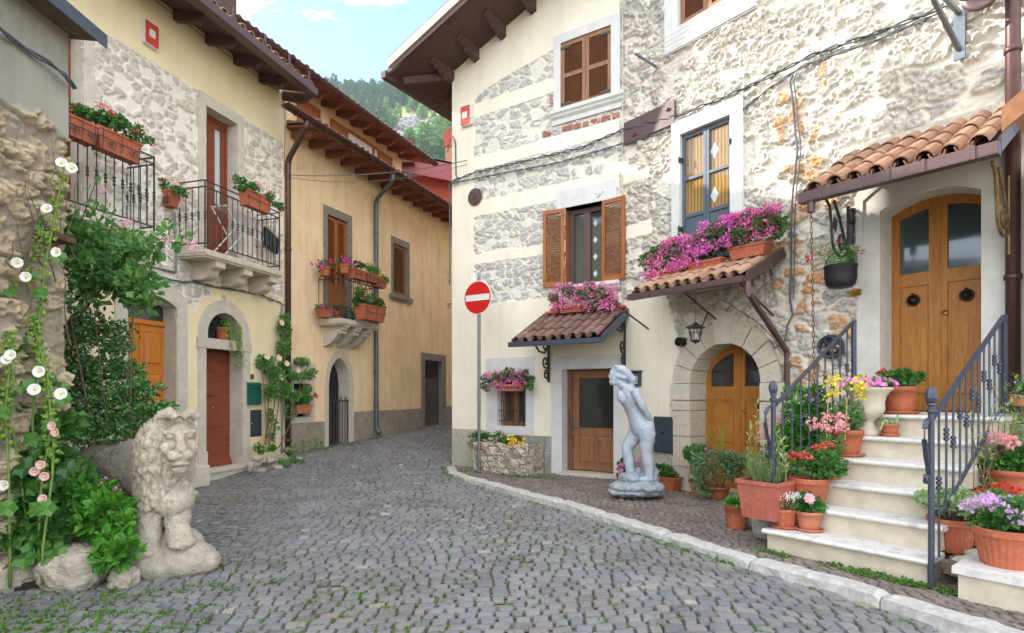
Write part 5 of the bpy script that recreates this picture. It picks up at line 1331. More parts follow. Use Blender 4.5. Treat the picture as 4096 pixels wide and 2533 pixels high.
T,s0,s1,z0,z1=plate(R2,2612,2694,1668,1812,.09,'meter_cabinet',m['darkbox'],'dark grey meter cabinet in the wall behind the pale statue','cabinet',.1)
mb=MB();mb.fbox(R2,(s0+s1)/2-.03,(s0+s1)/2+.03,.1,.106,(z0+z1)/2+.02,(z0+z1)/2+.05);mb.build('name_plate',m['bronze'],T)
# mailbox
s0,s1=L.s(998,.1),L.s(1046,.1);z0,z1=L.z(1022,1618,.1),L.z(1022,1535,.1)
T=thing('mailbox','green metal mailbox with curved top on the wall beside the red brown plank door','mailbox',L.P((s0+s1)/2,0,z0))
mb=MB();mb.fbox(L,s0,s1,.0,.10,z0,z1-.03);mb.build('box',m['greenbox'],T)
mb=MB();pr=[(-.0,z1-.029),(.115,z1-.029)]+[(.115*math.cos(t),z1-.03+.06*math.sin(t)) for t in [i*math.pi/2/8 for i in range(1,9)]]
mb.prism([L.P(s0-.008,o,z) for o,z in pr],L.d*(s1-s0+.016));mb.build('lid',m['greenbox'],T)
for zz_ in (z0+.06,z1-.17):
    mb=MB();mb.fbox(L,s0+(s1-s0)*.5,s0+(s1-s0)*.72,.1005,.105,zz_,zz_+.035);mb.build('label_plate',m['brass'],T)
mb=MB();mb.fbox(L,s0+.02,s1-.02,.1005,.106,z1-.10,z1-.085);mb.build('slot',m['dark'],T)
s_=L.s(1004);mb=MB();mb.fbox(L,s_-.04,s_+.04,.02,.035,L.z(1004,1517),L.z(1004,1498));mb.fbox(L,s_-.018,s_+.018,.0355,.042,L.z(1004,1513),L.z(1004,1503));tag(mb.build('doorbell',m['brass']),'small square doorbell above the green mailbox','doorbell')
T,s0,s1,z0,z1=plate(R2,3398,3442,1158,1182,.07,'bell_plate',m['brass'],'small brass bell plate below the hanging black pot','bell plate',.09)
# notice case beside the statue's head
s0,s1=R2.s(2520,.05),R2.s(2564,.05);z0,z1=R2.z(2540,1545,.05),R2.z(2540,1488,.05)
T=thing('notice_case','small dark framed notice case on the wall behind the statue head','notice case',R2.P((s0+s1)/2,0,z0))
mb=MB();mb.ring(R2,[(s0+.03,z0+.03),(s0+.03,z1-.04),(s1-.03,z1-.04),(s1-.03,z0+.03)],[(s0,z0),(s0,z1),(s1,z1),(s1,z0)],.09,.0,open_=False);mb.fbox(R2,s0-.02,s1+.03,.0,.12,z1,z1+.02);mb.build('frame',m['ironblue'],T)
mb=MB();mb.fbox(R2,s0+.02,s1-.02,.03,.06,z0+.02,z1-.03);mb.build('paper',m['whitepaint'],T)
mb=MB();
for i in range(5):
    mb.fbox(R2,s0+.04,s1-.05,.0605,.063,z1-.07-i*.035,z1-.058-i*.035)
mb.build('text_lines',m['dark'],T)
# vents
T=MB();c=R2.P(R2.s(2720,.12),.04,R2.z(2720,1368,.1));T.lathe(c,[(.0,.10),(.055,.10),(.062,.12),(.07,.12),(.07,.0),(0,.0)],18,ax=(R2.d,Vector((0,0,1)),R2.n),cap=False);tag(T.build('vent_pipe',m['bronze']),'short round flue pipe poking from the plaster left of the keystone','vent')
c=R2.P(R2.s(3322,.08),.075,R2.z(3322,1386,.08));ax=(R2.d,Vector((0,0,1)),R2.n)
T=thing('vent_grille','round ornamental cast iron grille in the rubble wall behind the stair railing','grille',c)
mb=MB();mb.tube([c+R2.d*(.155*math.cos(a))+Vector((0,0,.135*math.sin(a))) for a in [i*2*math.pi/24 for i in range(25)]],.014,6,False)
for k in range(7):
    a=k*2*math.pi/7;q=c+R2.d*(.088*math.cos(a))+Vector((0,0,.078*math.sin(a)))
    if k<6 or 1: mb.tube([q+R2.d*(.05*math.cos(b))+Vector((0,0,.045*math.sin(b))) for b in [i*2*math.pi/12 for i in range(13)]],.008,5,False)
mb.tube([c+R2.d*(.03*math.cos(b))+Vector((0,0,.03*math.sin(b))) for b in [i*2*math.pi/10 for i in range(11)]],.01,5,False)
mb.build('tracery',m['ironblue'],T)
mb=MB();mb.lathe(c-R2.n*.03,[(0,0),(.15,0),(.15,.01),(0,.01)],20,ax=ax);mb.build('dark_backing',m['dark'],T)
# clothes line under the upper window
p0=R2.P(R2.s(2538,.5),.5,R2.z(2538,212,.5));pw=R2.P(R2.s(2625,.06),.06,R2.z(2625,268,.06))
T=thing('clothes_line','pulley clothes line strung on a dark bracket below the top window','clothes line',pw)
mb=MB();mb.bar(p0,pw,.03,.03);mb.build('bracket',m['galv'],T)
far=R2.P(3.35,.5,0)
mbw=MB();mbp=MB()
for k in range(5):
    q=p0.lerp(pw,.08+.17*k);q2=q+R2.d*3.2+Vector((0,0,.02+.0*k))
    mbw.tube([q,q.lerp(q2,.5)+Vector((0,0,-.03)),q2],.007,5)
    if k%2==0: mbp.lathe(q+Vector((0,0,.03)),[(.0,-.015),(.03,-.012),(.02,0),(.03,.012),(0,.015)],12,ax=(R2.d,Vector((0,0,1)),R2.n))
mbw.build('lines',m['rope'],T);mbp.build('pulleys',m['whitepaint'],T)
mb=MB();mb.bar(R2.P(R2.s(2625,.06)+3.2,.06,pw.z),R2.P(R2.s(2538,.5)+3.2,.5,p0.z),.03,.03);mb.build('far_bracket',m['galv'],T)
# cables
def sag(a,b,s_,n=10): 
    a=Vector(a);b=Vector(b);return [a.lerp(b,i/n)-Vector((0,0,s_*4*(i/n)*(1-i/n))) for i in range(n+1)]
def cable(pts,r,label,mat=None,name='cable',grp=None):
    mb=MB();mb.tube(pts,r,6);return tag(mb.build(name,mat or m['cable']),label,'cable',grp)
def W(fr,px,py,o=.07): return fr.P(fr.s(px,o),o,fr.z(px,py,o))
def twist(pts,r,label,n=2,amp=.014):
    T=MB();dense=[]
    for p,q in zip(pts,pts[1:]):
        k=max(1,int((Vector(q)-Vector(p)).length/.07))
        dense+=[Vector(p).lerp(Vector(q),i/k) for i in range(k)]
    dense.append(Vector(pts[-1]))
    for j in range(n):
        T.tube([p+Vector((math.cos(i*.9+j*math.pi)*amp*.7,0,math.sin(i*.9+j*math.pi)*amp)) for i,p in enumerate(dense)],r,5)
    return tag(T.build('cable_bundle',m['cable']),label,'cable','service cables along the pale house')
c1=[W(R1,1802,728),W(R1,1900,690),W(R1,2120,640),W(R1,2330,590),W(R1,2430,546),W(R2,2490,520),W(R2,2720,460),W(R2,2920,380),W(R2,3060,315),W(R2,3250,220),W(R2,3480,140),W(R2,3700,60),W(R2,3780,20)]
twist(c1,.011,'thick upper twisted cable bundle crossing both walls of the pale house',3,.018)
c2=[W(R1,1802,735),W(R1,1950,705),W(R1,2240,650),W(R1,2440,590),W(R2,2490,575),W(R2,2760,500),W(R2,2960,445),W(R2,3090,345),W(R2,3220,260),W(R2,3500,165),W(R2,3760,50)]
twist(c2,.009,'lower twisted cable running just below the thick bundle',2,.012)
mb=MB();mb.tube([W(R1,1802,735)+Vector((-.03,0,0))]+[W(R1,1799,y,.03+.02*math.sin(y*.05)) for y in range(780,1180,40)]+[W(R1,1797,1120,.05)],.014,6);tag(mb.build('cable',m['cable']),'bunched cable dropping down the very corner edge of the pale house','cable')
ps=[W(R1,1790,610,.06),W(R1,1798,560,.1),W(R1,1812,545,.06),W(R1,1822,570,.04),W(R1,1824,700,.03),W(R1,1832,880*0+720,.03)]
cable(ps,.013,'looped grey cable hanging beside the corner alarm box')
cable([W(R2,2490,0+2,.06),W(R2,2491,300,.06),W(R2,2490,560,.07),W(R2,2489,760,.06),W(R2,2488,1130,.06),W(R2,2492,1220,.06)],.008,'thin pale vertical cable on the joint between plaster and rubble',m['rope'])
vc=[W(R2,3172,300),W(R2,3160,330),W(R2,3168,380),W(R2,3180,520),W(R2,3190,600,.1),W(R2,3172,760),W(R2,3164,900),W(R2,3165,1000),W(R2,3160,1200),W(R2,3170,1260),W(R2,3150,1300),W(R2,3138,1370,.1),W(R2,3100,1392,.12),W(R2,3080,1360,.12)]
cable(vc,.013,'grey cable hanging in front of the rust coloured stones beside the big awning')
cable([p+R2.d*.045 for p in vc[:9]],.008,'thinner companion wire next to the hanging grey cable')
cable([W(R2,2895,1200,.3),W(R2,2945,1235,.1),W(R2,3030,1290,.1),W(R2,3090,1350,.12),W(R2,3112,1385,.12)],.006,'thin lamp wire curving over the arched door',m['rust'])
# wire across the alley
A=L.P(LY(11.70),.1,L.z(1150,712));Bq=W(R1,1868,642,.06)
cable(sag(A,Bq,.12,16),.008,'wire strung across the alley between both houses',m['cable'],'overhead_wire')
cable(sag(A+Vector((0,0,-.05)),Bq+Vector((0,0,-.08)),.2,16),.005,'slack thinner wire below the alley crossing wire',m['cable'],'overhead_wire')
A=M.P(M.s(1552,.72),.72,1.9);cable(sag(A,R1.P(.02,-.3,M.z(1800,1225))+Vector((0,.2,0)),.08,10),.004,'pair of pale washing lines from the flower balcony',m['rope'],'washing_line')
# left house wall cables and pipes
ps=[L.P(L.s(px),.05,L.z(px,py)) for px,py in ((430,1060),(560,1085),(650,1115),(720,1130),(760,1127),(860,1150),(960,1165),(1040,1180),(1070,1198),(1110,1210),(1128,1222))]
twist(ps,.009,'dark twisted cable sagging across the wall above the arched lunette',2,.012)
mb=MB();mb.tube([L.P(L.s(705,.06),.06,L.z(705,1095)),L.P(L.s(700,.06),.06,L.z(700,860))],.016,8);mb.tube([L.P(L.s(700,.06),.06,L.z(700,1094)),L.P(L.s(560,.06),.06,L.z(560,1062))],.016,8)
tag(mb.build('conduit',m['galv']),'grey metal conduit with an elbow beside the travertine corbels','conduit')
ps=[L.P(L.s(px),.03,L.z(px,py)) for px,py in ((600,-10),(680,55),(760,110),(880,205),(1000,290),(1100,362),(1133,388),(1136,500),(1134,600),(1133,706))]
cable(ps,.005,'thin wire pinned along the cream wall under the eaves',m['rust'])
mb=MB();mb.tube([L.P(L.s(1128,.04),.04,z) for z in (1.75,-1.35)],.022,8);tag(mb.build('conduit',m['galv']),'pale vertical conduit at the end of the cream wall behind the climbing rose','conduit')
# black hood lamp behind the railing
s_=L.s(1090,.1);z=L.z(1090,960,.1);mb=MB();mb.prism([L.P(s_-.17,.03,z+.22),L.P(s_+.2,.05,z+.06),L.P(s_+.16,.05,z-.24),L.P(s_-.16,.03,z-.14)],L.n*.05);mb.bar(L.P(s_-.17,.09,z+.2),L.P(s_+.15,.11,z-.22),.015,.02)
tag(mb.build('wall_lamp',m['cast']),'crooked black sheet lamp behind the far balcony railing','lamp')
# cable on the outbuilding
ps=[NL.P(s_,.10+.03*math.sin(s_*9),2.72+.10*s_+.03*math.sin(s_*5)) for s_ in [i*.15 for i in range(22)]]
twist(ps,.012,'sagging old cable along the grey rendered outbuilding wall',2,.014)
# wall bracket for cables at top right
c=R2.P(R2.s(3835,.1),.08,0);z0_,z1_=R2.z(3835,235,.1),R2.z(3835,40,.1)
T=thing('cable_bracket','galvanised triangular cable bracket high on the sunlit rubble wall','bracket',R2.P(R2.s(3835,.1),.08,z0_))
s_=R2.s(3835,.1);mb=MB();mb.fbox(R2,s_-.05,s_+.05,.06,.085,z0_,z1_);mb.build('back_plate',m['galv'],T)
mb=MB();mb.bar(R2.P(s_,.09,z0_+.1),R2.P(s_-.15,.75,z1_+.18),.04,.04);mb.build('diagonal_arm',m['galv'],T)
mb=MB();mb.bar(R2.P(s_,.09,z1_-.03),R2.P(s_-.15,.8,z1_+.2),.04,.04);mb.build('upper_arm',m['galv'],T)
# folding drying rack on the far balcony
c=L.P(LY(10.15),.28,2.26)
T=thing('drying_rack','white folding drying rack standing on the far balcony','drying rack',c)
mb=MB()
for o in (.14,.44):
    for a,b in ((-.42,.36),(.42,-.36)): mb.tube([L.P(LY(10.15)+a,o,2.26),L.P(LY(10.15)+b,o,3.12)],.012,6)
for a in (-.36,.36): mb.tube([L.P(LY(10.15)+a,.14,3.12),L.P(LY(10.15)+a,.44,3.12)],.012,6)
mb.build('legs',m['whitepaint'],T)
mb=MB()
for i in range(8): o=.15+.04*i;mb.tube([L.P(LY(10.15)-.4,o,3.12),L.P(LY(10.15)+.6,o,3.05)],.003,4)
mb.build('lines',m['rope'],T)
# watering can on the ochre balcony
c=M.P(M.s(1410,.5),.42,1.60);T=thing('watering_can','green plastic watering can behind the ochre house balcony railing','watering can',c)
mb=MB();mb.lathe(c,[(.09,0),(.11,.02),(.10,.2),(.07,.24)],14);mb.build('body',m['plasticgreen'],T)
mb=MB();mb.tube([c+Vector((.09,0,.04)),c+Vector((.18,0,.2)),c+Vector((.22,0,.26))],[.02,.014,.02],8);mb.build('spout',m['plasticgreen'],T)
mb=MB();mb.tube([c+Vector((-.10,0,.06)),c+Vector((-.17,0,.16)),c+Vector((-.08,0,.26)),c+Vector((.04,0,.24))],.01,6);mb.build('handle',m['plasticgreen'],T)
# ------------------------------------------------------------------ plants
RG=np.random.default_rng(12)
def leaves(P,size,dirs=None,up=.5,asp=.6,fold=.15,seed=None,spread=1.0):
    """rhombic folded leaves at points P"""
    P=np.asarray(P,float);n=len(P);rg=RG
    if dirs is None: D=rg.normal(0,1,(n,3))
    else: D=np.asarray(dirs,float)+rg.normal(0,spread*.5,(n,3))
    D/=np.linalg.norm(D,axis=1)[:,None]+1e-9
    U=rg.normal(0,1,(n,3))*(1-up)+np.array([0,0,1])*up
    S=np.cross(D,U);S/=np.linalg.norm(S,axis=1)[:,None]+1e-9
    N=np.cross(S,D)
    sz=size*rg.uniform(.65,1.25,n)[:,None]
    b=P;mid=P+D*sz*.5
    V=np.stack([b,mid+S*sz*asp*.5+N*sz*fold,P+D*sz-N*sz*fold*.6,mid-S*sz*asp*.5+N*sz*fold],1).reshape(-1,3)
    return V,np.arange(4*n).reshape(n,4)
def blobpts(c,r,n,shell=.55):
    d=RG.normal(0,1,(n,3));d/=np.linalg.norm(d,axis=1)[:,None]
    k=(RG.random(n)**(1/3.))*(1-shell)+shell*RG.random(n)**.25
    return np.array(c)+d*np.array(r)*k[:,None],d
def foliage(mb,c,r,n,size,asp=.6,up=.5,outward=1.0,clump=None,fold=.15):
    n=int(n*1.5)
    """clumpy crown: several sub-blobs inside an ellipsoid"""
    c=np.array(c,float);r=np.array(r,float)
    k=clump or max(4,n//45)
    cc,_=blobpts(c,r*.72,k,.6)
    per=max(1,n//k)
    for q in cc:
        P,d=blobpts(q,r*.42,per,.3)
        D=(P-c)/r*outward+d*.5+np.array([0,0,.15])
        mb.addnp(*leaves(P,size,D,up,asp,fold))
def florets(mb,c,rad,n,size,flat=.6,asp=.85):
    P,d=blobpts(c,(rad,rad,rad*flat),n,.9)
    mb.addnp(*leaves(P,size,d+np.array([0,0,.2]),.2,asp,.05,spread=1.2))
def disc_flower(mb,c,nrm,rad,petals=5,cup=.25):
    nrm=Vector(nrm).normalized();u=nrm.cross(Vector((0.13,.2,1))).normalized();v=nrm.cross(u);c=Vector(c)
    for k in range(petals):
        a=2*math.pi*k/petals+random.random()*.3;d=u*math.cos(a)+v*math.sin(a);e=nrm.cross(d);w_=rad*math.tan(math.pi/petals)*1.05
        mb.add([c,c+d*rad*.7+e*w_*.9+nrm*rad*cup*.7,c+d*rad+nrm*rad*cup,c+d*rad*.7-e*w_*.9+nrm*rad*cup*.7],[(0,1,2,3)])
GERL=dict(size=.05,asp=.95,up=.35)
def potmesh(T,c,rt,hh,mat,rb=None,flute=0,rim=True,saucer=False,n=28,soil=True):
    rb=rb or rt*.72
    prof=[(rb*.96,0),(rb,.006)]
    zr=hh*.80
    k=lambda z: rb+(rt*.93-rb)*z/zr
    prof+=[(k(zr*.25),zr*.25),(k(zr*.6),zr*.6),(k(zr),zr)]
    prof+=[(rt,zr+.004),(rt*1.0,hh-.008),(rt*.985,hh),(rt*.9,hh),(rt*.88,hh-.03),(rt*.86,hh-.035)]
    mb=MB();z0=.018 if saucer else 0
    c2=Vector(c)+Vector((0,0,z0))
    mb.lathe(c2,prof,n*(2 if flute else 1),flute=flute,fl=(1,4))
    p=mb.build('pot',mat,T,smooth=not flute)
    if saucer:
        mb=MB();mb.lathe(c,[(rb*1.2,0),(rb*1.45,.02),(rb*1.45,.03),(rb*1.38,.03),(rb*1.15,.012),(0,.012)],28,cap=False);mb.build('saucer',mat,T)
    if soil: mb=MB();mb.lathe(c2,[(0,hh-.032),(rt*.87,hh-.034)],18,cap=False);mb.build('soil',m['soil'],T)
    return c2+Vector((0,0,hh))
def plant(T,top,kind,r,hh,flower=None,seed=0,fl=12,dense=1.0,lean=(0,0)):
    """foliage and flowers above the pot rim; r spread, hh height"""
    x,y,z=top;x+=lean[0];y+=lean[1]
    rg=random.Random(seed+5)
    fo=MB();st=MB()
    if kind=='geranium':
        foliage(fo,(x,y,z+hh*.38),(r,r,hh*.42),int(300*dense),.055,.95,.45,fold=.12);lm=m['leaf']
    elif kind=='ivyger':
        foliage(fo,(x,y,z+hh*.25),(r,r*.8,hh*.5),int(420*dense),.045,.8,.3);lm=m['leaf']
    elif kind=='sage':
        for k in range(58):
            a=rg.random()*6.28;q=r*math.sqrt(rg.random());tip=Vector((x+q*math.cos(a),y+q*math.sin(a),z+hh*(.55+.45*(1-(q/r)**2))*rg.uniform(.75,1.05)))
            b=Vector((x+q*.25*math.cos(a),y+q*.25*math.sin(a),z-.02));st.tube([b,b.lerp(tip,.5)+Vector((0,0,.02)),tip],[.005,.004,.002],4)
            for j in range(10):
                t=.55+.45*j/9;p=b.lerp(tip,t);V,Fq=leaves([p]*2,.062,[(math.cos(a+j*2.4),math.sin(a+j*2.4),.5)]*2,.4,.42,.1);fo.addnp(V,Fq)
        lm=m['leafsage']
    elif kind=='snap':
        for k in range(int(30*dense)):
            a=rg.random()*6.28;q=r*rg.random()**.6;tip=Vector((x+q*math.cos(a),y+q*math.sin(a),z+hh*rg.uniform(.5,1)*(1-.3*(q/r))))
            b=Vector((x+q*.5*math.cos(a),y+q*.5*math.sin(a),z));st.tube([b,tip],.003,4)
            P=[b.lerp(tip,t) for t in np.linspace(.05,1,16)];fo.addnp(*leaves(P,.06,[(math.cos(i*2.4),math.sin(i*2.4),.7) for i in range(16)],.4,.25,.05))
        lm=m['leafdark']
    elif kind=='needle':
        n=int(55*dense)
        for k in range(n):
            a=rg.random()*6.28;q=r*rg.random()**.5;tip=Vector((x+q*1.1*math.cos(a),y+q*1.1*math.sin(a),z+hh*rg.uniform(.45,1)))
            b=Vector((x+q*.6*math.cos(a),y+q*.6*math.sin(a),z));st.tube([b,tip],.002,3)
            P=[b.lerp(tip,t) for t in np.linspace(.05,1,22)];fo.addnp(*leaves(P,.034,[(math.cos(i*2.4),math.sin(i*2.4),1.0) for i in range(22)],.3,.12,.02))
        lm=m['leafdark'] if False else m['leafgrey']
    elif kind=='dry':
        for k in range(60):
            a=rg.random()*6.28;q=r*rg.random()**.5;tip=Vector((x+q*1.15*math.cos(a),y+q*1.15*math.sin(a),z+hh*rg.uniform(.5,1)*(1-.35*(q/r))))
            st.tube([(x+q*.5*math.cos(a),y+q*.5*math.sin(a),z),tip],.0025,3)
            if flower: pass
            fo.addnp(*leaves([tip+Vector((rg.uniform(-.02,.02),rg.uniform(-.02,.02),-rg.random()*.06)) for _ in range(5)],.02,None,.5,.4))
        lm=m['leafpale']
    elif kind=='broad':
        foliage(fo,(x,y,z+hh*.45),(r,r,hh*.5),int(160*dense),.075,.6,.6,fold=.1);lm=m['leafbright']
    elif kind=='fine':
        foliage(fo,(x,y,z+hh*.45),(r,r,hh*.5),int(500*dense),.03,.35,.4);lm=m['leafbright']
    f=fo.build('foliage',lm,T)
    if st.v: st.build('stems',m['woodstem'] if kind in('sage','dry') else m['stem'],T)
    if flower:
        fm=MB()
        for k in range(fl):
            a=rg.random()*6.28;q=r*rg.uniform(.15,1.0)**.6;zz_=z+hh*(.45+.5*(1-(q/r)**2))*rg.uniform(.8,1.12)
            c=(x+q*math.cos(a),y+q*math.sin(a),zz_)
            if kind=='geranium': florets(fm,c,*((.06,44,.036) if flower in ('lilac','salmon') else (.042,26,.032)))
            elif kind=='ivyger': florets(fm,c,.035,10,.026)
            elif kind=='snap':
                for j in range(3): florets(fm,(c[0],c[1],z+hh*.95+j*.035+rg.uniform(-.06,.1)),.028,9,.035)
            elif kind=='dry': florets(fm,(c[0],c[1],z+hh*rg.uniform(.7,1.0)),.016,6,.017)
            elif kind=='petunia' or True: disc_flower(fm,c,(math.cos(a),math.sin(a)-.6,.5),.035)
        fm.build('blossoms',m[flower],T)
def potted(label,cat,pos,rt,hh,mat,kind,r,ph,flower=None,seed=0,fl=12,flute=0,saucer=False,group='terracotta pots around the entrance steps',dense=1.0,rb=None,name='potted_plant',lean=(0,0)):
    T=thing(name,label,cat,pos,group)
    top=potmesh(T,pos,rt,hh,m[mat],rb,flute,saucer=saucer)
    plant(T,top-Vector((0,0,.02)),kind,r,ph,flower,seed,fl,dense,lean);return T
pz=lambda px,py,z: atz(px,py,z)
def pz2(px,py,z,dx,dy):
    p=atz(px,py,z);k=(p.y+dy)/p.y;return Vector((p.x*k+dx*.4,p.y+dy,z))
G='terracotta pots around the entrance steps'
# stone block and the pots left of the steps
c=pz2(3052,2172,WALK,.05,.12)
mb=MB();rock(mb,c+Vector((0,0,.13)),.115,.115,.135,5,rough=.05,ax=(R2.d,R2.n,Vector((0,0,1))));tag(mb.build('stone_block',m['greyblock']),'grey rough stone block propping up the big dusty pot','stone')
def boxpot(T,c,fr,w,d,hh,mat,taper=.86,rimh=.03):
    """rectangular trough aligned with a wall"""
    c=Vector(c);s=fr.d;n=fr.n;up=Vector((0,0,1));mb=MB()
    lo=[c+s*a*w/2*taper+n*b*d/2*taper for a,b in ((-1,-1),(1,-1),(1,1),(-1,1))]
    hi=[c+s*a*w/2+n*b*d/2+up*(hh-rimh) for a,b in ((-1,-1),(1,-1),(1,1),(-1,1))]
    ri=[c+s*a*(w/2+.012)+n*b*(d/2+.012)+up*(hh-rimh) for a,b in ((-1,-1),(1,-1),(1,1),(-1,1))]
    rt_=[p+up*rimh for p in ri];inn=[c+s*a*(w/2-.012)+n*b*(d/2-.012)+up*hh for a,b in ((-1,-1),(1,-1),(1,1),(-1,1))];bt=[p-up*.03 for p in inn]
    rings=[lo,hi,ri,rt_,inn,bt];V=[p for r_ in rings for p in r_];fs=[(0,1,2,3)]
    for k in range(5): fs+=[(4*k+i,4*k+(i+1)%4,4*k+4+(i+1)%4,4*k+4+i) for i in range(4)]
    mb.add(V,fs)
    for i in range(1,int(w/.06)):
        q=c+s*(-w/2*.9+i*.06*.9)+n*(d/2*(1+taper)/2+.0);mb.bar(q+up*.02-n*d*.03,q+up*(hh-rimh-.01)+n*d*.03,.01,.006)
    mb.build('trough',mat,T)
    mb=MB();mb.add([p+up*.002 for p in bt],[(0,1,2,3)]);mb.build('soil',m['soil'],T)
    return c+up*hh
c=pz2(3058,2075,-1.185,.04,.06)
T=thing('potted_plant','big square dusty red pot with rosemary and pale dried stalks on a stone block','potted plant',c,G)
top=boxpot(T,c,R2,.40,.36,.36,m['terrared'],.8,.035)
plant(T,top-Vector((0,0,.02)),'needle',.2,.3,None,3,dense=1.5)
mb=MB();fo=MB();rg=random.Random(2)
for dx,hh in ((-.14,.72),(-.05,.55),(.13,.5),(.19,.42),(-.2,.5)):
    b=top+R2.d*dx;tp=b+Vector((rg.uniform(-.05,.05),0,hh));mb.tube([b,b.lerp(tp,.5)+Vector((.02,0,0)),tp],[.006,.005,.002],5)
    P=[b.lerp(tp,t) for t in np.linspace(.15,1,18)];fo.addnp(*leaves(P,.075,[(math.cos(i*2.1),math.sin(i*2.1),.8) for i in range(18)],.3,.3,.12))
mb.build('dry_stalks',m['stem'],T);fo.build('dry_leaves',m['leafpale'],T)
c=pz2(2948,2124,WALK,0,.1)
potted('terracotta pot with drooping green basil in front of the arched door corner','potted plant',c,.135,.27,'terra','broad',.13,.12,seed=4,dense=.6,group=G)
T=bpy.data.objects['potted_plant.001'];fo=MB();st=MB()
for k in range(6):
    b=c+Vector((.05+.03*k,-.02*k,.27));e=b+Vector((.10+.04*rg.random(),-.06,-.12-.16*rg.random()));md=b+Vector((.08,-.03,.05));pts=[b,md,e];st.tube(pts,.003,4)
    for j in range(12): t=j/11;p=(1-t)**2*b+2*t*(1-t)*md+t*t*e;fo.addnp(*leaves([p]*2,.06,[(rg.uniform(-1,1),-.6,-.3)]*2,.6,.62,.08))
fo.build('trailing_leaves',m['leafbright'],T);st.build('trailing_stems',m['stem'],T)
# sage and herbs heap beside the arched door
def bushthing(name,label,cat,base,blobs,leafmat,size,asp,stems=0,fl=None,grp=None,up=.5,fold=.15,part='foliage'):
    T=thing(name,label,cat,base,grp);mb=MB()
    for c,r,n in blobs: foliage(mb,c,[q*(1.18 if name=='rose_bush' else 1.0) for q in r],n,size,asp,up,fold=fold,clump=(max(8,n//9) if name in('rose_bush','holly_bush') else None))
    mb.build(part,m[leafmat],T)
    if stems:
        st=MB();rg=random.Random(len(label))
        for k in range(min(stems,5)):
            bl=blobs[k%len(blobs)];q=Vector(bl[0])+Vector((rg.uniform(-.6,.6)*bl[1][0],rg.uniform(-.6,.6)*bl[1][1],rg.uniform(-.1,.6)*bl[1][2]))
            b=Vector(base)+Vector((rg.uniform(-.06,.06),rg.uniform(-.06,.06),0));st.tube([b,b.lerp(q,.5)+Vector((rg.uniform(-.05,.05),0,.05)),q],[.008,.006,.003],5)
        st.build('stems',m['woodstem'],T)
    if fl:
        for nm,mt,pts,rad,n,sz in fl:
            f=MB()
            for p in pts: florets(f,p,rad,n,sz)
            f.build(nm,m[mt],T)
    return T
def ap(px,py,Y): return atY(px,py,Y)
c=pz(2850,2010,WALK);c=R2.P(R2.s(2870,.35),.35,WALK)
T=bushthing('potted_plant','grey green sage bush spilling out of a low pot beside the arched door','potted plant',c,[(ap(2870,1850,7.9),(.33,.25,.20),500),(ap(2820,1930,7.9),(.20,.2,.16),200),(ap(2950,1880,7.8),(.2,.2,.22),260)],'leafgrey',.095,.22,10,grp=G,up=.3)
potmesh(T,c,.17,.17,m['terra'])
mb=MB();rg=random.Random(6)
for k in range(14):
    b=ap(2895,1850,7.9);tp=b+Vector((rg.uniform(-.45,.12),rg.uniform(-.1,.1),rg.uniform(.3,.6)));mb.tube([b,b.lerp(tp,.6)+Vector((0,0,.06)),tp],.003,4)
mb.build('flower_stalks',m['leafyel'],T)
c=R2.P(R2.s(2795,.3),.3,WALK)
T=bushthing('potted_plant','dark leaved geranium with magenta blooms at the foot of the arch','potted plant',c,[(ap(2792,1815,8.35),(.17,.15,.17),300)],'leafdark',.06,.95,4,[('blossoms','petunia',[ap(2833,1805,8.2),ap(2773,1917,8.1),ap(2830,1825,8.2),ap(2877,1807,8.1),ap(2765,1925,8.1)],.04,24,.035)],grp=G)
potmesh(T,c,.13,.2,m['terra'])
# along the railing inside: tall leafy plants behind the pots
c=R2.P(3.72,1.75,WALK)
bushthing('flowering_shrub','tall light green shrub with small mauve flowers behind the stair railing','shrub',c,[(ap(3180,1700,6.35),(.26,.22,.26),300),(ap(3220,1620,6.4),(.24,.2,.2),240),(ap(3150,1800,6.3),(.24,.2,.22),260),(ap(3250,1720,6.3),(.2,.2,.25),220),(ap(3190,1930,6.2),(.26,.2,.3),260)],'leafbright',.09,.62,12,
 [('mauve_flowers','lilac',[ap(3130+rg.random()*200,1570+rg.random()*110,6.2) for _ in range(22)],.022,6,.022)])
c=R2.P(3.5,1.5,WALK)
bushthing('feathery_shrub','feathery reddish pink plume plant left of the stair railing','shrub',c,[(ap(3075,1730,6.6),(.14,.12,.2),420),(ap(3105,1700,6.6),(.12,.12,.2),300)],'salmon',.022,.4,8,[('leaves','leafgrey',[ap(3070+rg.random()*40,1800+rg.random()*120,6.6) for _ in range(16)],.09,20,.05)])
sx=lambda px,o: R2.s(px,o)
# pots on the steps
c=pz(3159,2122,zz[0]);potted('small ribbed pot of white alyssum on the lowest step','potted plant',c+Vector((0,.1,0)),.115,.17,'terraold','dry',.15,.16,'white',5,90,flute=.004,saucer=True)
c=pz(3259,2134,zz[0]);potted('small garlanded pot with a single pale pink dahlia on the lowest step','potted plant',c+Vector((0,.10,0)),.115,.165,'terrapale','geranium',.11,.2,None,6,0,saucer=True,dense=.6)
T=bpy.context.scene.objects[-1] if False else None
f=MB();q=ap(3235,1995,5.25)
for k in range(3): disc_flower(f,q+Vector((0,-.01*k,.0)),(0,-1,.3),.055-.012*k,9-2*k,.3)
par=[o for o in bpy.data.objects if o.get('label','').startswith('small garlanded pot')][0];f.build('dahlia_bloom',m['palepink'],par)
c=R2.P(R2.s(3235,1.93),1.93,zz[1]);potted('wide fluted pot of coral red geranium on the second step','potted plant',c,.185,.25,'terra','geranium',.25,.36,'coral',7,7,flute=.005,dense=1.3,lean=(.05,-.03))
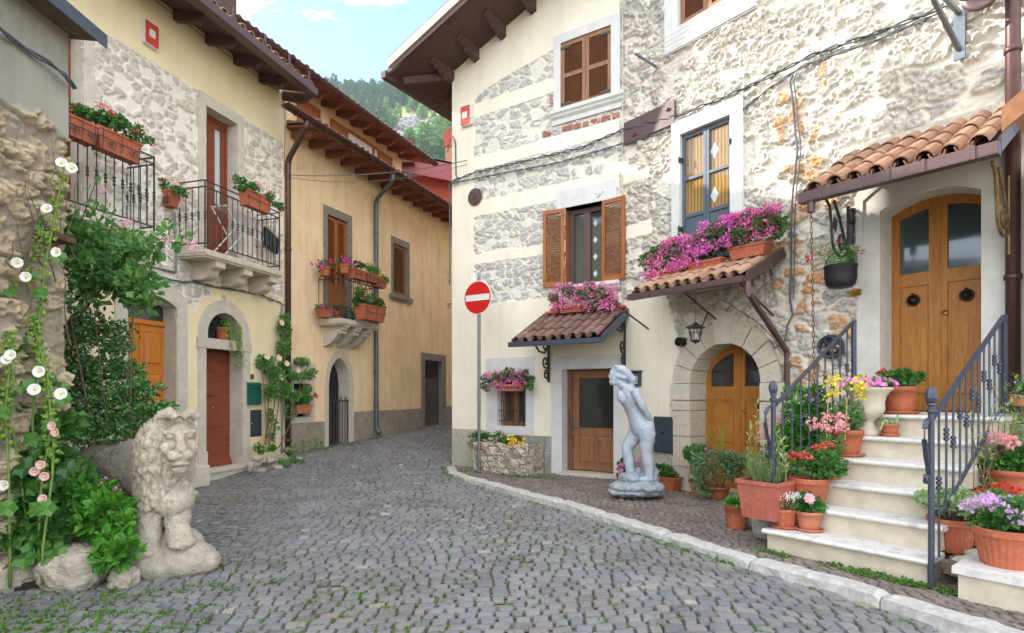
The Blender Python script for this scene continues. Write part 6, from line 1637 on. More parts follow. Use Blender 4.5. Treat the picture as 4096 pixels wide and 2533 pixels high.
c=R2.P(R2.s(3313,1.6),1.6,zz[2]);potted('ribbed pot of pink snapdragons on the third step','potted plant',c,.14,.21,'terra','snap',.17,.33,'salmon',8,9,flute=.004)
c=pz2(3383,1828,zz[3],0,.08);T=potted('large banded pot of yellow snapdragons on the fourth step','potted plant',c,.165,.25,'terra','snap',.19,.42,'yellow',9,13,saucer=True,dense=1.5)
mb=MB()
for px in (3305,3380): b=ap(px,1760,5.75);mb.tube([b,b+Vector((.02,0,.42))],.005,5)
mb.build('bamboo_canes',simple('bamboo',h('c8a468'),.6,.2,20,.1),T)
# urn
c=R2.P(R2.s(3480,1.0)-.02,1.0,zz[4]);
T=thing('stone_urn','pale stone urn overflowing with striped magenta petunias beside the door landing','urn',c)
mb=MB();mb.lathe(c,[(.13,0),(.13,.04),(.105,.06),(.06,.10),(.055,.14),(.08,.17),(.13,.21),(.155,.27),(.15,.33),(.165,.40),(.2,.45),(.225,.47),(.225,.49),(.19,.49),(.17,.46)],28);mb.build('urn_bowl',m['travertine'],T,smooth=True)
mb=MB();mb.lathe(c,[(0,.462),(.175,.462)],16,cap=False);mb.build('soil',m['soil'],T)
plant(T,c+Vector((-.04,0,.46)),'fine',.24,.16,None,4,dense=.9)
f=MB()
for k in range(60):
    a=rg.random()*6.28;q=.27*rg.random()**.5;disc_flower(f,c+Vector((-.05+q*math.cos(a)*1.15,q*math.sin(a),.52+.07*rg.random()-.3*q*q)),(math.cos(a)*.4,-1,.5),.026)
f.build('blossoms',m['magenta'],T)
c=R2.P(R2.s(3597,.62),.62,zz[5]);potted('plain terracotta pot of red geranium right against the big wooden door','potted plant',c,.165,.27,'terra','geranium',.22,.24,'red',11,3,saucer=True,dense=1.0,rb=.13)
c=R2.P(R2.s(3560,1.03),1.03,zz[4]);T=thing('potted_cactus','tiny pot with a small pale cactus at the foot of the urn','potted plant',c,G);top=potmesh(T,c,.085,.105,m['terra'],None,saucer=True)
mb=MB()
for k in range(7):
    a=k*.9;b=top+Vector((.03*math.cos(a),.03*math.sin(a),-.03));mb.tube([b,b+Vector((.03*math.cos(a),.02*math.sin(a),.05+.03*rg.random())),b+Vector((.05*math.cos(a),.03*math.sin(a),.10*rg.random()+.03))],[.018,.018,.008],8)
mb.tube([top+Vector((-.03,0,0)),top+Vector((-.08,-.02,.02)),top+Vector((-.12,-.03,-.06))],[.014,.014,.008],7)
mb.build('cactus',m['leafsage'],T)
# hanging cauldron
c=R2.P(R2.s(3362,.52),.52,R2.z(3362,1150,.52))
T=thing('hanging_pot','black cast iron cauldron of red verbena hanging from the scroll bracket','hanging pot',c)
mb=MB();mb.lathe(c,[(.0,0),(.12,0),(.15,.03),(.165,.10),(.168,.22),(.178,.235),(.175,.25),(.155,.25),(.15,.2)],26,cap=False);mb.build('cauldron',m['cast'],T,smooth=True)
mb=MB();mb.tube([c+Vector((.17*math.cos(t),0,.25+.15*math.sin(t))) for t in [i*math.pi/12 for i in range(13)]],.006,6);mb.tube([c+Vector((0,0,.40)),R2.P(R2.s(3385,.42),.42,1.75)],.008,6);mb.build('handle',m['iron'],T)
mb=MB();mb.lathe(c,[(0,.225),(.15,.225)],16,cap=False);mb.build('soil',m['soil'],T)
plant(T,c+Vector((-.04,0,.24)),'fine',.24,.26,None,4,dense=1.1)
f=MB()
for px,py in ((3358,965),(3238,1040),(3228,1035),(3295,1005),(3245,1020),(3425,1000),(3452,1008)): florets(f,ap(px,py,c.y-.02),.028,14,.024)
f.build('blossoms',m['red'],T)
# right hand cluster
c=R2.P(5.27,2.05,-1.284);c=pz2(3807,2219,-1.284,0,.13);T=potted('big ribbed pot of pale green sage on the old timber by the railing foot','potted plant',c,.175,.27,'terra','sage',.30,.27,None,13,0,flute=.004,dense=1.3)
c=pz2(4030,2289,-1.225,0,.17);potted('big ribbed pot of lilac pink geranium on the lowest side step','potted plant',c,.215,.27,'terra','geranium',.25,.26,'lilac',14,10,flute=.004,dense=1.3)
c=Vector(((4000-CX)/F*4.72,4.72,-1.225));potted('terracotta pot of scarlet geranium behind the lilac one','potted plant',c,.15,.23,'terrapale','geranium',.25,.28,'red',15,6,dense=1.2)
c=Vector(((4045-CX)/F*5.2,5.2,-.93));potted('wide terracotta pot of salmon pink geranium on the upper side step','potted plant',c,.2,.25,'terra','geranium',.26,.32,'salmon',16,9,dense=1.2)
c=Vector(((4085-CX)/F*5.62,5.62,-.58))
T=thing('zinc_bucket','battered zinc bucket tilted on the top side step','bucket',c)
mb=MB();mb.lathe(c,[(.11,0),(.12,.01),(.17,.27),(.178,.28),(.17,.285),(.16,.27),(.11,.02)],26);mb.build('bucket_body',m['zinc'],T,smooth=True)
mb=MB();mb.tube([c+Vector((.172*math.cos(t),-.02,.27-.10*math.sin(t))) for t in [i*math.pi/12 for i in range(13)]],.004,5);mb.build('handle',m['iron'],T)
c=R2.P(5.62,.62,-.2);potted('small terracotta bowl on a ledge by the red downpipe','potted plant',R2.P(R2.s(4085,.5),.5,R2.z(4085,1625,.5)),.09,.11,'terrapale','geranium',.10,.12,None,17,0,dense=.4)
# twiggy vine on the right railing
c=R2.P(5.14,1.5,-1.05)
T=thing('climbing_vine','thin twiggy climber with tiny pale blue flowers on the right hand stair railing','climbing plant',c)
st=MB();fo=MB();f=MB()
for k in range(9):
    o=1.6-.13*k;b=R2.P(5.16,o,-1.0+.05*k);e=b+Vector((rg.uniform(-.15,.2),rg.uniform(-.1,.1),rg.uniform(.6,1.0)));md=b.lerp(e,.5)+Vector((rg.uniform(-.1,.1),0,.05));st.tube([b,md,e],[.006,.004,.002],4)
    for j in range(18): t=j/17;p=(1-t)**2*b+2*t*(1-t)*md+t*t*e+Vector((rg.uniform(-.06,.06),rg.uniform(-.05,.05),0));fo.addnp(*leaves([p],.035 if k<4 else .05,None,.4,.5))
    for j in range(2): florets(f,b.lerp(e,.4+.6*rg.random())+Vector((rg.uniform(-.05,.05),0,0)),.02,6,.02)
for k in range(60):
    o=.85-.4*rg.random();b=R2.P(5.2+.1*rg.random(),o,-.75);e=b+Vector((rg.uniform(-.1,.1),rg.uniform(-.05,.05),.3+.65*rg.random()));P=[b.lerp(e,t) for t in np.linspace(0,1,26)];fo.addnp(*leaves(P,.03,None,.3,.15))
st.build('stems',m['woodstem'],T);fo.build('leaves',m['leafyel'],T);f.build('flowers',petal('pale_blue_petal',[h('9aa8e0'),h('c0c8f0'),h('5868c8')]),T)
# ------------------------------------------------------------------ flower boxes on the facades
def fp(fr,px,py,o): return fr.P(fr.s(px,o),o,fr.z(px,py,o))
def wallbox(fr,name,label,px0,px1,pyt,pyb,o,d,mat,blobs,leafm_,lsz,flow,grp,iron=True,asp=.8,cage=False):
    s0,s1=fr.s(px0,o),fr.s(px1,o);pc=(px0+px1)/2
    zt,zb=fr.z(pc,pyt,o),fr.z(pc,pyb,o);c=fr.P((s0+s1)/2,o,zb)
    T=thing(name,label,'flower box',c,grp)
    boxpot(T,c,fr,s1-s0,d,zt-zb,m[mat])
    if blobs:
        mb=MB()
        for px,py,rx,rz,n in blobs: foliage(mb,fp(fr,px,py,o+.02),(rx,d*.9,rz),n,lsz,asp,.3)
        mb.build('foliage',m[leafm_],T)
    for nm,mt,pts,rad,n,sz in flow:
        f=MB()
        for px,py in pts:
            q=fp(fr,px,py,o+d*.45+RG.random()*.05)
            if sz<0: disc_flower(f,q,fr.n+Vector((0,0,.3)),-sz)
            else: florets(f,q,rad,n,sz)
        f.build(nm,m[mt],T)
    if iron:
        mb=MB()
        for s_ in (s0+.05,(s0+s1)/2,s1-.05): mb.tube([fr.P(s_,o-d/2,zt),fr.P(s_,o-d/2,zb-.01),fr.P(s_,o+d/2+.01,zb-.01),fr.P(s_,o+d/2+.03,zt-.03)],.006,5)
        mb.tube([fr.P(s0,o+d/2+.025,(zt+zb)/2),fr.P(s1,o+d/2+.025,(zt+zb)/2)],.006,5)
        mb.build('iron_holder',m['iron'],T)
        if cage:
            mb=MB()
            for k in (.25,.75):
                sc2=s0+(s1-s0)*k
                for sg in (-1,1): mb.tube([fr.P(sc2+sg*(.02+x),o+d/2+.03,zb+.08+y) for x,y in spiral(.045,.01,-1.5 if sg>0 else -1.6,1.1*sg,12)],.005,5)
            mb.build('scroll_work',m['iron'],T)
    return T
rs=random.Random(21)
def scat(n,x0,x1,y0,y1,f=lambda t:0): 
    out=[]
    for _ in range(n): t=rs.random();out.append((x0+(x1-x0)*t,y0+(y1-y0)*rs.random()+f(t)))
    return out
GB='flower boxes on the left house balconies'
o_=.66
wallbox(L,'flower_box','weathered terracotta box of red geranium nearest the outbuilding corner on the left balcony',236,372,478,560,o_,.17,'terraold',[(280,440,.18,.10,200),(330,450,.16,.11,180)],'leaf',.045,[('blossoms','coral',scat(4,262,325,415,440),.03,12,.026)],GB,cage=True)
wallbox(L,'flower_box','second terracotta box of red geranium with trailing shoots on the left balcony end',372,548,540,625,o_,.17,'terraold',[(400,462,.17,.12,220),(450,490,.2,.13,280),(520,530,.16,.12,200),(575,560,.1,.09,90)],'leaf',.045,[('blossoms','coral',[(403,420),(415,425),(428,440),(440,450),(455,460),(470,468),(487,470),(550,497),(520,523),(549,528),(610,577)],.032,14,.028)],GB,cage=True)
wallbox(L,'flower_box','terracotta box of red geranium hanging on the right end of the far balcony',968,1070,775,838,o_,.16,'terra',[(960,730,.13,.12,200),(1010,755,.17,.11,260),(1070,795,.16,.12,240),(1110,830,.12,.10,120)],'leaf',.042,[('blossoms','coral',[(923,727),(1027,735),(1038,745),(1060,733),(1040,757),(1082,768),(1065,755),(1143,773),(1123,846)],.028,13,.026)],GB)
# box on the end rail of the far balcony
fe=Frame((L.P(BL2[0]-.12,.0,0).x,L.P(BL2[0]-.12,.0,0).y),(L.n.x,L.n.y));fe.n=-L.d
T=wallbox(fe,'flower_box','small rosette trimmed box of red geranium on the near end rail of the far balcony',628,702,768,832,.06,.16,'terra',[(600,745,.12,.10,160),(660,740,.16,.11,240),(720,765,.12,.12,160)],'leaf',.042,[('blossoms','coral',[(578,735),(652,726),(690,717),(710,735),(762,762),(743,803)],.03,14,.027)],GB,cage=True)
# pot in the lunette with a variegated trailing plant
c=L.P(L.s(893,-.1),-.1,.935);T=potted('terracotta pot with variegated trailing ivy in the arched lunette','potted plant',c,.12,.22,'terra','broad',.1,.12,None,31,dense=.3,group=None)
f=MB();st=MB()
for k in range(16):
    b=c+Vector((.0,0,.22));e=L.P(L.s(893)+rs.uniform(-.18,.42),.12+rs.random()*.06,rs.uniform(.45,1.2));md=b.lerp(e,.4)+Vector((0,0,.18))+L.n*.08;st.tube([b,md,e],.003,4)
    P=[(1-t)**2*b+2*t*(1-t)*md+t*t*e for t in np.linspace(.1,1,9)];f.addnp(*leaves(P,.055,None,.5,.7))
for k in range(3):
    b=L.P(L.s(935),.13,1.1);e=L.P(L.s(940)+rs.uniform(-.06,.06),.08,rs.uniform(.35,.6));st.tube([b,e],.003,4);f.addnp(*leaves([b.lerp(e,t) for t in np.linspace(0,1,9)],.05,None,.5,.7))
f.build('variegated_leaves',m['leafyel'],T);st.build('trailing_stems',m['stem'],T)
# ochre house balcony
GM='planters on the ochre house balcony'
ob=.66
def mpot(label,px,pyt,pyb,o,rt,fl,mt,seed,grp=GM):
    z0=M.z(px,pyb,o);hh=M.z(px,pyt,o)-z0;c=M.P(M.s(px,o),o,z0);T=thing('balcony_pot',label,'potted plant',c,grp);top=potmesh(T,c,rt,hh,m['terra'])
    mb=MB();foliage(mb,top+Vector((0,0,.07)),(rt*1.7,rt*1.4,.12),130,.045,.7,.4);mb.build('foliage',m['leaf'],T)
    f=MB()
    for a,b in fl: disc_flower(f,fp(M,a,b,o+.1),M.n+Vector((rs.uniform(-.5,.5),rs.uniform(-.5,.5),.3)),.042)
    f.build('blossoms',m[mt],T)
mpot('round pot of vivid magenta petunias at the left corner of the ochre balcony',1301,1070,1106,ob*.45,.13,[(1243,1052),(1247,1058),(1262,1057),(1272,1043),(1283,1068),(1286,1070),(1293,1048),(1297,1055),(1322,1045),(1325,1040),(1337,1060),(1335,1062)],'petunia',1)
mpot('round pot of magenta petunias with a white tag next to the balcony corner',1378,1059,1096,ob+.05,.12,[(1340,1036),(1350,1034),(1366,1026),(1380,1033),(1389,1036),(1388,1046),(1399,1032),(1421,1044),(1375,1043),(1395,1048)],'petunia',2)
wallbox(M,'flower_box','terracotta box of pink geranium on the front rail beside the petunia pots',1402,1452,1080,1118,ob+.1,.2,'terra',[(1425,1066,.2,.1,180)],'leaf',.05,[('blossoms','pink',[(1413,1060),(1428,1061)],.035,14,.035)],GM)
wallbox(M,'flower_box','middle terracotta box of feathery greenery on the ochre balcony rail',1456,1500,1098,1130,ob+.1,.2,'terra',[(1470,1075,.2,.12,200),(1500,1085,.16,.12,160)],'leafbright',.04,[('blossoms','pink',[(1468,1058),(1493,1056)],.03,12,.03)],GM)
wallbox(M,'flower_box','last terracotta box with a yellow bloom on the far end of the ochre balcony rail',1494,1532,1115,1150,ob+.1,.2,'terra',[(1530,1118,.16,.12,200)],'leafdark',.05,[('blossoms','orangeyel',[(1517,1096)],.035,14,.035)],GM)
wallbox(M,'flower_box','long terracotta trough of magenta petunias behind the lower balcony railing',1275,1353,1243,1272,.3,.2,'terra',[(1300,1232,.25,.06,150),(1335,1232,.2,.06,120)],'leaf',.04,[('blossoms','petunia',[(1290,1222),(1291,1228),(1311,1229),(1323,1234),(1348,1227),(1351,1228)],.0,5,-.04)],GM,iron=False)
wallbox(M,'flower_box','big ribbed terracotta planter of red geranium hung outside the ochre balcony',1438,1521,1226,1284,ob+.14,.3,'terra',[(1440,1200,.16,.2,160),(1470,1195,.25,.14,260),(1510,1215,.22,.12,200),(1437,1170,.08,.16,60)],'leaf',.06,[('blossoms','red',[(1451,1194),(1512,1197)],.04,16,.035),('pink_blossoms','pink',[(1486,1202)],.035,12,.03)],GM)
wallbox(M,'flower_box','pale terracotta box of leafy greens with a scarlet bloom in the stone niche',1172,1236,1620,1654,.05,.2,'terrapale',[(1190,1580,.18,.18,260),(1220,1575,.15,.18,200),(1205,1600,.22,.1,160)],'leafbright',.05,[('blossoms','red',[(1257,1585),(1258,1583)],.055,26,.04),('yellow_blossoms','orangeyel',[(1228,1562),(1190,1575)],.02,6,.03)],None,iron=False)
# ------------------------------------------------------------------ pale house boxes
GR='window boxes of pink geranium on the pale house'
wallbox(R1,'flower_box','window box of bright pink geranium under the open shuttered window',2240,2350,1222,1252,.25,.2,'terra',[(2240,1190,.2,.14,260),(2290,1170,.22,.14,300),(2350,1165,.22,.14,300),(2410,1180,.2,.16,280),(2440,1215,.14,.12,180),(2385,1215,.2,.12,200)],'leaf',.045,
 [('blossoms','pink',scat(150,2200,2468,1130,1232,lambda t:14*abs(t-.5))+[(2412,1250),(2440,1245),(2395,1240),(2360,1240)],.04,13,.034)],GR)
wallbox(R1,'flower_box','window box of pale pink ivy geranium over the small barred window',1995,2092,1538,1565,.20,.18,'terrapale',[(1955,1530,.16,.16,220),(2000,1500,.18,.12,240),(2050,1495,.2,.12,260),(2100,1510,.18,.12,260),(2118,1540,.1,.12,120)],'leaf',.048,
 [('blossoms','pink',scat(60,1932,2040,1485,1565)+scat(40,2030,2115,1470,1550),.034,11,.03)],GR)
# troughs on the tiled awning
zt_=lambda px:0
for i,(px0,px1,yt,yb,fx0,fx1,mt,lab) in enumerate(((2600,2740,1085,1118,2575,2760,'pink','trough of pink striped geranium at the low end of the middle tiled awning'),(2765,2900,1045,1078,2690,2930,'magenta','trough of deep mauve geranium in the middle of the tiled awning'),(2930,3075,982,1032,2890,3110,'pinkmix','trough of mixed pink geranium at the downpipe end of the tiled awning'))):
    yc=lambda px:1100-(px-2600)*.27
    bl=[(px,yc(px)-48-(16 if px>2850 else 0)+rs.uniform(-8,8),.17,.17,190) for px in range(int(fx0)+15,int(fx1),34)]+[(px,yc(px)-95-(20 if px>2850 else 0),.15,.12,130) for px in range(int(fx0)+60,int(fx1),40)]
    fl=[];n=230
    for _ in range(n):
        px=fx0+(fx1-fx0)*rs.random();top_=-118-(32 if px>2800 else 0)+(40 if px<2640 else 0);fl.append((px,yc(px)+top_+rs.random()**1.2*(125 if px<2800 else 120)))
    if i==2: fl=[q for q in fl if not (2940<q[0]<3040 and q[1]>960 and rs.random()<.75)]
    o=.42 if i<2 else .38
    T=wallbox(R2,'flower_box',lab,px0,px1,yt,yb,o,.2,'terra',bl,'leaf',.05,[('blossoms',mt,fl,.038,12,.033)],'troughs of geranium on the middle tiled awning',iron=False)
# stone faced planter at the foot of the sign
c=R1.P((R1.s(1887,.5)+R1.s(2117,.45))/2,.42,WALK)
T=thing('stone_planter','crazy stone faced planter of yellow and peach flowers beside the sign pole','planter',c)
s0,s1=R1.s(1890,.62),R1.s(2112,.62);zt=-.90
mb=MB();mb.fbox(R1,s0+.03,s1-.03,.10,.60,WALK-.02,zt-.05);mb.build('core',m['darkstone'],T)
if 1:
    fq=Frame((R1.P(0,.585,0).x,R1.P(0,.585,0).y),(R1.d.x,R1.d.y));fq.n=R1.n
    ms_=m['planterstone']=wallmat('crazy_stone_facing',h('8c8374'),[h('b0a492'),h('cabda8'),h('9c9282'),h('d6ccba')],h('cfc6b6'),h('cfc6b6'))
    masonry(fq,'stone_facing',T,ms_,s0,s1,WALK-.02,zt+.02,.009,(.15,.14),7,.03,None,[lambda S,Z:Z>zt-.02+.05*vn(S*9,S*0,4)],cover=.0,wig=.25,thr=(.03,.10))
    p_=R1.P(s0+.01,0,0);fq=Frame((p_.x,p_.y),(R1.n.x,R1.n.y));fq.n=-R1.d;masonry(fq,'stone_facing',T,ms_,.1,.60,WALK-.02,zt,.009,(.15,.14),8,.03,None,[],cover=.0,wig=.25,thr=(.03,.10))
    p_=R1.P(s1-.01,0,0);fq=Frame((p_.x,p_.y),(R1.n.x,R1.n.y));fq.n=Vector(R1.d);masonry(fq,'stone_facing',T,ms_,.1,.60,WALK-.02,zt,.009,(.15,.14),9,.03,None,[],cover=.0,wig=.25,thr=(.03,.10))
mb=MB();k=0
def poly_stones(mb,P,w,hh,n,nrm,seed):
    rr=random.Random(seed);cols=int(n*w/ (w+hh)*1.4);rows=3
    xs=[]
    for r_ in range(rows):
        x=-rr.random()*.08
        while x<w-.03:
            ww=rr.uniform(.08,.16);x1=min(x+ww,w)
            z0=hh*r_/rows+rr.uniform(-.012,.012);z1=hh*(r_+1)/rows+rr.uniform(-.012,.012)+(.04*rr.random() if r_==rows-1 else 0)
            a=max(0,x)+.005;b=x1-.005;sh=rr.uniform(-.025,.025);dz=rr.uniform(-.02,.02)
            pts=[(a+rr.uniform(0,.012),z0+.005),(b-rr.uniform(0,.02),z0+.005+dz*.5),(b,(z0+z1)/2+dz),(b-rr.uniform(0,.03)+sh,z1-.005),(a+rr.uniform(0,.03)+sh,z1-.005-dz*.5),(a,(z0+z1)/2-dz)]
            cx=sum(p[0] for p in pts)/6;cz=sum(p[1] for p in pts)/6;out=rr.uniform(.02,.045)
            V=[P(x_,0,z_) for x_,z_ in pts]+[P(cx+(x_-cx)*.86,out*rr.uniform(.75,1.1),cz+(z_-cz)*.86) for x_,z_ in pts]+[P(cx,out*1.2,cz)]
            b0=len(mb.v);mb.v.extend(tuple(v) for v in V)
            for i in range(6): mb.f.append([b0+i,b0+(i+1)%6,b0+6+(i+1)%6,b0+6+i]);mb.f.append([b0+6+i,b0+6+(i+1)%6,b0+12])
            x=x1
t=NT('crazy_stone_facing');cc=t.ramp(t.isl(),[(0,h('a89c8a')),(.4,h('c4b8a4')),(.7,h('8c8478')),(1,h('d0c6b4'))]);n=t.noise(20,5,.7);cc=t.mix(t.map(n,.4,.7,0,.6),cc,h('e0d8ca'));t.color(cc);t.set(Roughness=.85);t.bump(t.noise(60,5,.7),.6,.008)
mb=MB()
for px,py,n in ((1905,1760,300),(1950,1755,300),(2000,1755,300),(2050,1765,300),(2085,1768,220)): foliage(mb,fp(R1,px,py+4,.42),(.19,.18,.15),n,.05,.45,.4)
mb.build('foliage',m['leaf'],T)
f=MB()
for px,py in scat(26,2030,2095,1742,1785): disc_flower(f,fp(R1,px,py,.6),R1.n+Vector((rs.uniform(-.5,.5),0,.4)),.024)
f.build('yellow_daisies',m['orangeyel'],T);f=MB()
for px,py in scat(7,1935,2010,1745,1762): florets(f,fp(R1,px,py,.6),.025,12,.022)
f.build('peach_blossoms',m['peach'],T);f=MB()
for px,py in scat(8,1900,1955,1785,1815): florets(f,fp(R1,px,py,.62),.02,8,.025)
f.build('red_blossoms',m['coral'],T)
# pots by the statue
c=R2.P(R2.s(2667,.3),.3,WALK);T=thing('flower_box','red terracotta trough with low geranium just behind the statue plinth','flower box',c)
boxpot(T,c,R2,.42,.2,.2,m['terra']);mb=MB()
for d_ in (-.12,.0,.12): foliage(mb,c+R2.d*d_+Vector((0,0,.25)),(.12,.12,.10),130,.06,.95,.5)
mb.build('foliage',m['leaf'],T);f=MB()
for px,py in ((2640,1880),(2672,1898),(2690,1890)): florets(f,fp(R2,px,py,.35),.022,8,.025)
f.build('blossoms',m['pink'],T)
c=fp(R1,2492,1925,.3);c=Vector((c.x,c.y,WALK));T=thing('potted_plant','half hidden pot of pink geranium between the brown door and the statue','potted plant',c);potmesh(T,c,.12,.14,m['terra']);mb=MB();foliage(mb,c+Vector((0,0,.25)),(.15,.12,.14),160,.055,.9,.4);mb.build('foliage',m['leaf'],T);f=MB()
for px,py in ((2482,1868),(2490,1855),(2500,1862),(2548,1848),(2560,1856),(2570,1862),(2478,1880)): florets(f,atY(px,py,c.y-.1),.04,16,.032)
f.build('blossoms',m['pink'],T)
# ------------------------------------------------------------------ climbing rose and rock bed by the plank door
base=L.P(L.s(1085,.35),.35,-1.2)
T=thing('climbing_rose','tall climbing rose with peach blooms between the mailbox and the brown downpipe','climbing rose',base,None)
st=MB();fo=MB();f=MB()
canes=[[(1062,1780),(1070,1650),(1085,1480),(1120,1380),(1140,1290)],[(1075,1780),(1100,1600),(1095,1450),(1060,1440)],[(1090,1790),(1110,1650),(1130,1500),(1140,1350),(1150,1280)],[(1115,1790),(1160,1700),(1195,1560),(1225,1480),(1250,1430)],[(1080,1780),(1062,1640),(1050,1500),(1050,1440)]]
for cn in canes:
    pts=[fp(L,px,py,.12+.25*max(0,(py-1500)/300)) for px,py in cn];st.tube(pts,[.014]+[.010]*(len(pts)-2)+[.005],6)
for px,py,rx,rz,n in ((1060,1450,.20,.14,200),(1100,1500,.20,.2,260),(1130,1400,.14,.22,220),(1140,1320,.12,.22,200),(1145,1270,.07,.12,60),(1080,1580,.16,.2,200),(1130,1560,.2,.2,240),(1090,1680,.12,.22,110),(1160,1650,.10,.2,60),(1140,1450,.14,.14,120),(1075,1750,.14,.08,70)):
    foliage(fo,fp(L,px,py,.2),(rx,.16,rz),n,.065,.62,.4)
for px,py,rx,rz,n in ((1215,1440,.22,.13,160),(1235,1500,.2,.14,150),(1190,1500,.18,.12,120),(1180,1590,.2,.1,100)): foliage(fo,fp(M,px,py,.35),(rx,.14,rz),n,.065,.62,.4)
for px,py in ((1068,1428),(1116,1434),(1146,1455),(1125,1292),(1170,1295),(1113,1432),(1190,1482),(1125,1512),(1240,1436)): 
    q=fp(L,px,py,.34)
    f=MB()
    for k in range(3): disc_flower(f,q,L.n+Vector((rs.uniform(-.4,.4),-.4,.3)),.062-.016*k,7,.3+.2*k)
    f.build('bloom',m['peach'],T)
st.build('canes',m['woodstem'],T);fo.build('foliage',m['leafrose'],T)
base=L.P(L.s(1075,.5),.45,-1.4)
T=thing('rock_bed','small bed of piled white limestone rocks below the climbing rose','rock bed',base)
m['limerock']=simple('white_knobbly_limestone',h('c9beae'),.9,.35,16,.9,bd=.02)
rk=[(1050,1905,.40,.26,.17,.30),(1110,1880,.25,.2,.14,.42),(1032,1835,.11,.08,.055,.5),(1085,1840,.11,.08,.05,.5),(1130,1835,.14,.1,.08,.42),(1150,1800,.10,.08,.05,.35),(1165,1850,.12,.1,.07,.4),(1195,1835,.06,.05,.03,.55),(1000,1870,.06,.06,.08,.45)]
for i,(px,py,rx,ry,rz,o) in enumerate(rk):
    mb=MB();rock(mb,fp(L,px,py,o),rx*.95,ry,rz,i+40,rough=.3,ax=(L.d,L.n,Vector((0,0,1))));ob_=mb.build('rock',m['limerock'],T,smooth=True)
    md=ob_.modifiers.new('s','SUBSURF');md.levels=2;md.render_levels=2
    tx=bpy.data.textures.new('rk','CLOUDS');tx.noise_scale=.05;md=ob_.modifiers.new('d','DISPLACE');md.texture=tx;md.strength=.05;md.mid_level=.5
T=bushthing('yellow_flowers','clump of golden yellow flowers among the limestone rocks','flowers',fp(L,1060,1800,.42),[(fp(L,1045,1793,.42),(.14,.12,.10),160),(fp(L,1075,1790,.42),(.14,.12,.10),160)],'leafbright',.045,.6,0,[('blossoms','orangeyel',[fp(L,px,py,.55) for px,py in ((1041,1766),(1050,1757),(1053,1763),(1067,1760),(1080,1768),(1096,1771),(1107,1775),(1030,1781),(1043,1762),(1105,1774))],.022,9,.024)])
# gutterside weeds and loose greenery
bushthing('ground_cover_plant','green ground cover spilling off the rock bed beside the brown downpipe','plant',fp(L,1150,1860,.6),[(fp(L,1135,1850,.6),(.13,.1,.14),220),(fp(L,1165,1800,.5),(.14,.1,.12),160),(fp(L,1185,1850,.6),(.16,.1,.08),160)],'leafbright',.035,.6)
for px,py,hh in ((1215,1790,.35),(1262,1795,.28),(1240,1810,.2),(1290,1800,.2)):
    b=fp(M,px,py+15,.18);b.z=road(b.x,b.y);mb=MB();st=MB();tp=b+Vector((0,0,hh));st.tube([b,tp],.005,4);P=[b.lerp(tp,t) for t in np.linspace(.2,1,9)];mb.addnp(*leaves(P,.075,None,.3,.7))
    T=thing('wall_weed',{1215:'tallest single leafy weed left of the iron gate',1262:'leafy weed close to the iron gate hinge side',1240:'low leafy weed in the middle of the gutter by the ochre wall',1290:'short weed right at the foot of the gate'}[px],'weed',b,'weeds at the foot of the ochre wall');st.build('stem',m['stem'],T);mb.build('leaves',m['weed'],T)
# ------------------------------------------------------------------ near left garden
bedz=-1.50
mb=MB();bed=[(-4.2,4.45),(-3.55,4.68),(-3.15,4.95),(-2.95,5.3),(-3.5,6.1),(-4.3,6.6),(-5.2,7.2),(-5.9,6.8),(-4.0,5.2)]
mb.prism([(x,y,bedz) for x,y in bed],(0,0,-.2));tag(mb.build('garden_soil',m['soil']),kind='structure')
def boulder(label,px0,px1,pyt,pyb,dep,seed,name='boulder',grp='edging rocks of the planting bed'):
    Yb=road(-3.4,4.6)*F/(HY-pyb)+.0;Y=Yb+dep*.5
    w=(px1-px0)/F*Y/2;zt=(HY-pyt)/F*(Y-.05);zb=(HY-pyb)/F*Yb
    c=Vector((((px0+px1)/2-CX)/F*Y,Y,(zt+zb)/2-.02));mb=MB();rock(mb,c,w*.98,dep*.52,(zt-zb)/2*1.05,seed,rough=.09,sq=1.0)
    o=mb.build(name,m['limerock2'],smooth=True);tag(o,label,'rock',grp)
    md=o.modifiers.new('s','SUBSURF');md.levels=3;md.render_levels=3
    for sc_n,st_ in ((.16,.07),(.04,.035),(.012,.01)):
        tx=bpy.data.textures.new('rk','CLOUDS');tx.noise_scale=sc_n;md=o.modifiers.new('d','DISPLACE');md.texture=tx;md.strength=st_;md.mid_level=.5
    return o
m['limerock2']=simple('rough_grey_limestone',h('c4baa8'),.9,.3,12,1.0,bd=.02)
boulder('broad rough limestone edging block lying left of the lion plinth',172,428,2190,2376,.42,61)
boulder('pitted limestone edging block at the very corner with hollyhock roots beside it',-60,146,2230,2388,.42,62)
boulder('small rounded white stone squeezed against the lion plinth',448,545,2262,2358,.18,63)
# tall lumps around: stone block left of the plank door
c=L.P(L.s(788,.45),.40,-1.45);mb=MB();mb.obox(c+Vector((0,0,.15)),L.d*.17,L.n*.15,Vector((0,0,.17)));o=mb.build('stone_block',m['stone']);tag(o,'squared pale stone block on the cobbles behind the lion','stone')
md=o.modifiers.new('b','BEVEL');md.width=.03;md.segments=3
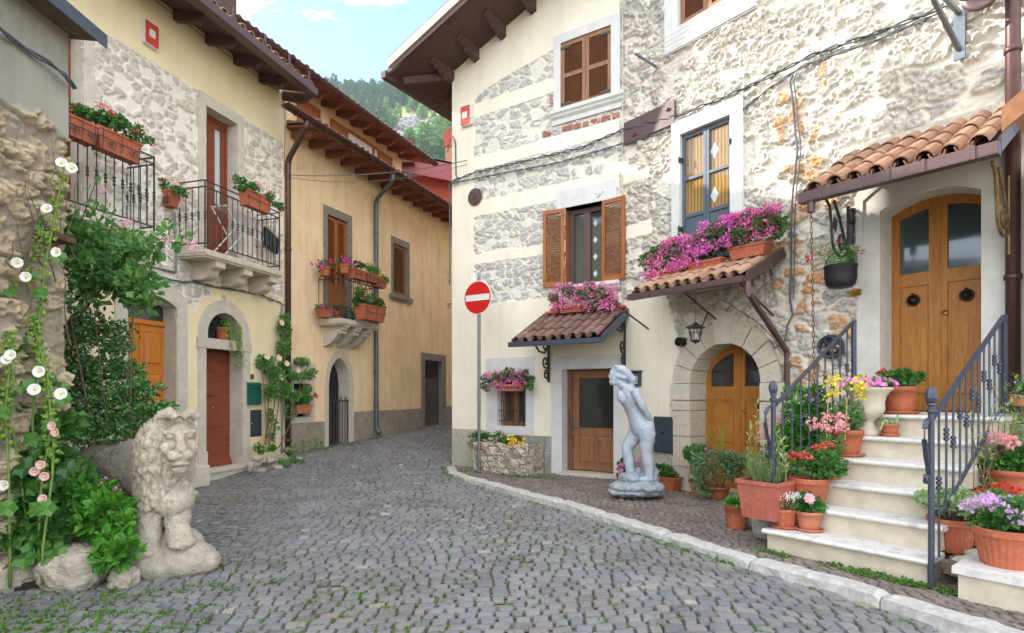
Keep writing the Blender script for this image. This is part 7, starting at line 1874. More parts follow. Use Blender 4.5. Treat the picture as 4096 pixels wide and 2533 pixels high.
# ---------------- lion
fw=Vector((.80,-.60,0)).normalized();rt=Vector((-.60,-.80,0));up=Vector((0,0,1))  # facing, its own right hand side is towards the viewer's left
def ell(mb,c,rx,ry,rz,ax=None,nu=20,nv=12):
    c=Vector(c);u,v,w_=ax if ax else (Vector((1,0,0)),Vector((0,1,0)),Vector((0,0,1)));b=len(mb.v)
    for j in range(nv+1):
        th=math.pi*j/nv
        for i in range(nu):
            a=2*math.pi*i/nu;mb.v.append(tuple(c+u*(rx*math.sin(th)*math.cos(a))+v*(ry*math.sin(th)*math.sin(a))+w_*(rz*math.cos(th))))
    for j in range(nv):
        for i in range(nu): i2=(i+1)%nu;mb.f.append([b+j*nu+i,b+(j+1)*nu+i,b+(j+1)*nu+i2,b+j*nu+i2])
def fuse(o,voxel,smooth,disp=()):
    md=o.modifiers.new('r','REMESH');md.mode='VOXEL';md.voxel_size=voxel;md.use_smooth_shade=True
    if smooth: md=o.modifiers.new('s','SMOOTH');md.iterations=smooth;md.factor=.5
    for sc_n,st_ in disp:
        tx=bpy.data.textures.new('d','CLOUDS');tx.noise_scale=sc_n;tx.noise_depth=3;md=o.modifiers.new('d','DISPLACE');md.texture=tx;md.strength=st_;md.mid_level=.5;md.texture_coords='GLOBAL'
LC=atY(655,2215,5.08);gz=road(LC.x,LC.y)
def lp(px,py,Y): return atY(px,py,Y)
T=thing('lion_statue','weathered stone lion statue standing on its plinth among the plants','statue',(LC.x,LC.y,gz))
t=NT('lichen_stained_sandstone');n1=t.noise(5,6,.7);n2=t.noise(26,6,.75);n3=t.noise(2.2,4)
c=t.mix(t.map(n1,.35,.62),h('b9ad9a'),h('d6ccbc'));c=t.mix(t.map(n2,.5,.68,0,.75),c,h('86796a'));c=t.mix(t.map(n3,.5,.66,0,.6),c,h('a38c6c'))
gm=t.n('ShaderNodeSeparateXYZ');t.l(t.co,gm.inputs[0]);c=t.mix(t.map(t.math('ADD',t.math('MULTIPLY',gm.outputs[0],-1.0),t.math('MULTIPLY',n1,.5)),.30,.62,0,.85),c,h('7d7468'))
t.color(c);t.set(Roughness=.95);t.bump(t.math('ADD',n2,t.noise(80,4,.7)),.9,.02);m['lionstone']=t.m
mb=MB();YB=5.05
fx=(fw,rt,up)
# base
for px,py,Y,a,b,c_ in ((640,2250,5.08,.28,.26,.17),(735,2235,5.1,.26,.24,.17),(800,2245,5.12,.17,.17,.12),(600,2265,5.05,.16,.16,.13),(700,2180,5.22,.25,.2,.17),(730,2190,5.06,.14,.13,.08),(560,2190,5.5,.34,.3,.14),(470,2170,5.75,.34,.28,.14)): ell(mb,lp(px,py,Y),a,b,c_)
mb.tube([lp(600,2290,4.98),lp(700,2285,4.98),lp(800,2250,5.05)],.075,10)
o=mb.build('plinth',m['limerock2'],T);fuse(o,.014,8,((.08,.02),(.02,.008)))
mb=MB()
# front legs and paws
mb.tube([lp(615,1980,5.12),lp(600,2060,5.06),lp(595,2130,5.04),lp(598,2200,5.0)],[.15,.105,.095,.10],14)
mb.tube([lp(715,1970,5.14),lp(712,2050,5.1),lp(712,2110,5.08),lp(722,2165,5.03)],[.15,.105,.095,.11],14)
ell(mb,lp(600,2205,4.97),.10,.14,.055);ell(mb,lp(730,2172,5.0),.10,.14,.055)
# mane mass
ell(mb,lp(662,1830,5.12),.225,.24,.34);ell(mb,lp(655,1960,5.14),.215,.21,.24);ell(mb,lp(682,1745,5.12),.185,.2,.19)
ell(mb,lp(690,2010,5.08),.16,.15,.13);ell(mb,lp(600,1890,5.3),.17,.2,.28)
# trunk and rump
mb.tube([lp(640,1900,5.3),lp(560,1900,5.5),lp(480,1890,5.75),lp(420,1890,5.95)],[.25,.25,.27,.24],18)
ell(mb,lp(430,1885,5.95),.32,.28,.30);ell(mb,lp(545,1840,5.6),.24,.2,.2)
mb.tube([lp(440,1960,5.9),lp(430,2080,5.9),lp(440,2180,5.85)],[.2,.13,.10],12);mb.tube([lp(500,1980,6.1),lp(510,2080,6.1),lp(510,2170,6.0)],[.2,.13,.10],12)
# curls of the mane: lumps over the outside, left off the face
rr=random.Random(9);FCc=lp(722,1770,4.95)
for k in range(620):
    a=rr.random()*math.tau;e=rr.uniform(-.95,1)
    cc,R_=((lp(662,1830,5.12),(.225,.24,.34)) if rr.random()<.55 else (lp(655,1960,5.14),(.215,.21,.24)) if rr.random()<.6 else (lp(682,1745,5.12),(.185,.2,.19)))
    d=Vector((math.cos(a)*math.sqrt(1-e*e),math.sin(a)*math.sqrt(1-e*e),e));q=cc+Vector((d.x*R_[0],d.y*R_[1],d.z*R_[2]))
    fd=q-FCc
    if (fd.x/.155)**2+(fd.z/.22)**2<1 and fd.y<.15: continue
    s_=rr.uniform(.014,.032);q+=d*.008;ell(mb,q,s_*.8,s_*.8,s_*1.7,nu=8,nv=6)
# face: broad plate, brow, nose bridge, muzzle, lips, chin
ax=(Vector((.84,.54,0)),Vector((.54,-.84,0)),up)     # across the face, out of the face
F0=lp(718,1768,4.94)
P=lambda a,b,c_: F0+ax[0]*a+ax[1]*b+up*c_
ell(mb,P(0,-.06,-.02),.135,.10,.19,ax)
ell(mb,P(-.075,.025,.085),.06,.028,.026,ax);ell(mb,P(.075,.025,.085),.055,.028,.026,ax)
mb.tube([P(0,.03,.10),P(0,.075,.02),P(0,.105,-.04)],[.035,.037,.042],10)
ell(mb,P(0,.115,-.055),.052,.035,.028,ax)                       # nose
ell(mb,P(-.045,.09,-.11),.058,.06,.05,ax);ell(mb,P(.045,.09,-.11),.056,.06,.05,ax)  # muzzle halves
ell(mb,P(0,.085,-.175),.075,.05,.024,ax)                          # lower lip
ell(mb,P(0,.06,-.22),.06,.045,.045,ax)                          # chin
ell(mb,P(-.075,.028,.045),.030,.02,.018,ax);ell(mb,P(.075,.028,.045),.028,.02,.018,ax)  # eyes
ell(mb,P(-.10,.02,-.05),.045,.04,.06,ax);ell(mb,P(.10,.02,-.05),.04,.04,.06,ax)
# ears / parted forelock
mb.tube([P(-.02,-.0,.20),P(-.07,-.02,.25),P(-.15,-.06,.22)],[.035,.055,.04],10);mb.tube([P(.02,.0,.20),P(.075,-.02,.25),P(.14,-.05,.20)],[.035,.055,.04],10)
o=mb.build('lion_body',m['lionstone'],T);fuse(o,.0095,2,((.07,.022),(.022,.014),(.008,.004)))
# ---------------- statue of a woman
SY=8.05
def sp_(x,y,dy=0): return atY(2300+x/1.68,1350+y/1.68,SY+dy)
sb=atY(2300+405/1.68,1350+1060/1.68,SY)
T=thing('woman_statue','pale blue grey sculpture of a bare woman leaning forward with hands behind her back','statue',(sb.x,SY,WALK))
m['statue']=simple('pale_blue_grey_plaster',h('aeb7c2'),.7,.16,8,.35,bd=.006)
m['statuebase']=simple('painted_rough_rock',h('a2aab2'),.85,.3,9,.9,bd=.015)
mb=MB();X1=Vector((1,0,0));
def limb(pts,rs_): mb.tube([sp_(*p) for p in pts],rs_,14)
# torso, leaning to the left
def loft(mb,secs,nu=22):
    b=len(mb.v);n=len(secs)
    for i,(c,a,bb) in enumerate(secs):
        t_=(secs[min(i+1,n-1)][0]-secs[max(i-1,0)][0]).normalized();u=Vector((t_.z,0,-t_.x)).normalized()
        for k in range(nu): q=2*math.pi*k/nu;mb.v.append(tuple(c+u*(a*math.cos(q))+Vector((0,1,0))*(bb*math.sin(q))))
    for i in range(n-1):
        for k in range(nu): k2=(k+1)%nu;mb.f.append([b+i*nu+k,b+i*nu+k2,b+(i+1)*nu+k2,b+(i+1)*nu+k])
    mb.f.append([b+k for k in range(nu)][::-1]);mb.f.append([b+(n-1)*nu+k for k in range(nu)])
td=(sp_(370,375,0)-sp_(450,600,0)).normalized();tn=Vector((td.z,0,-td.x));Yx=Vector((0,1,0))
axT=(tn,Yx,td)
loft(mb,[(sp_(342,335),.06,.13),(sp_(352,352),.11,.175),(sp_(360,385),.135,.185),(sp_(372,425),.132,.17),(sp_(386,465),.118,.148),(sp_(400,500),.112,.14),(sp_(418,540),.125,.155),(sp_(438,580),.145,.175),(sp_(452,612),.15,.18),(sp_(456,645),.13,.17)])
ell(mb,sp_(488,598,-.08),.095,.095,.10,axT);ell(mb,sp_(488,598,.09),.095,.095,.10,axT)
ell(mb,sp_(314,402,-.085),.066,.072,.095,axT);ell(mb,sp_(314,400,.085),.066,.072,.095,axT)
limb([(355,355,-.17),(370,350,0),(355,355,.17)],[.07,.085,.07])
limb([(372,375,0),(345,345,0),(318,318,0),(292,285,0)],[.09,.075,.06,.056])
# head and profile
hd=(sp_(262,190)-sp_(290,300)).normalized();hn=Vector((hd.z,0,-hd.x));axH=(hn,Yx,hd)
ell(mb,sp_(288,245),.108,.086,.118,axH);ell(mb,sp_(264,268),.072,.066,.10,axH);ell(mb,sp_(252,300),.046,.05,.04,axH);limb([(252,302,0),(295,292,0)],[.045,.055])
ell(mb,sp_(243,312),.022,.026,.018,axH)
limb([(245,240,0),(236,256,0),(228,268,0)],[.014,.015,.019]);ell(mb,sp_(240,284),.018,.026,.008,axH);ell(mb,sp_(241,294),.017,.024,.009,axH)
ell(mb,sp_(250,246,-.03),.02,.016,.012,axH);ell(mb,sp_(250,246,.03),.02,.016,.012,axH);limb([(242,236,-.05),(243,234,0),(242,236,.05)],[.012,.016,.012])
ell(mb,sp_(290,262,-.08),.018,.012,.03,axH)
# hair swept back
rr=random.Random(4)
for k in range(95):
    t=rr.random();x=280+t*108+rr.uniform(-8,12);y=205+t*78+rr.uniform(-12,28)*(1 if t<.8 else .6)+(0 if t<.2 else 8);w_=.085*(1-.35*t);dy=rr.uniform(-w_,w_);s_=rr.uniform(.018,.034)
    ell(mb,sp_(x,y,dy),s_*1.6,s_,s_*.8,(Vector((.85,0,-.5)).normalized(),Yx,Vector((.5,0,.85)).normalized()),8,6)
for dy in (-.05,0,.05): limb([(262,222,dy*.7),(288,212,dy),(320,216,dy),(352,245,dy),(398,292,dy)],[.035,.055,.065,.06,.04])
# arms to the small of the back, hands clasped
for sg in (-1,1):
    limb([(400,350,.185*sg),(420,400,.21*sg),(455,465,.215*sg)],[.066,.054,.047]);limb([(455,465,.215*sg),(490,525,.17*sg),(512,572,.09*sg)],[.047,.038,.029])
    ell(mb,sp_(516,590,.045*sg),.032,.024,.045,axT)
    for f_ in range(4): mb.tube([sp_(512+f_*6,592+f_*2,.05*sg),sp_(520+f_*5,612+f_*4,.012*sg),sp_(514+f_*4,630+f_*3,-.02*sg)],[.0105,.010,.008],7)
    mb.tube([sp_(505,585,.05*sg),sp_(500,603,.025*sg),sp_(503,615,.0)],[.011,.010,.008],7)
# legs: leading left, trailing right
limb([(430,605,.09),(410,645,.09),(383,690,.10),(350,742,.10),(352,775,.10),(362,820,.10),(372,900,.09),(378,950,.08)],[.12,.118,.10,.082,.076,.078,.062,.055])
limb([(470,600,-.09),(482,650,-.09),(484,700,-.10),(476,760,-.10),(484,800,-.10),(492,840,-.10),(500,905,-.10),(500,955,-.1)],[.12,.122,.10,.08,.076,.078,.062,.055])
ell(mb,sp_(350,940,.08),.13,.05,.04);ell(mb,sp_(480,955,-.1),.13,.05,.04)
o=mb.build('figure',m['statue'],T);fuse(o,.0075,6,((.05,.010),(.016,.008)))
mb=MB()
for x,y,dy,a,b,c_ in ((370,950,.0,.16,.2,.10),(460,960,.05,.18,.2,.10),(400,1000,0,.34,.26,.09),(480,1005,-.05,.24,.26,.09),(330,1005,0,.2,.22,.08),(420,1035,0,.38,.28,.06),(500,1035,.0,.22,.22,.06),(275,1035,0,.12,.16,.05),(500,900,.05,.09,.1,.14),(535,930,.0,.06,.1,.12),(420,920,.1,.1,.1,.1)): ell(mb,sp_(x,y,dy),a,b,c_)
o=mb.build('rock_base',m['statuebase'],T);fuse(o,.012,2,((.12,.07),(.03,.025)))
# ---------------- bushes
def G_(px,py,Y): return atY(px,py,Y)
b=Vector((-3.95,5.9,bedz))
bushthing('rose_bush','large arching rose bush with big dark leaves rising in front of the stone house','bush',b,
 [(G_(300,1060,6.1),(.30,.25,.28),209),(G_(400,1080,6.1),(.34,.25,.28),250),(G_(500,1090,6.1),(.32,.25,.22),198),(G_(560,1150,6.0),(.22,.2,.16),114),(G_(270,930,6.1),(.16,.15,.22),73),(G_(350,940,6.1),(.3,.2,.2),114),(G_(450,960,6.1),(.28,.2,.16),83),(G_(540,1010,6.0),(.2,.15,.12),52),(G_(620,1000,6.0),(.22,.12,.08),29),(G_(690,950,6.0),(.14,.1,.06),14),(G_(300,1180,6.0),(.24,.2,.26),156),(G_(580,1220,6.0),(.14,.12,.12),52),(G_(400,870,6.1),(.12,.1,.12),22)],'leafrose',.095,.7,12,
 [('rose_blooms','palepink',[G_(420,775,5.9),G_(503,893,5.9),G_(671,959,5.9),G_(767,975,5.9),G_(770,985,5.9)],.035,14,.05)],up=.35,fold=.1)
R_T=[o for o in bpy.data.objects if o.name=='rose_bush'][0]
st=MB();fo=MB()
for pts in ([(250,1200),(280,1000),(330,870),(395,700)],[(300,1200),(420,1050),(560,980),(700,900)],[(330,1150),(470,1020),(600,990),(740,950)],[(400,1150),(520,1180),(590,1100),(650,980),(700,880)],[(240,1000),(250,900),(285,840)],[(230,1400),(330,1250),(470,1080),(520,960),(450,880)]):
    q=[G_(px,py,6.05-.02*i) for i,(px,py) in enumerate(pts)];st.tube(q,[.016,.011,.007,.004,.003][:len(q)] if len(q)<=5 else [.016,.012,.009,.006,.004,.003],6)
    for i in range(len(q)-1): fo.addnp(*leaves([q[i].lerp(q[i+1],t)+Vector((rs.uniform(-.05,.05),0,rs.uniform(-.05,.05))) for t in np.linspace(0,1,9)],.085,None,.3,.66,.1))
st.build('arching_canes',m['woodstem'],R_T);fo.build('cane_leaves',m['leafrose'],R_T)
b=Vector((-3.9,6.15,bedz))
bushthing('holly_bush','dark glossy holly bush spreading behind the lion in front of the orange door','bush',b,
 [(G_(270,1330,6.2),(.26,.25,.3),396),(G_(380,1330,6.2),(.28,.25,.25),396),(G_(470,1350,6.2),(.22,.2,.18),216),(G_(290,1500,6.2),(.26,.25,.3),396),(G_(400,1490,6.2),(.34,.25,.22),504),(G_(510,1480,6.2),(.18,.16,.12),156),(G_(350,1640,6.1),(.36,.3,.25),504),(G_(470,1610,6.1),(.3,.25,.22),396),(G_(570,1560,6.1),(.22,.16,.12),192),(G_(590,1660,6.0),(.26,.2,.13),288),(G_(660,1640,6.0),(.14,.12,.08),96),(G_(450,1720,6.0),(.4,.3,.16),432),(G_(300,1760,6.0),(.35,.3,.2),360),(G_(250,1640,6.2),(.2,.2,.3),240)],'leafdark',.06,.55,10,None,up=.3,fold=.22)
b=Vector((-3.35,4.9,bedz))
T=bushthing('leafy_shrub','bright green leafy shrub with tiny purple flowers leaning on the lion','shrub',b,
 [(G_(390,2010,5.0),(.18,.18,.17),180),(G_(445,2060,4.85),(.18,.16,.18),210),(G_(400,2080,4.9),(.22,.18,.18),220),(G_(470,2140,4.75),(.15,.14,.14),150),(G_(490,2215,4.65),(.14,.1,.11),80),(G_(330,2010,4.95),(.18,.16,.22),180),(G_(440,2230,4.65),(.12,.1,.10),60),(G_(330,1950,5.05),(.14,.1,.12),70)],'leafbright',.085,.62,12,[('purple_flowers','magenta',[G_(423,1915,4.85),G_(470,1960,4.8),(G_(400,1935,4.85))],.016,8,.02)],up=.55,fold=.1)
T=bushthing('bed_foliage','tangle of mid green leaves filling the planting bed below the hollyhocks','plant',Vector((-3.75,4.9,bedz)),
 [(G_(80,1900,4.75),(.18,.2,.3),190),(G_(180,1850,4.9),(.22,.2,.3),240),(G_(260,1950,4.95),(.2,.2,.3),240),(G_(150,2080,4.75),(.26,.2,.22),230),(G_(270,2110,4.8),(.2,.2,.16),190),(G_(60,1600,4.8),(.14,.15,.26),110),(G_(200,1700,4.95),(.2,.16,.22),170),(G_(60,2150,4.6),(.2,.16,.12),110)],'leaf',.085,.85,10,None,up=.4)
# hollyhocks
def hollyhock(label,stem,flw,budt=.35,colr='white',size=.040,leafn=8,Y0=4.75):
    q=[G_(px,py,Y) for px,py,Y in stem];base=Vector((q[0].x,q[0].y,bedz+.0));q=[base]+q
    T=thing('hollyhock',label,'hollyhock',base,'hollyhocks by the outbuilding corner')
    st=MB();st.tube(q,[.013]+[.010]*(len(q)-2)+[.005],8);st.build('stem',m['stem'],T,smooth=True)
    bu=MB();lf=MB();tot=len(q)-1
    for k in range(46):
        t=budt+(1-budt)*k/45;i=min(int(t*tot),tot-1);p=q[i].lerp(q[i+1],t*tot-i);a=k*2.4;s_=.021*(1.15-.5*t);d=Vector((math.cos(a),math.sin(a),.3))
        ell(bu,p+d*.030,s_,s_,s_,None,8,5);bu.addnp(*leaves([p+d*.02]*2,.05,[tuple(d)]*2,.4,.6))
    bu.build('buds',m['leafyel'],T,smooth=False)
    for k in range(leafn):
        t=.12+.75*k/leafn;i=min(int(t*tot),tot-1);p=q[i].lerp(q[i+1],t*tot-i);a=k*2.1+1;d=Vector((math.cos(a),math.sin(a)*.6-.2,.25)).normalized();c=p+d*.10
        lf.tube([p,c],.003,4)
        nrm=Vector((d.x*.3,-.75,.6)).normalized();u=nrm.cross(d).normalized();v=u.cross(nrm);R0=.085*(1.2-.6*t)
        V=[c]+[c+(u*math.cos(b_)+v*math.sin(b_))*R0*(1.0 if j%2==0 else .72)+nrm*(.02*math.sin(3*b_)) for j,b_ in enumerate([j*math.tau/14 for j in range(14)])]
        b0=len(lf.v);lf.v.extend(tuple(x) for x in V)
        for j in range(14): lf.f.append([b0,b0+1+j,b0+1+(j+1)%14])
    lf.build('leaves',m['leaf'],T)
    for px,py in flw:
        f=MB();ce=MB()
        p=G_(px,py,stem[0][2]-.06);nr=Vector((rs.uniform(.0,.6),-1,rs.uniform(-.1,.3)))
        for off in (0,.35):
            n_=nr.normalized();u=n_.cross(Vector((0,0,1))).normalized();v=n_.cross(u);k5=5
            for j in range(k5):
                a=2*math.pi*j/k5+off;d=u*math.cos(a)+v*math.sin(a);e=n_.cross(d);f.add([p,p+d*size*.6-e*size*.55+n_*.020,p+d*size-e*size*.3+n_*.018,p+d*size+e*size*.3+n_*.018,p+d*size*.6+e*size*.55+n_*.012],[(0,1,2,3,4)])
        ell(ce,p+nr.normalized()*.014,.009,.009,.009,None,8,5)
        q_=f.build('bloom',m[colr],T);ce.build('flower_centre',m['yellow'],q_)
hollyhock('tallest hollyhock with white blooms at its tip against the grey rendered wall',[(165,2150,4.72),(130,1700,4.75),(150,1336,4.8),(180,1068,4.8),(226,830,4.8),(262,640,4.8)],[(248,655),(288,675),(190,838),(229,1012)],.45)
hollyhock('leaning hollyhock with white blooms crossing the rubble wall diagonally',[(110,2100,4.65),(20,1500,4.65),(10,1250,4.65),(60,1130,4.7),(119,1038,4.75),(178,930,4.78)],[(70,1053),(107,1110)],.5)
hollyhock('short hollyhock with a large white bloom at the left picture corner',[(40,2200,4.5),(35,1900,4.5),(20,1650,4.5),(40,1450,4.55),(30,1330,4.55)],[(45,1422),(20,1941),(30,1440)],.5)
hollyhock('hollyhock with pale pink blooms halfway up in front of the planting bed',[(155,2150,4.6),(165,1950,4.62),(205,1700,4.65),(190,1500,4.7),(130,1290,4.75)],[(140,1886),(174,1996),(212,1705),(225,1729),(165,1860),(180,1905)],.4,'palepink',.034)
hollyhock('slender hollyhock with a white bloom beside the holly bush',[(170,2200,4.55),(210,1900,4.6),(215,1700,4.7),(150,1400,4.8),(130,1280,4.8)],[(247,1577),(160,1488),(140,1560)],.45,'white',.045)
# ---------------- weeds in the joints
rg=np.random.default_rng(77)
mb=MB();n=0
def tuft(mb,x,y,z,k,size,spread):
    P=np.column_stack([x+rg.normal(0,spread,k),y+rg.normal(0,spread,k),np.full(k,z)]);D=np.column_stack([rg.normal(0,1,k),rg.normal(0,1,k),rg.uniform(.1,.9,k)])
    mb.addnp(*leaves(P,size,D,.7,.45,.1))
ms=MB()
for _ in range(14000):
    y=3.2+rg.random()**1.5*15;x=rg.uniform(-.95,.75)*y
    if not inpoly(x,y,roadpoly): continue
    w_=float(fbm(np.array(x*.9),np.array(y*.9),5,3))
    left=max(0,min(1,(-x-.5)/3.0))*max(0,min(1,(6.5-y)/2.5))
    if rg.random()>(.30+(w_>.5)*.5+left*.5): continue
    z=road(x,y)-.004
    if rg.random()<.22+left*.45+.3*(w_>.6): tuft(mb,x,y,z,int(rg.integers(8,22)),.028+.022*left,.018+.03*left)
    else: tuft(ms,x,y,z,int(rg.integers(6,14)),.021,.022)
for i in range(420):   # along the kerb
    t=rg.random()*AL[-1];a=Vector(at_in(t,kerb_out));b_=a+Vector((-.03-rg.random()*.06,rg.normal(0,.02)));k=float(vn(t*1.3,0,3))
    if rg.random()<(k-.35)*1.4: tuft(mb,b_.x,b_.y,road(b_.x,b_.y)-.003,int(rg.integers(6,16)),.04*(.5+k*.7),.025)
for i in range(160):   # foot of the left house and the middle house
    Y=9+rg.random()*9
    fr=L if Y<11.6 else M;s_=fr.sy(Y);p=fr.P(s_,.06+rg.random()*.25,0)
    if rg.random()<.7: tuft(mb,p.x,p.y,road(p.x,p.y),int(rg.integers(6,16)),.045,.05)
for i in range(150):   # foot of the steps and of the pale house
    s_=rg.uniform(3.7,5.6);p=R2.P(s_,2.42+rg.random()*.08,0)
    if float(vn(s_*3.1,0,5))>.5 and rg.random()<.6+.4*(s_>4.6): tuft(mb,p.x,p.y,WALK,int(rg.integers(6,16)),.045,.03)
for i in range(90):
    s_=rg.uniform(1.6,3.6);p=R1.P(s_,.66+rg.random()*.1,0) if rg.random()<.3 else R1.P(rg.uniform(.8,2.6),.62+rg.random()*.12,0);tuft(mb,p.x,p.y,WALK,8,.035,.04)
for i in range(90):
    x=rg.uniform(.6,3.0);y=rg.uniform(4.5,8.5)
    if inpoly(x,y,walkpoly): tuft(mb,x,y,WALK,7,.03,.025)
tag(mb.build('weeds',m['weed']),kind='stuff');tag(ms.build('moss',m['moss']),kind='stuff')
# ---------------- mountain side beyond the roofs
ys=np.linspace(120,560,90);xs=np.linspace(-420,300,120)
HX_,HY_=np.meshgrid(xs,ys)
def hz(x,y):
    b=np.interp(y+.06*x,[100,150,240,320,400,440,520,600],[2,28,92,150,206,222,226,215])
    return b+(fbm(x*.02,y*.02,3,4)-.5)*26*np.clip((y-120)/120,0,1)-(np.abs(x+70)*.05)
HZ=hz(HX_,HY_);idx=np.arange(HX_.size).reshape(HX_.shape)
mb=MB();mb.addnp(np.stack([HX_.ravel(),HY_.ravel(),HZ.ravel()],1),np.stack([idx[:-1,:-1],idx[:-1,1:],idx[1:,1:],idx[1:,:-1]],-1).reshape(-1,4))
t=NT('dry_grass_and_scrub');nn=t.noise(.03,6,.7);c=t.mix(t.map(nn,.4,.6),h('c4b070'),h('8a9a50'));c=t.mix(t.map(t.noise(.15,5,.7),.5,.65,0,.7),c,h('a9a498'));t.color(c);t.set(Roughness=1);
tag(mb.build('hillside',t.m,smooth=True),kind='structure')
rg=random.Random(31)
def pinemesh(seed,hh,wd):
    r=random.Random(seed);mb=MB();lay=11
    for i in range(lay):
        t=i/(lay-1);z=hh*(.12+.86*t);w=wd*(1-t)**.8*(1+.12*math.sin(i*2.1))+.25;k=int(9+18*(1-t))
        for j in range(k):
            a=j*math.tau/k+r.random();q=w*r.uniform(.35,1.05);P=np.array([[q*math.cos(a)*.7,q*math.sin(a)*.7,z+r.uniform(-.3,.3)]]*2)
            mb.addnp(*leaves(P,wd*.5,[(math.cos(a),math.sin(a),-.1+.3*t)]*2,.7,.55,.12,spread=.5))
    V,_,_=mb.arrays();return V
def pine(name,label,loc,seed,hh,wd,mat,grp):
    T=thing(name,label,'tree',loc,grp);V=pinemesh(seed,hh,wd)+np.array(loc)
    mb=MB();mb.addnp(V,np.arange(len(V)).reshape(-1,4));mb.build('crown',mat,T)
    mb=MB();mb.tube([Vector(loc)+Vector((0,0,-1)),Vector(loc)+Vector((0,0,hh*.9))],[hh*.025,hh*.006],6);mb.build('trunk',m['woodstem'],T)
m['pine']=leafm('pine_needles',[h('356238'),h('477a44'),h('5f8c4e'),h('2f5838')],.8,.1)
m['pinelight']=leafm('light_pine_needles',[h('62904c'),h('7ca45c'),h('92b468'),h('548048')],.8,.1)
def hillpt(px,Y): x=(px-CX)/F*Y;return (x,Y,float(hz(np.array(x),np.array(Y)))-.6)
def findY(px,py):
    for Y in np.linspace(130,470,400):
        x=(px-CX)/F*Y
        if float(hz(np.array(x),np.array(Y)))/Y>(HY-py)/F: return float(Y)
    return 430.
descr=['tall pale pine at the left edge of the rocky outcrop','slim pine standing alone above the grey crags','pine directly behind the top of the crags','pine on the ridge side just under the dark eave','broad bright pine low down beside the plaster corner','round bushy pine below the crags nearest the red roof','small pine in the dry grass between crags and eave','leaning pine at the lower left of the grass patch','dense pine cut by the plaster corner','short pine right above the ochre roof tiles','young pine among the crags','pine high on the dark wooded slope','pine poking above the ridge line','pine beside the chimney of the red house']
spots=[(1592,505,13,3.4),(1545,470,13,3.3),(1650,455,12,3.3),(1690,480,11,3.4),(1760,600,17,6.5),(1700,625,14,6),(1780,540,10,4),(1560,520,11,3.3),(1790,560,14,5),(1640,610,10,5),(1735,520,9,3.5),(1520,420,13,4),(1580,385,12,4),(1800,620,15,6)]
for i,((px,py,hh,wd),d) in enumerate(zip(spots,descr)):
    Y=findY(px,py);loc=hillpt(px,Y);pine('pine_tree',d,loc,i+3,hh,wd,m['pinelight'] if i not in (11,12) else m['pine'],'pines on the mountain side')
protos=[pinemesh(100+i,12,3.6) for i in range(4)]
mb=MB();rr=np.random.default_rng(5);cnt=0
for _ in range(2600):
    y=rr.uniform(170,450);x=rr.uniform(-.62,.35)*y
    e=(hz(np.array(x),np.array(y)))/y;px=CX+x/y*F;py=HY-e*F
    rocky=(1560<px<1860 and 450<py<640)
    if rocky or (y<300 and rr.random()<.5): continue
    V=protos[int(rr.integers(4))]*rr.uniform(.7,1.25)+np.array([x,y,float(hz(np.array(x),np.array(y)))-.5]);mb.addnp(V,np.arange(len(V)).reshape(-1,4));cnt+=1
tag(mb.build('forest',m['pine']),kind='stuff')
m['crag']=simple('grey_limestone_crag',h('b4b2ae'),.95,.4,.5,1.0,bd=.5)
for i,(px,py,a,b,c_,lab) in enumerate(((1640,520,6,5,6,'highest grey crag on the mountain side above the ochre roof'),(1690,548,8,5,5,'widest grey crag in the middle of the dry slope'),(1610,560,8,6,5,'low grey crag at the left end of the dry slope'),(1725,505,6,4,3,'flat grey crag close under the dark eave'))):
    Y=findY(px,py);l=hillpt(px,Y);mb=MB();rock(mb,(l[0],l[1],l[2]-1),a,b,c_,i+70,rough=.5);o=mb.build('crag',m['crag']);tag(o,lab,'rock','crags on the mountain side')
    md=o.modifiers.new('s','SUBSURF');md.subdivision_type='SIMPLE';md.levels=3;md.render_levels=3
    for s1_,s2_ in ((4,4),(1.2,1.4)):
        tx=bpy.data.textures.new('c','VORONOI');tx.noise_scale=s1_;md=o.modifiers.new('d','DISPLACE');md.texture=tx;md.strength=s2_;md.mid_level=.4;md.texture_coords='GLOBAL'
if HAZE>0:
    mb=MB();mb.box(-460,340,-30,600,-4,290);t=bpy.data.materials.new('pale_air');t.use_nodes=True;nt_=t.node_tree;nt_.nodes.clear()
    o_=nt_.nodes.new('ShaderNodeOutputMaterial');v_=nt_.nodes.new('ShaderNodeVolumePrincipled');v_.inputs['Color'].default_value=(.80,.88,1,1);v_.inputs['Density'].default_value=HAZE;v_.inputs['Anisotropy'].default_value=.2;nt_.links.new(v_.outputs[0],o_.inputs['Volume'])
    tag(mb.build('haze',t),kind='stuff')

# ---------------- small extras
mb=MB();mb.fbox(NL,.06,.34,.0,.16,NL.z(160,930,.1)-.02,NL.z(160,930,.1)+.03);tag(mb.build('iron_stub',m['rust']),'rusty flat iron stub sticking out of the rubble outbuilding wall','iron bracket')
T=thing('dry_creeper','bare dry creeper stems clinging to the rubble of the outbuilding','climbing plant',NL.P(.3,.1,-1.4));mb=MB();rg=random.Random(44)
for k in range(12):
    s_=rg.uniform(.05,.8);z=rg.uniform(.4,1.6);p=[NL.P(s_,.11,z)]
    for j in range(7): s_+=rg.uniform(-.07,.07);z+=rg.uniform(.04,.15);p.append(NL.P(max(.02,s_),.10+rg.random()*.03,min(z,2.5)))
    mb.tube(p,[.007-.0007*i for i in range(8)],5)
mb.build('stems',m['woodstem'],T)
c=R2.P(R2.s(3930,.3),.3,R2.z(3930,-30,.3));T=thing('satellite_dish','brown satellite dish cut by the top edge of the picture beside the red downpipe','satellite dish',c);ax=(R2.d,Vector((0,0,1)),R2.n)
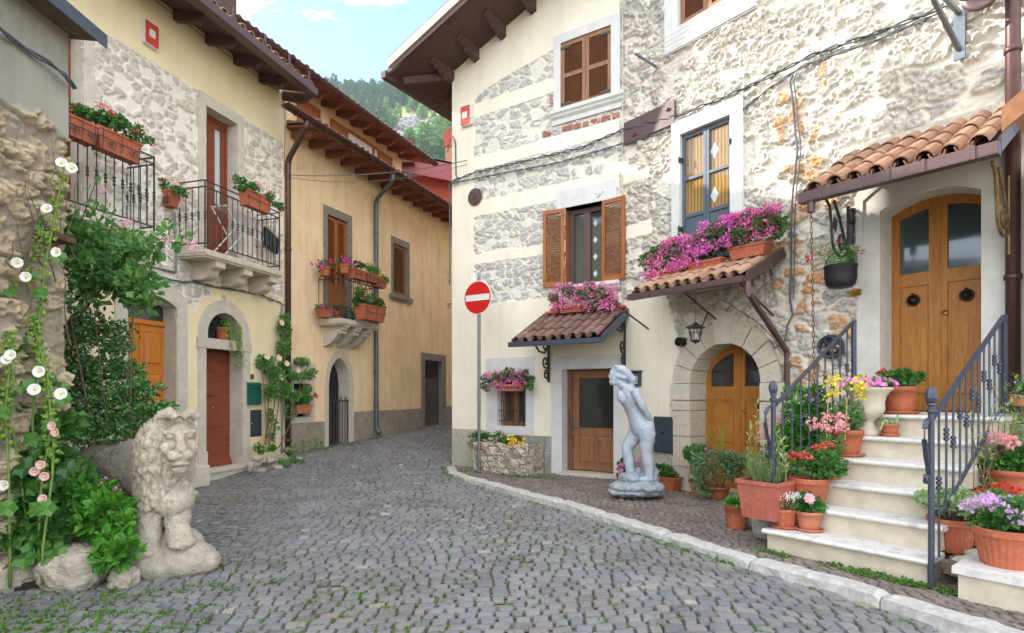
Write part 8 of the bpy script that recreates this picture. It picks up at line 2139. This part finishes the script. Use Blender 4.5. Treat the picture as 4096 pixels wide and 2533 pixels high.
mb=MB();mb.lathe(c,[(0,-.03),(.1,-.02),(.18,.015),(.182,.02),(.1,-.01),(0,-.02)],26,ax=ax,cap=False);mb.build('dish',m['brown'],T,smooth=True)
mb=MB();mb.bar(c-R2.n*.02,c-R2.n*.3,.03,.03);mb.build('arm',m['galv'],T)
# iron hook on the ochre house corner
c=M.P(M.s(1793,.1),.05,M.z(1793,1232,.1));mb=MB();mb.bar(c+Vector((0,0,.12)),c+Vector((0,0,.12))+M.n*.22,.02,.02);mb.tube([c+M.n*(.1+x)+Vector((0,0,.04+y)) for x,y in spiral(.07,.02,1.5,1.2,14)],.008,6);tag(mb.build('iron_hook',m['iron']),'small curled iron hook at the far end of the ochre wall','hook')
# ------------------------------------------------------------------ camera, sun, sky
sc_=bpy.context.scene
cd=bpy.data.cameras.new('camera');cam=bpy.data.objects.new('camera',cd);C.objects.link(cam)
cam.location=(0,0,EYE);cam.rotation_euler=(R(90),0,0);cd.sensor_width=36;cd.lens=F/4096*36;cd.shift_y=(HY-1266.5)/4096;cd.clip_end=3000;cd.clip_start=.05
sc_.camera=cam
SUNAZ=Vector((-.919,.393,0));ELEV=R(SUN_EL)
sd=bpy.data.lights.new('sun','SUN');sd.energy=SUN_E;sd.angle=R(.53);sd.color=(1,.945,.86)
so=bpy.data.objects.new('sun',sd);C.objects.link(so)
tosun=Vector((SUNAZ.x*math.cos(ELEV),SUNAZ.y*math.cos(ELEV),math.sin(ELEV)))
so.rotation_euler=tosun.to_track_quat('Z','Y').to_euler();so.location=(0,0,30)
w=bpy.data.worlds.new('World');sc_.world=w;w.use_nodes=True;nt=w.node_tree;nt.nodes.clear()
N=lambda t,**k:nt.nodes.new(t)
sky=N('ShaderNodeTexSky');sky.sky_type='NISHITA';sky.sun_disc=False;sky.sun_elevation=ELEV;sky.sun_rotation=math.atan2(SUNAZ.x,SUNAZ.y);sky.air_density=1.0;sky.dust_density=.1;sky.ozone_density=2.2
bg=N('ShaderNodeBackground');bg.inputs[1].default_value=SKY_S;out=N('ShaderNodeOutputWorld')
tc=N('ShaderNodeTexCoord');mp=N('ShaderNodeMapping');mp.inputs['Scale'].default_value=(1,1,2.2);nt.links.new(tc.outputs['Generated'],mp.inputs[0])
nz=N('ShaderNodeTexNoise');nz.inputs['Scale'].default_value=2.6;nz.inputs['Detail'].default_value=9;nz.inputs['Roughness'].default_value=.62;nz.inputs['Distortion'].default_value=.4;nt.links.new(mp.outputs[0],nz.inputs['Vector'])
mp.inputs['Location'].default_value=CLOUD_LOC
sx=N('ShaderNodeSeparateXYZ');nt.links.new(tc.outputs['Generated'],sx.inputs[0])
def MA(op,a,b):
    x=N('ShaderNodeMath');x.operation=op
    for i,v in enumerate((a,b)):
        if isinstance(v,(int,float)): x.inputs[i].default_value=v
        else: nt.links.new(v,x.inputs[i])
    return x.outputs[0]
# clouds added unseen behind and above the viewer brighten the shade, alley's end clearer
add=MA('MULTIPLY',MA('ADD',MA('MULTIPLY',sx.outputs[1],-.9),MA('MULTIPLY',sx.outputs[2],.35)),CLOUD_FILL_BIAS)
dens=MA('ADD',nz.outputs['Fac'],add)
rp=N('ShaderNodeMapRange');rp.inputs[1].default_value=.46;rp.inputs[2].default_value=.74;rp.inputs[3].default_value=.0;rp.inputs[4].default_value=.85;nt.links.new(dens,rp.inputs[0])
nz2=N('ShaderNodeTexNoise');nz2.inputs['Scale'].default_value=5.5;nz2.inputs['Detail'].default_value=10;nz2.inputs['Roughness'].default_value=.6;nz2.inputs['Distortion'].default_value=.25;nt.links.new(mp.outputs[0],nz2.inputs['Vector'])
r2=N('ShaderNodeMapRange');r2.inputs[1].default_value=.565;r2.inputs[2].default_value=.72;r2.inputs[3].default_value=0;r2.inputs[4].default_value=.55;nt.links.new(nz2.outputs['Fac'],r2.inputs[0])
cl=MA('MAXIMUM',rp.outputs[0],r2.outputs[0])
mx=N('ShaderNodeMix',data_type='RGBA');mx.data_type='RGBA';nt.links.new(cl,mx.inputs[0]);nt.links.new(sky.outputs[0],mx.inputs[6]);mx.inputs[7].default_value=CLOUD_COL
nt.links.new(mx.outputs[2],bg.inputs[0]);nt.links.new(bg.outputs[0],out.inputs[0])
sc_.view_settings.view_transform='Standard';sc_.view_settings.look='None';sc_.view_settings.exposure=EXPO;sc_.view_settings.gamma=1
sc_.render.engine='CYCLES';sc_.cycles.use_denoising=True;sc_.cycles.max_bounces=6;sc_.cycles.diffuse_bounces=3;sc_.cycles.glossy_bounces=3;sc_.cycles.transparent_max_bounces=6;sc_.cycles.volume_bounces=0
sc_.cycles.sample_clamp_indirect=6
try: sc_.cycles.denoiser='OPENIMAGEDENOISE'
except Exception: pass
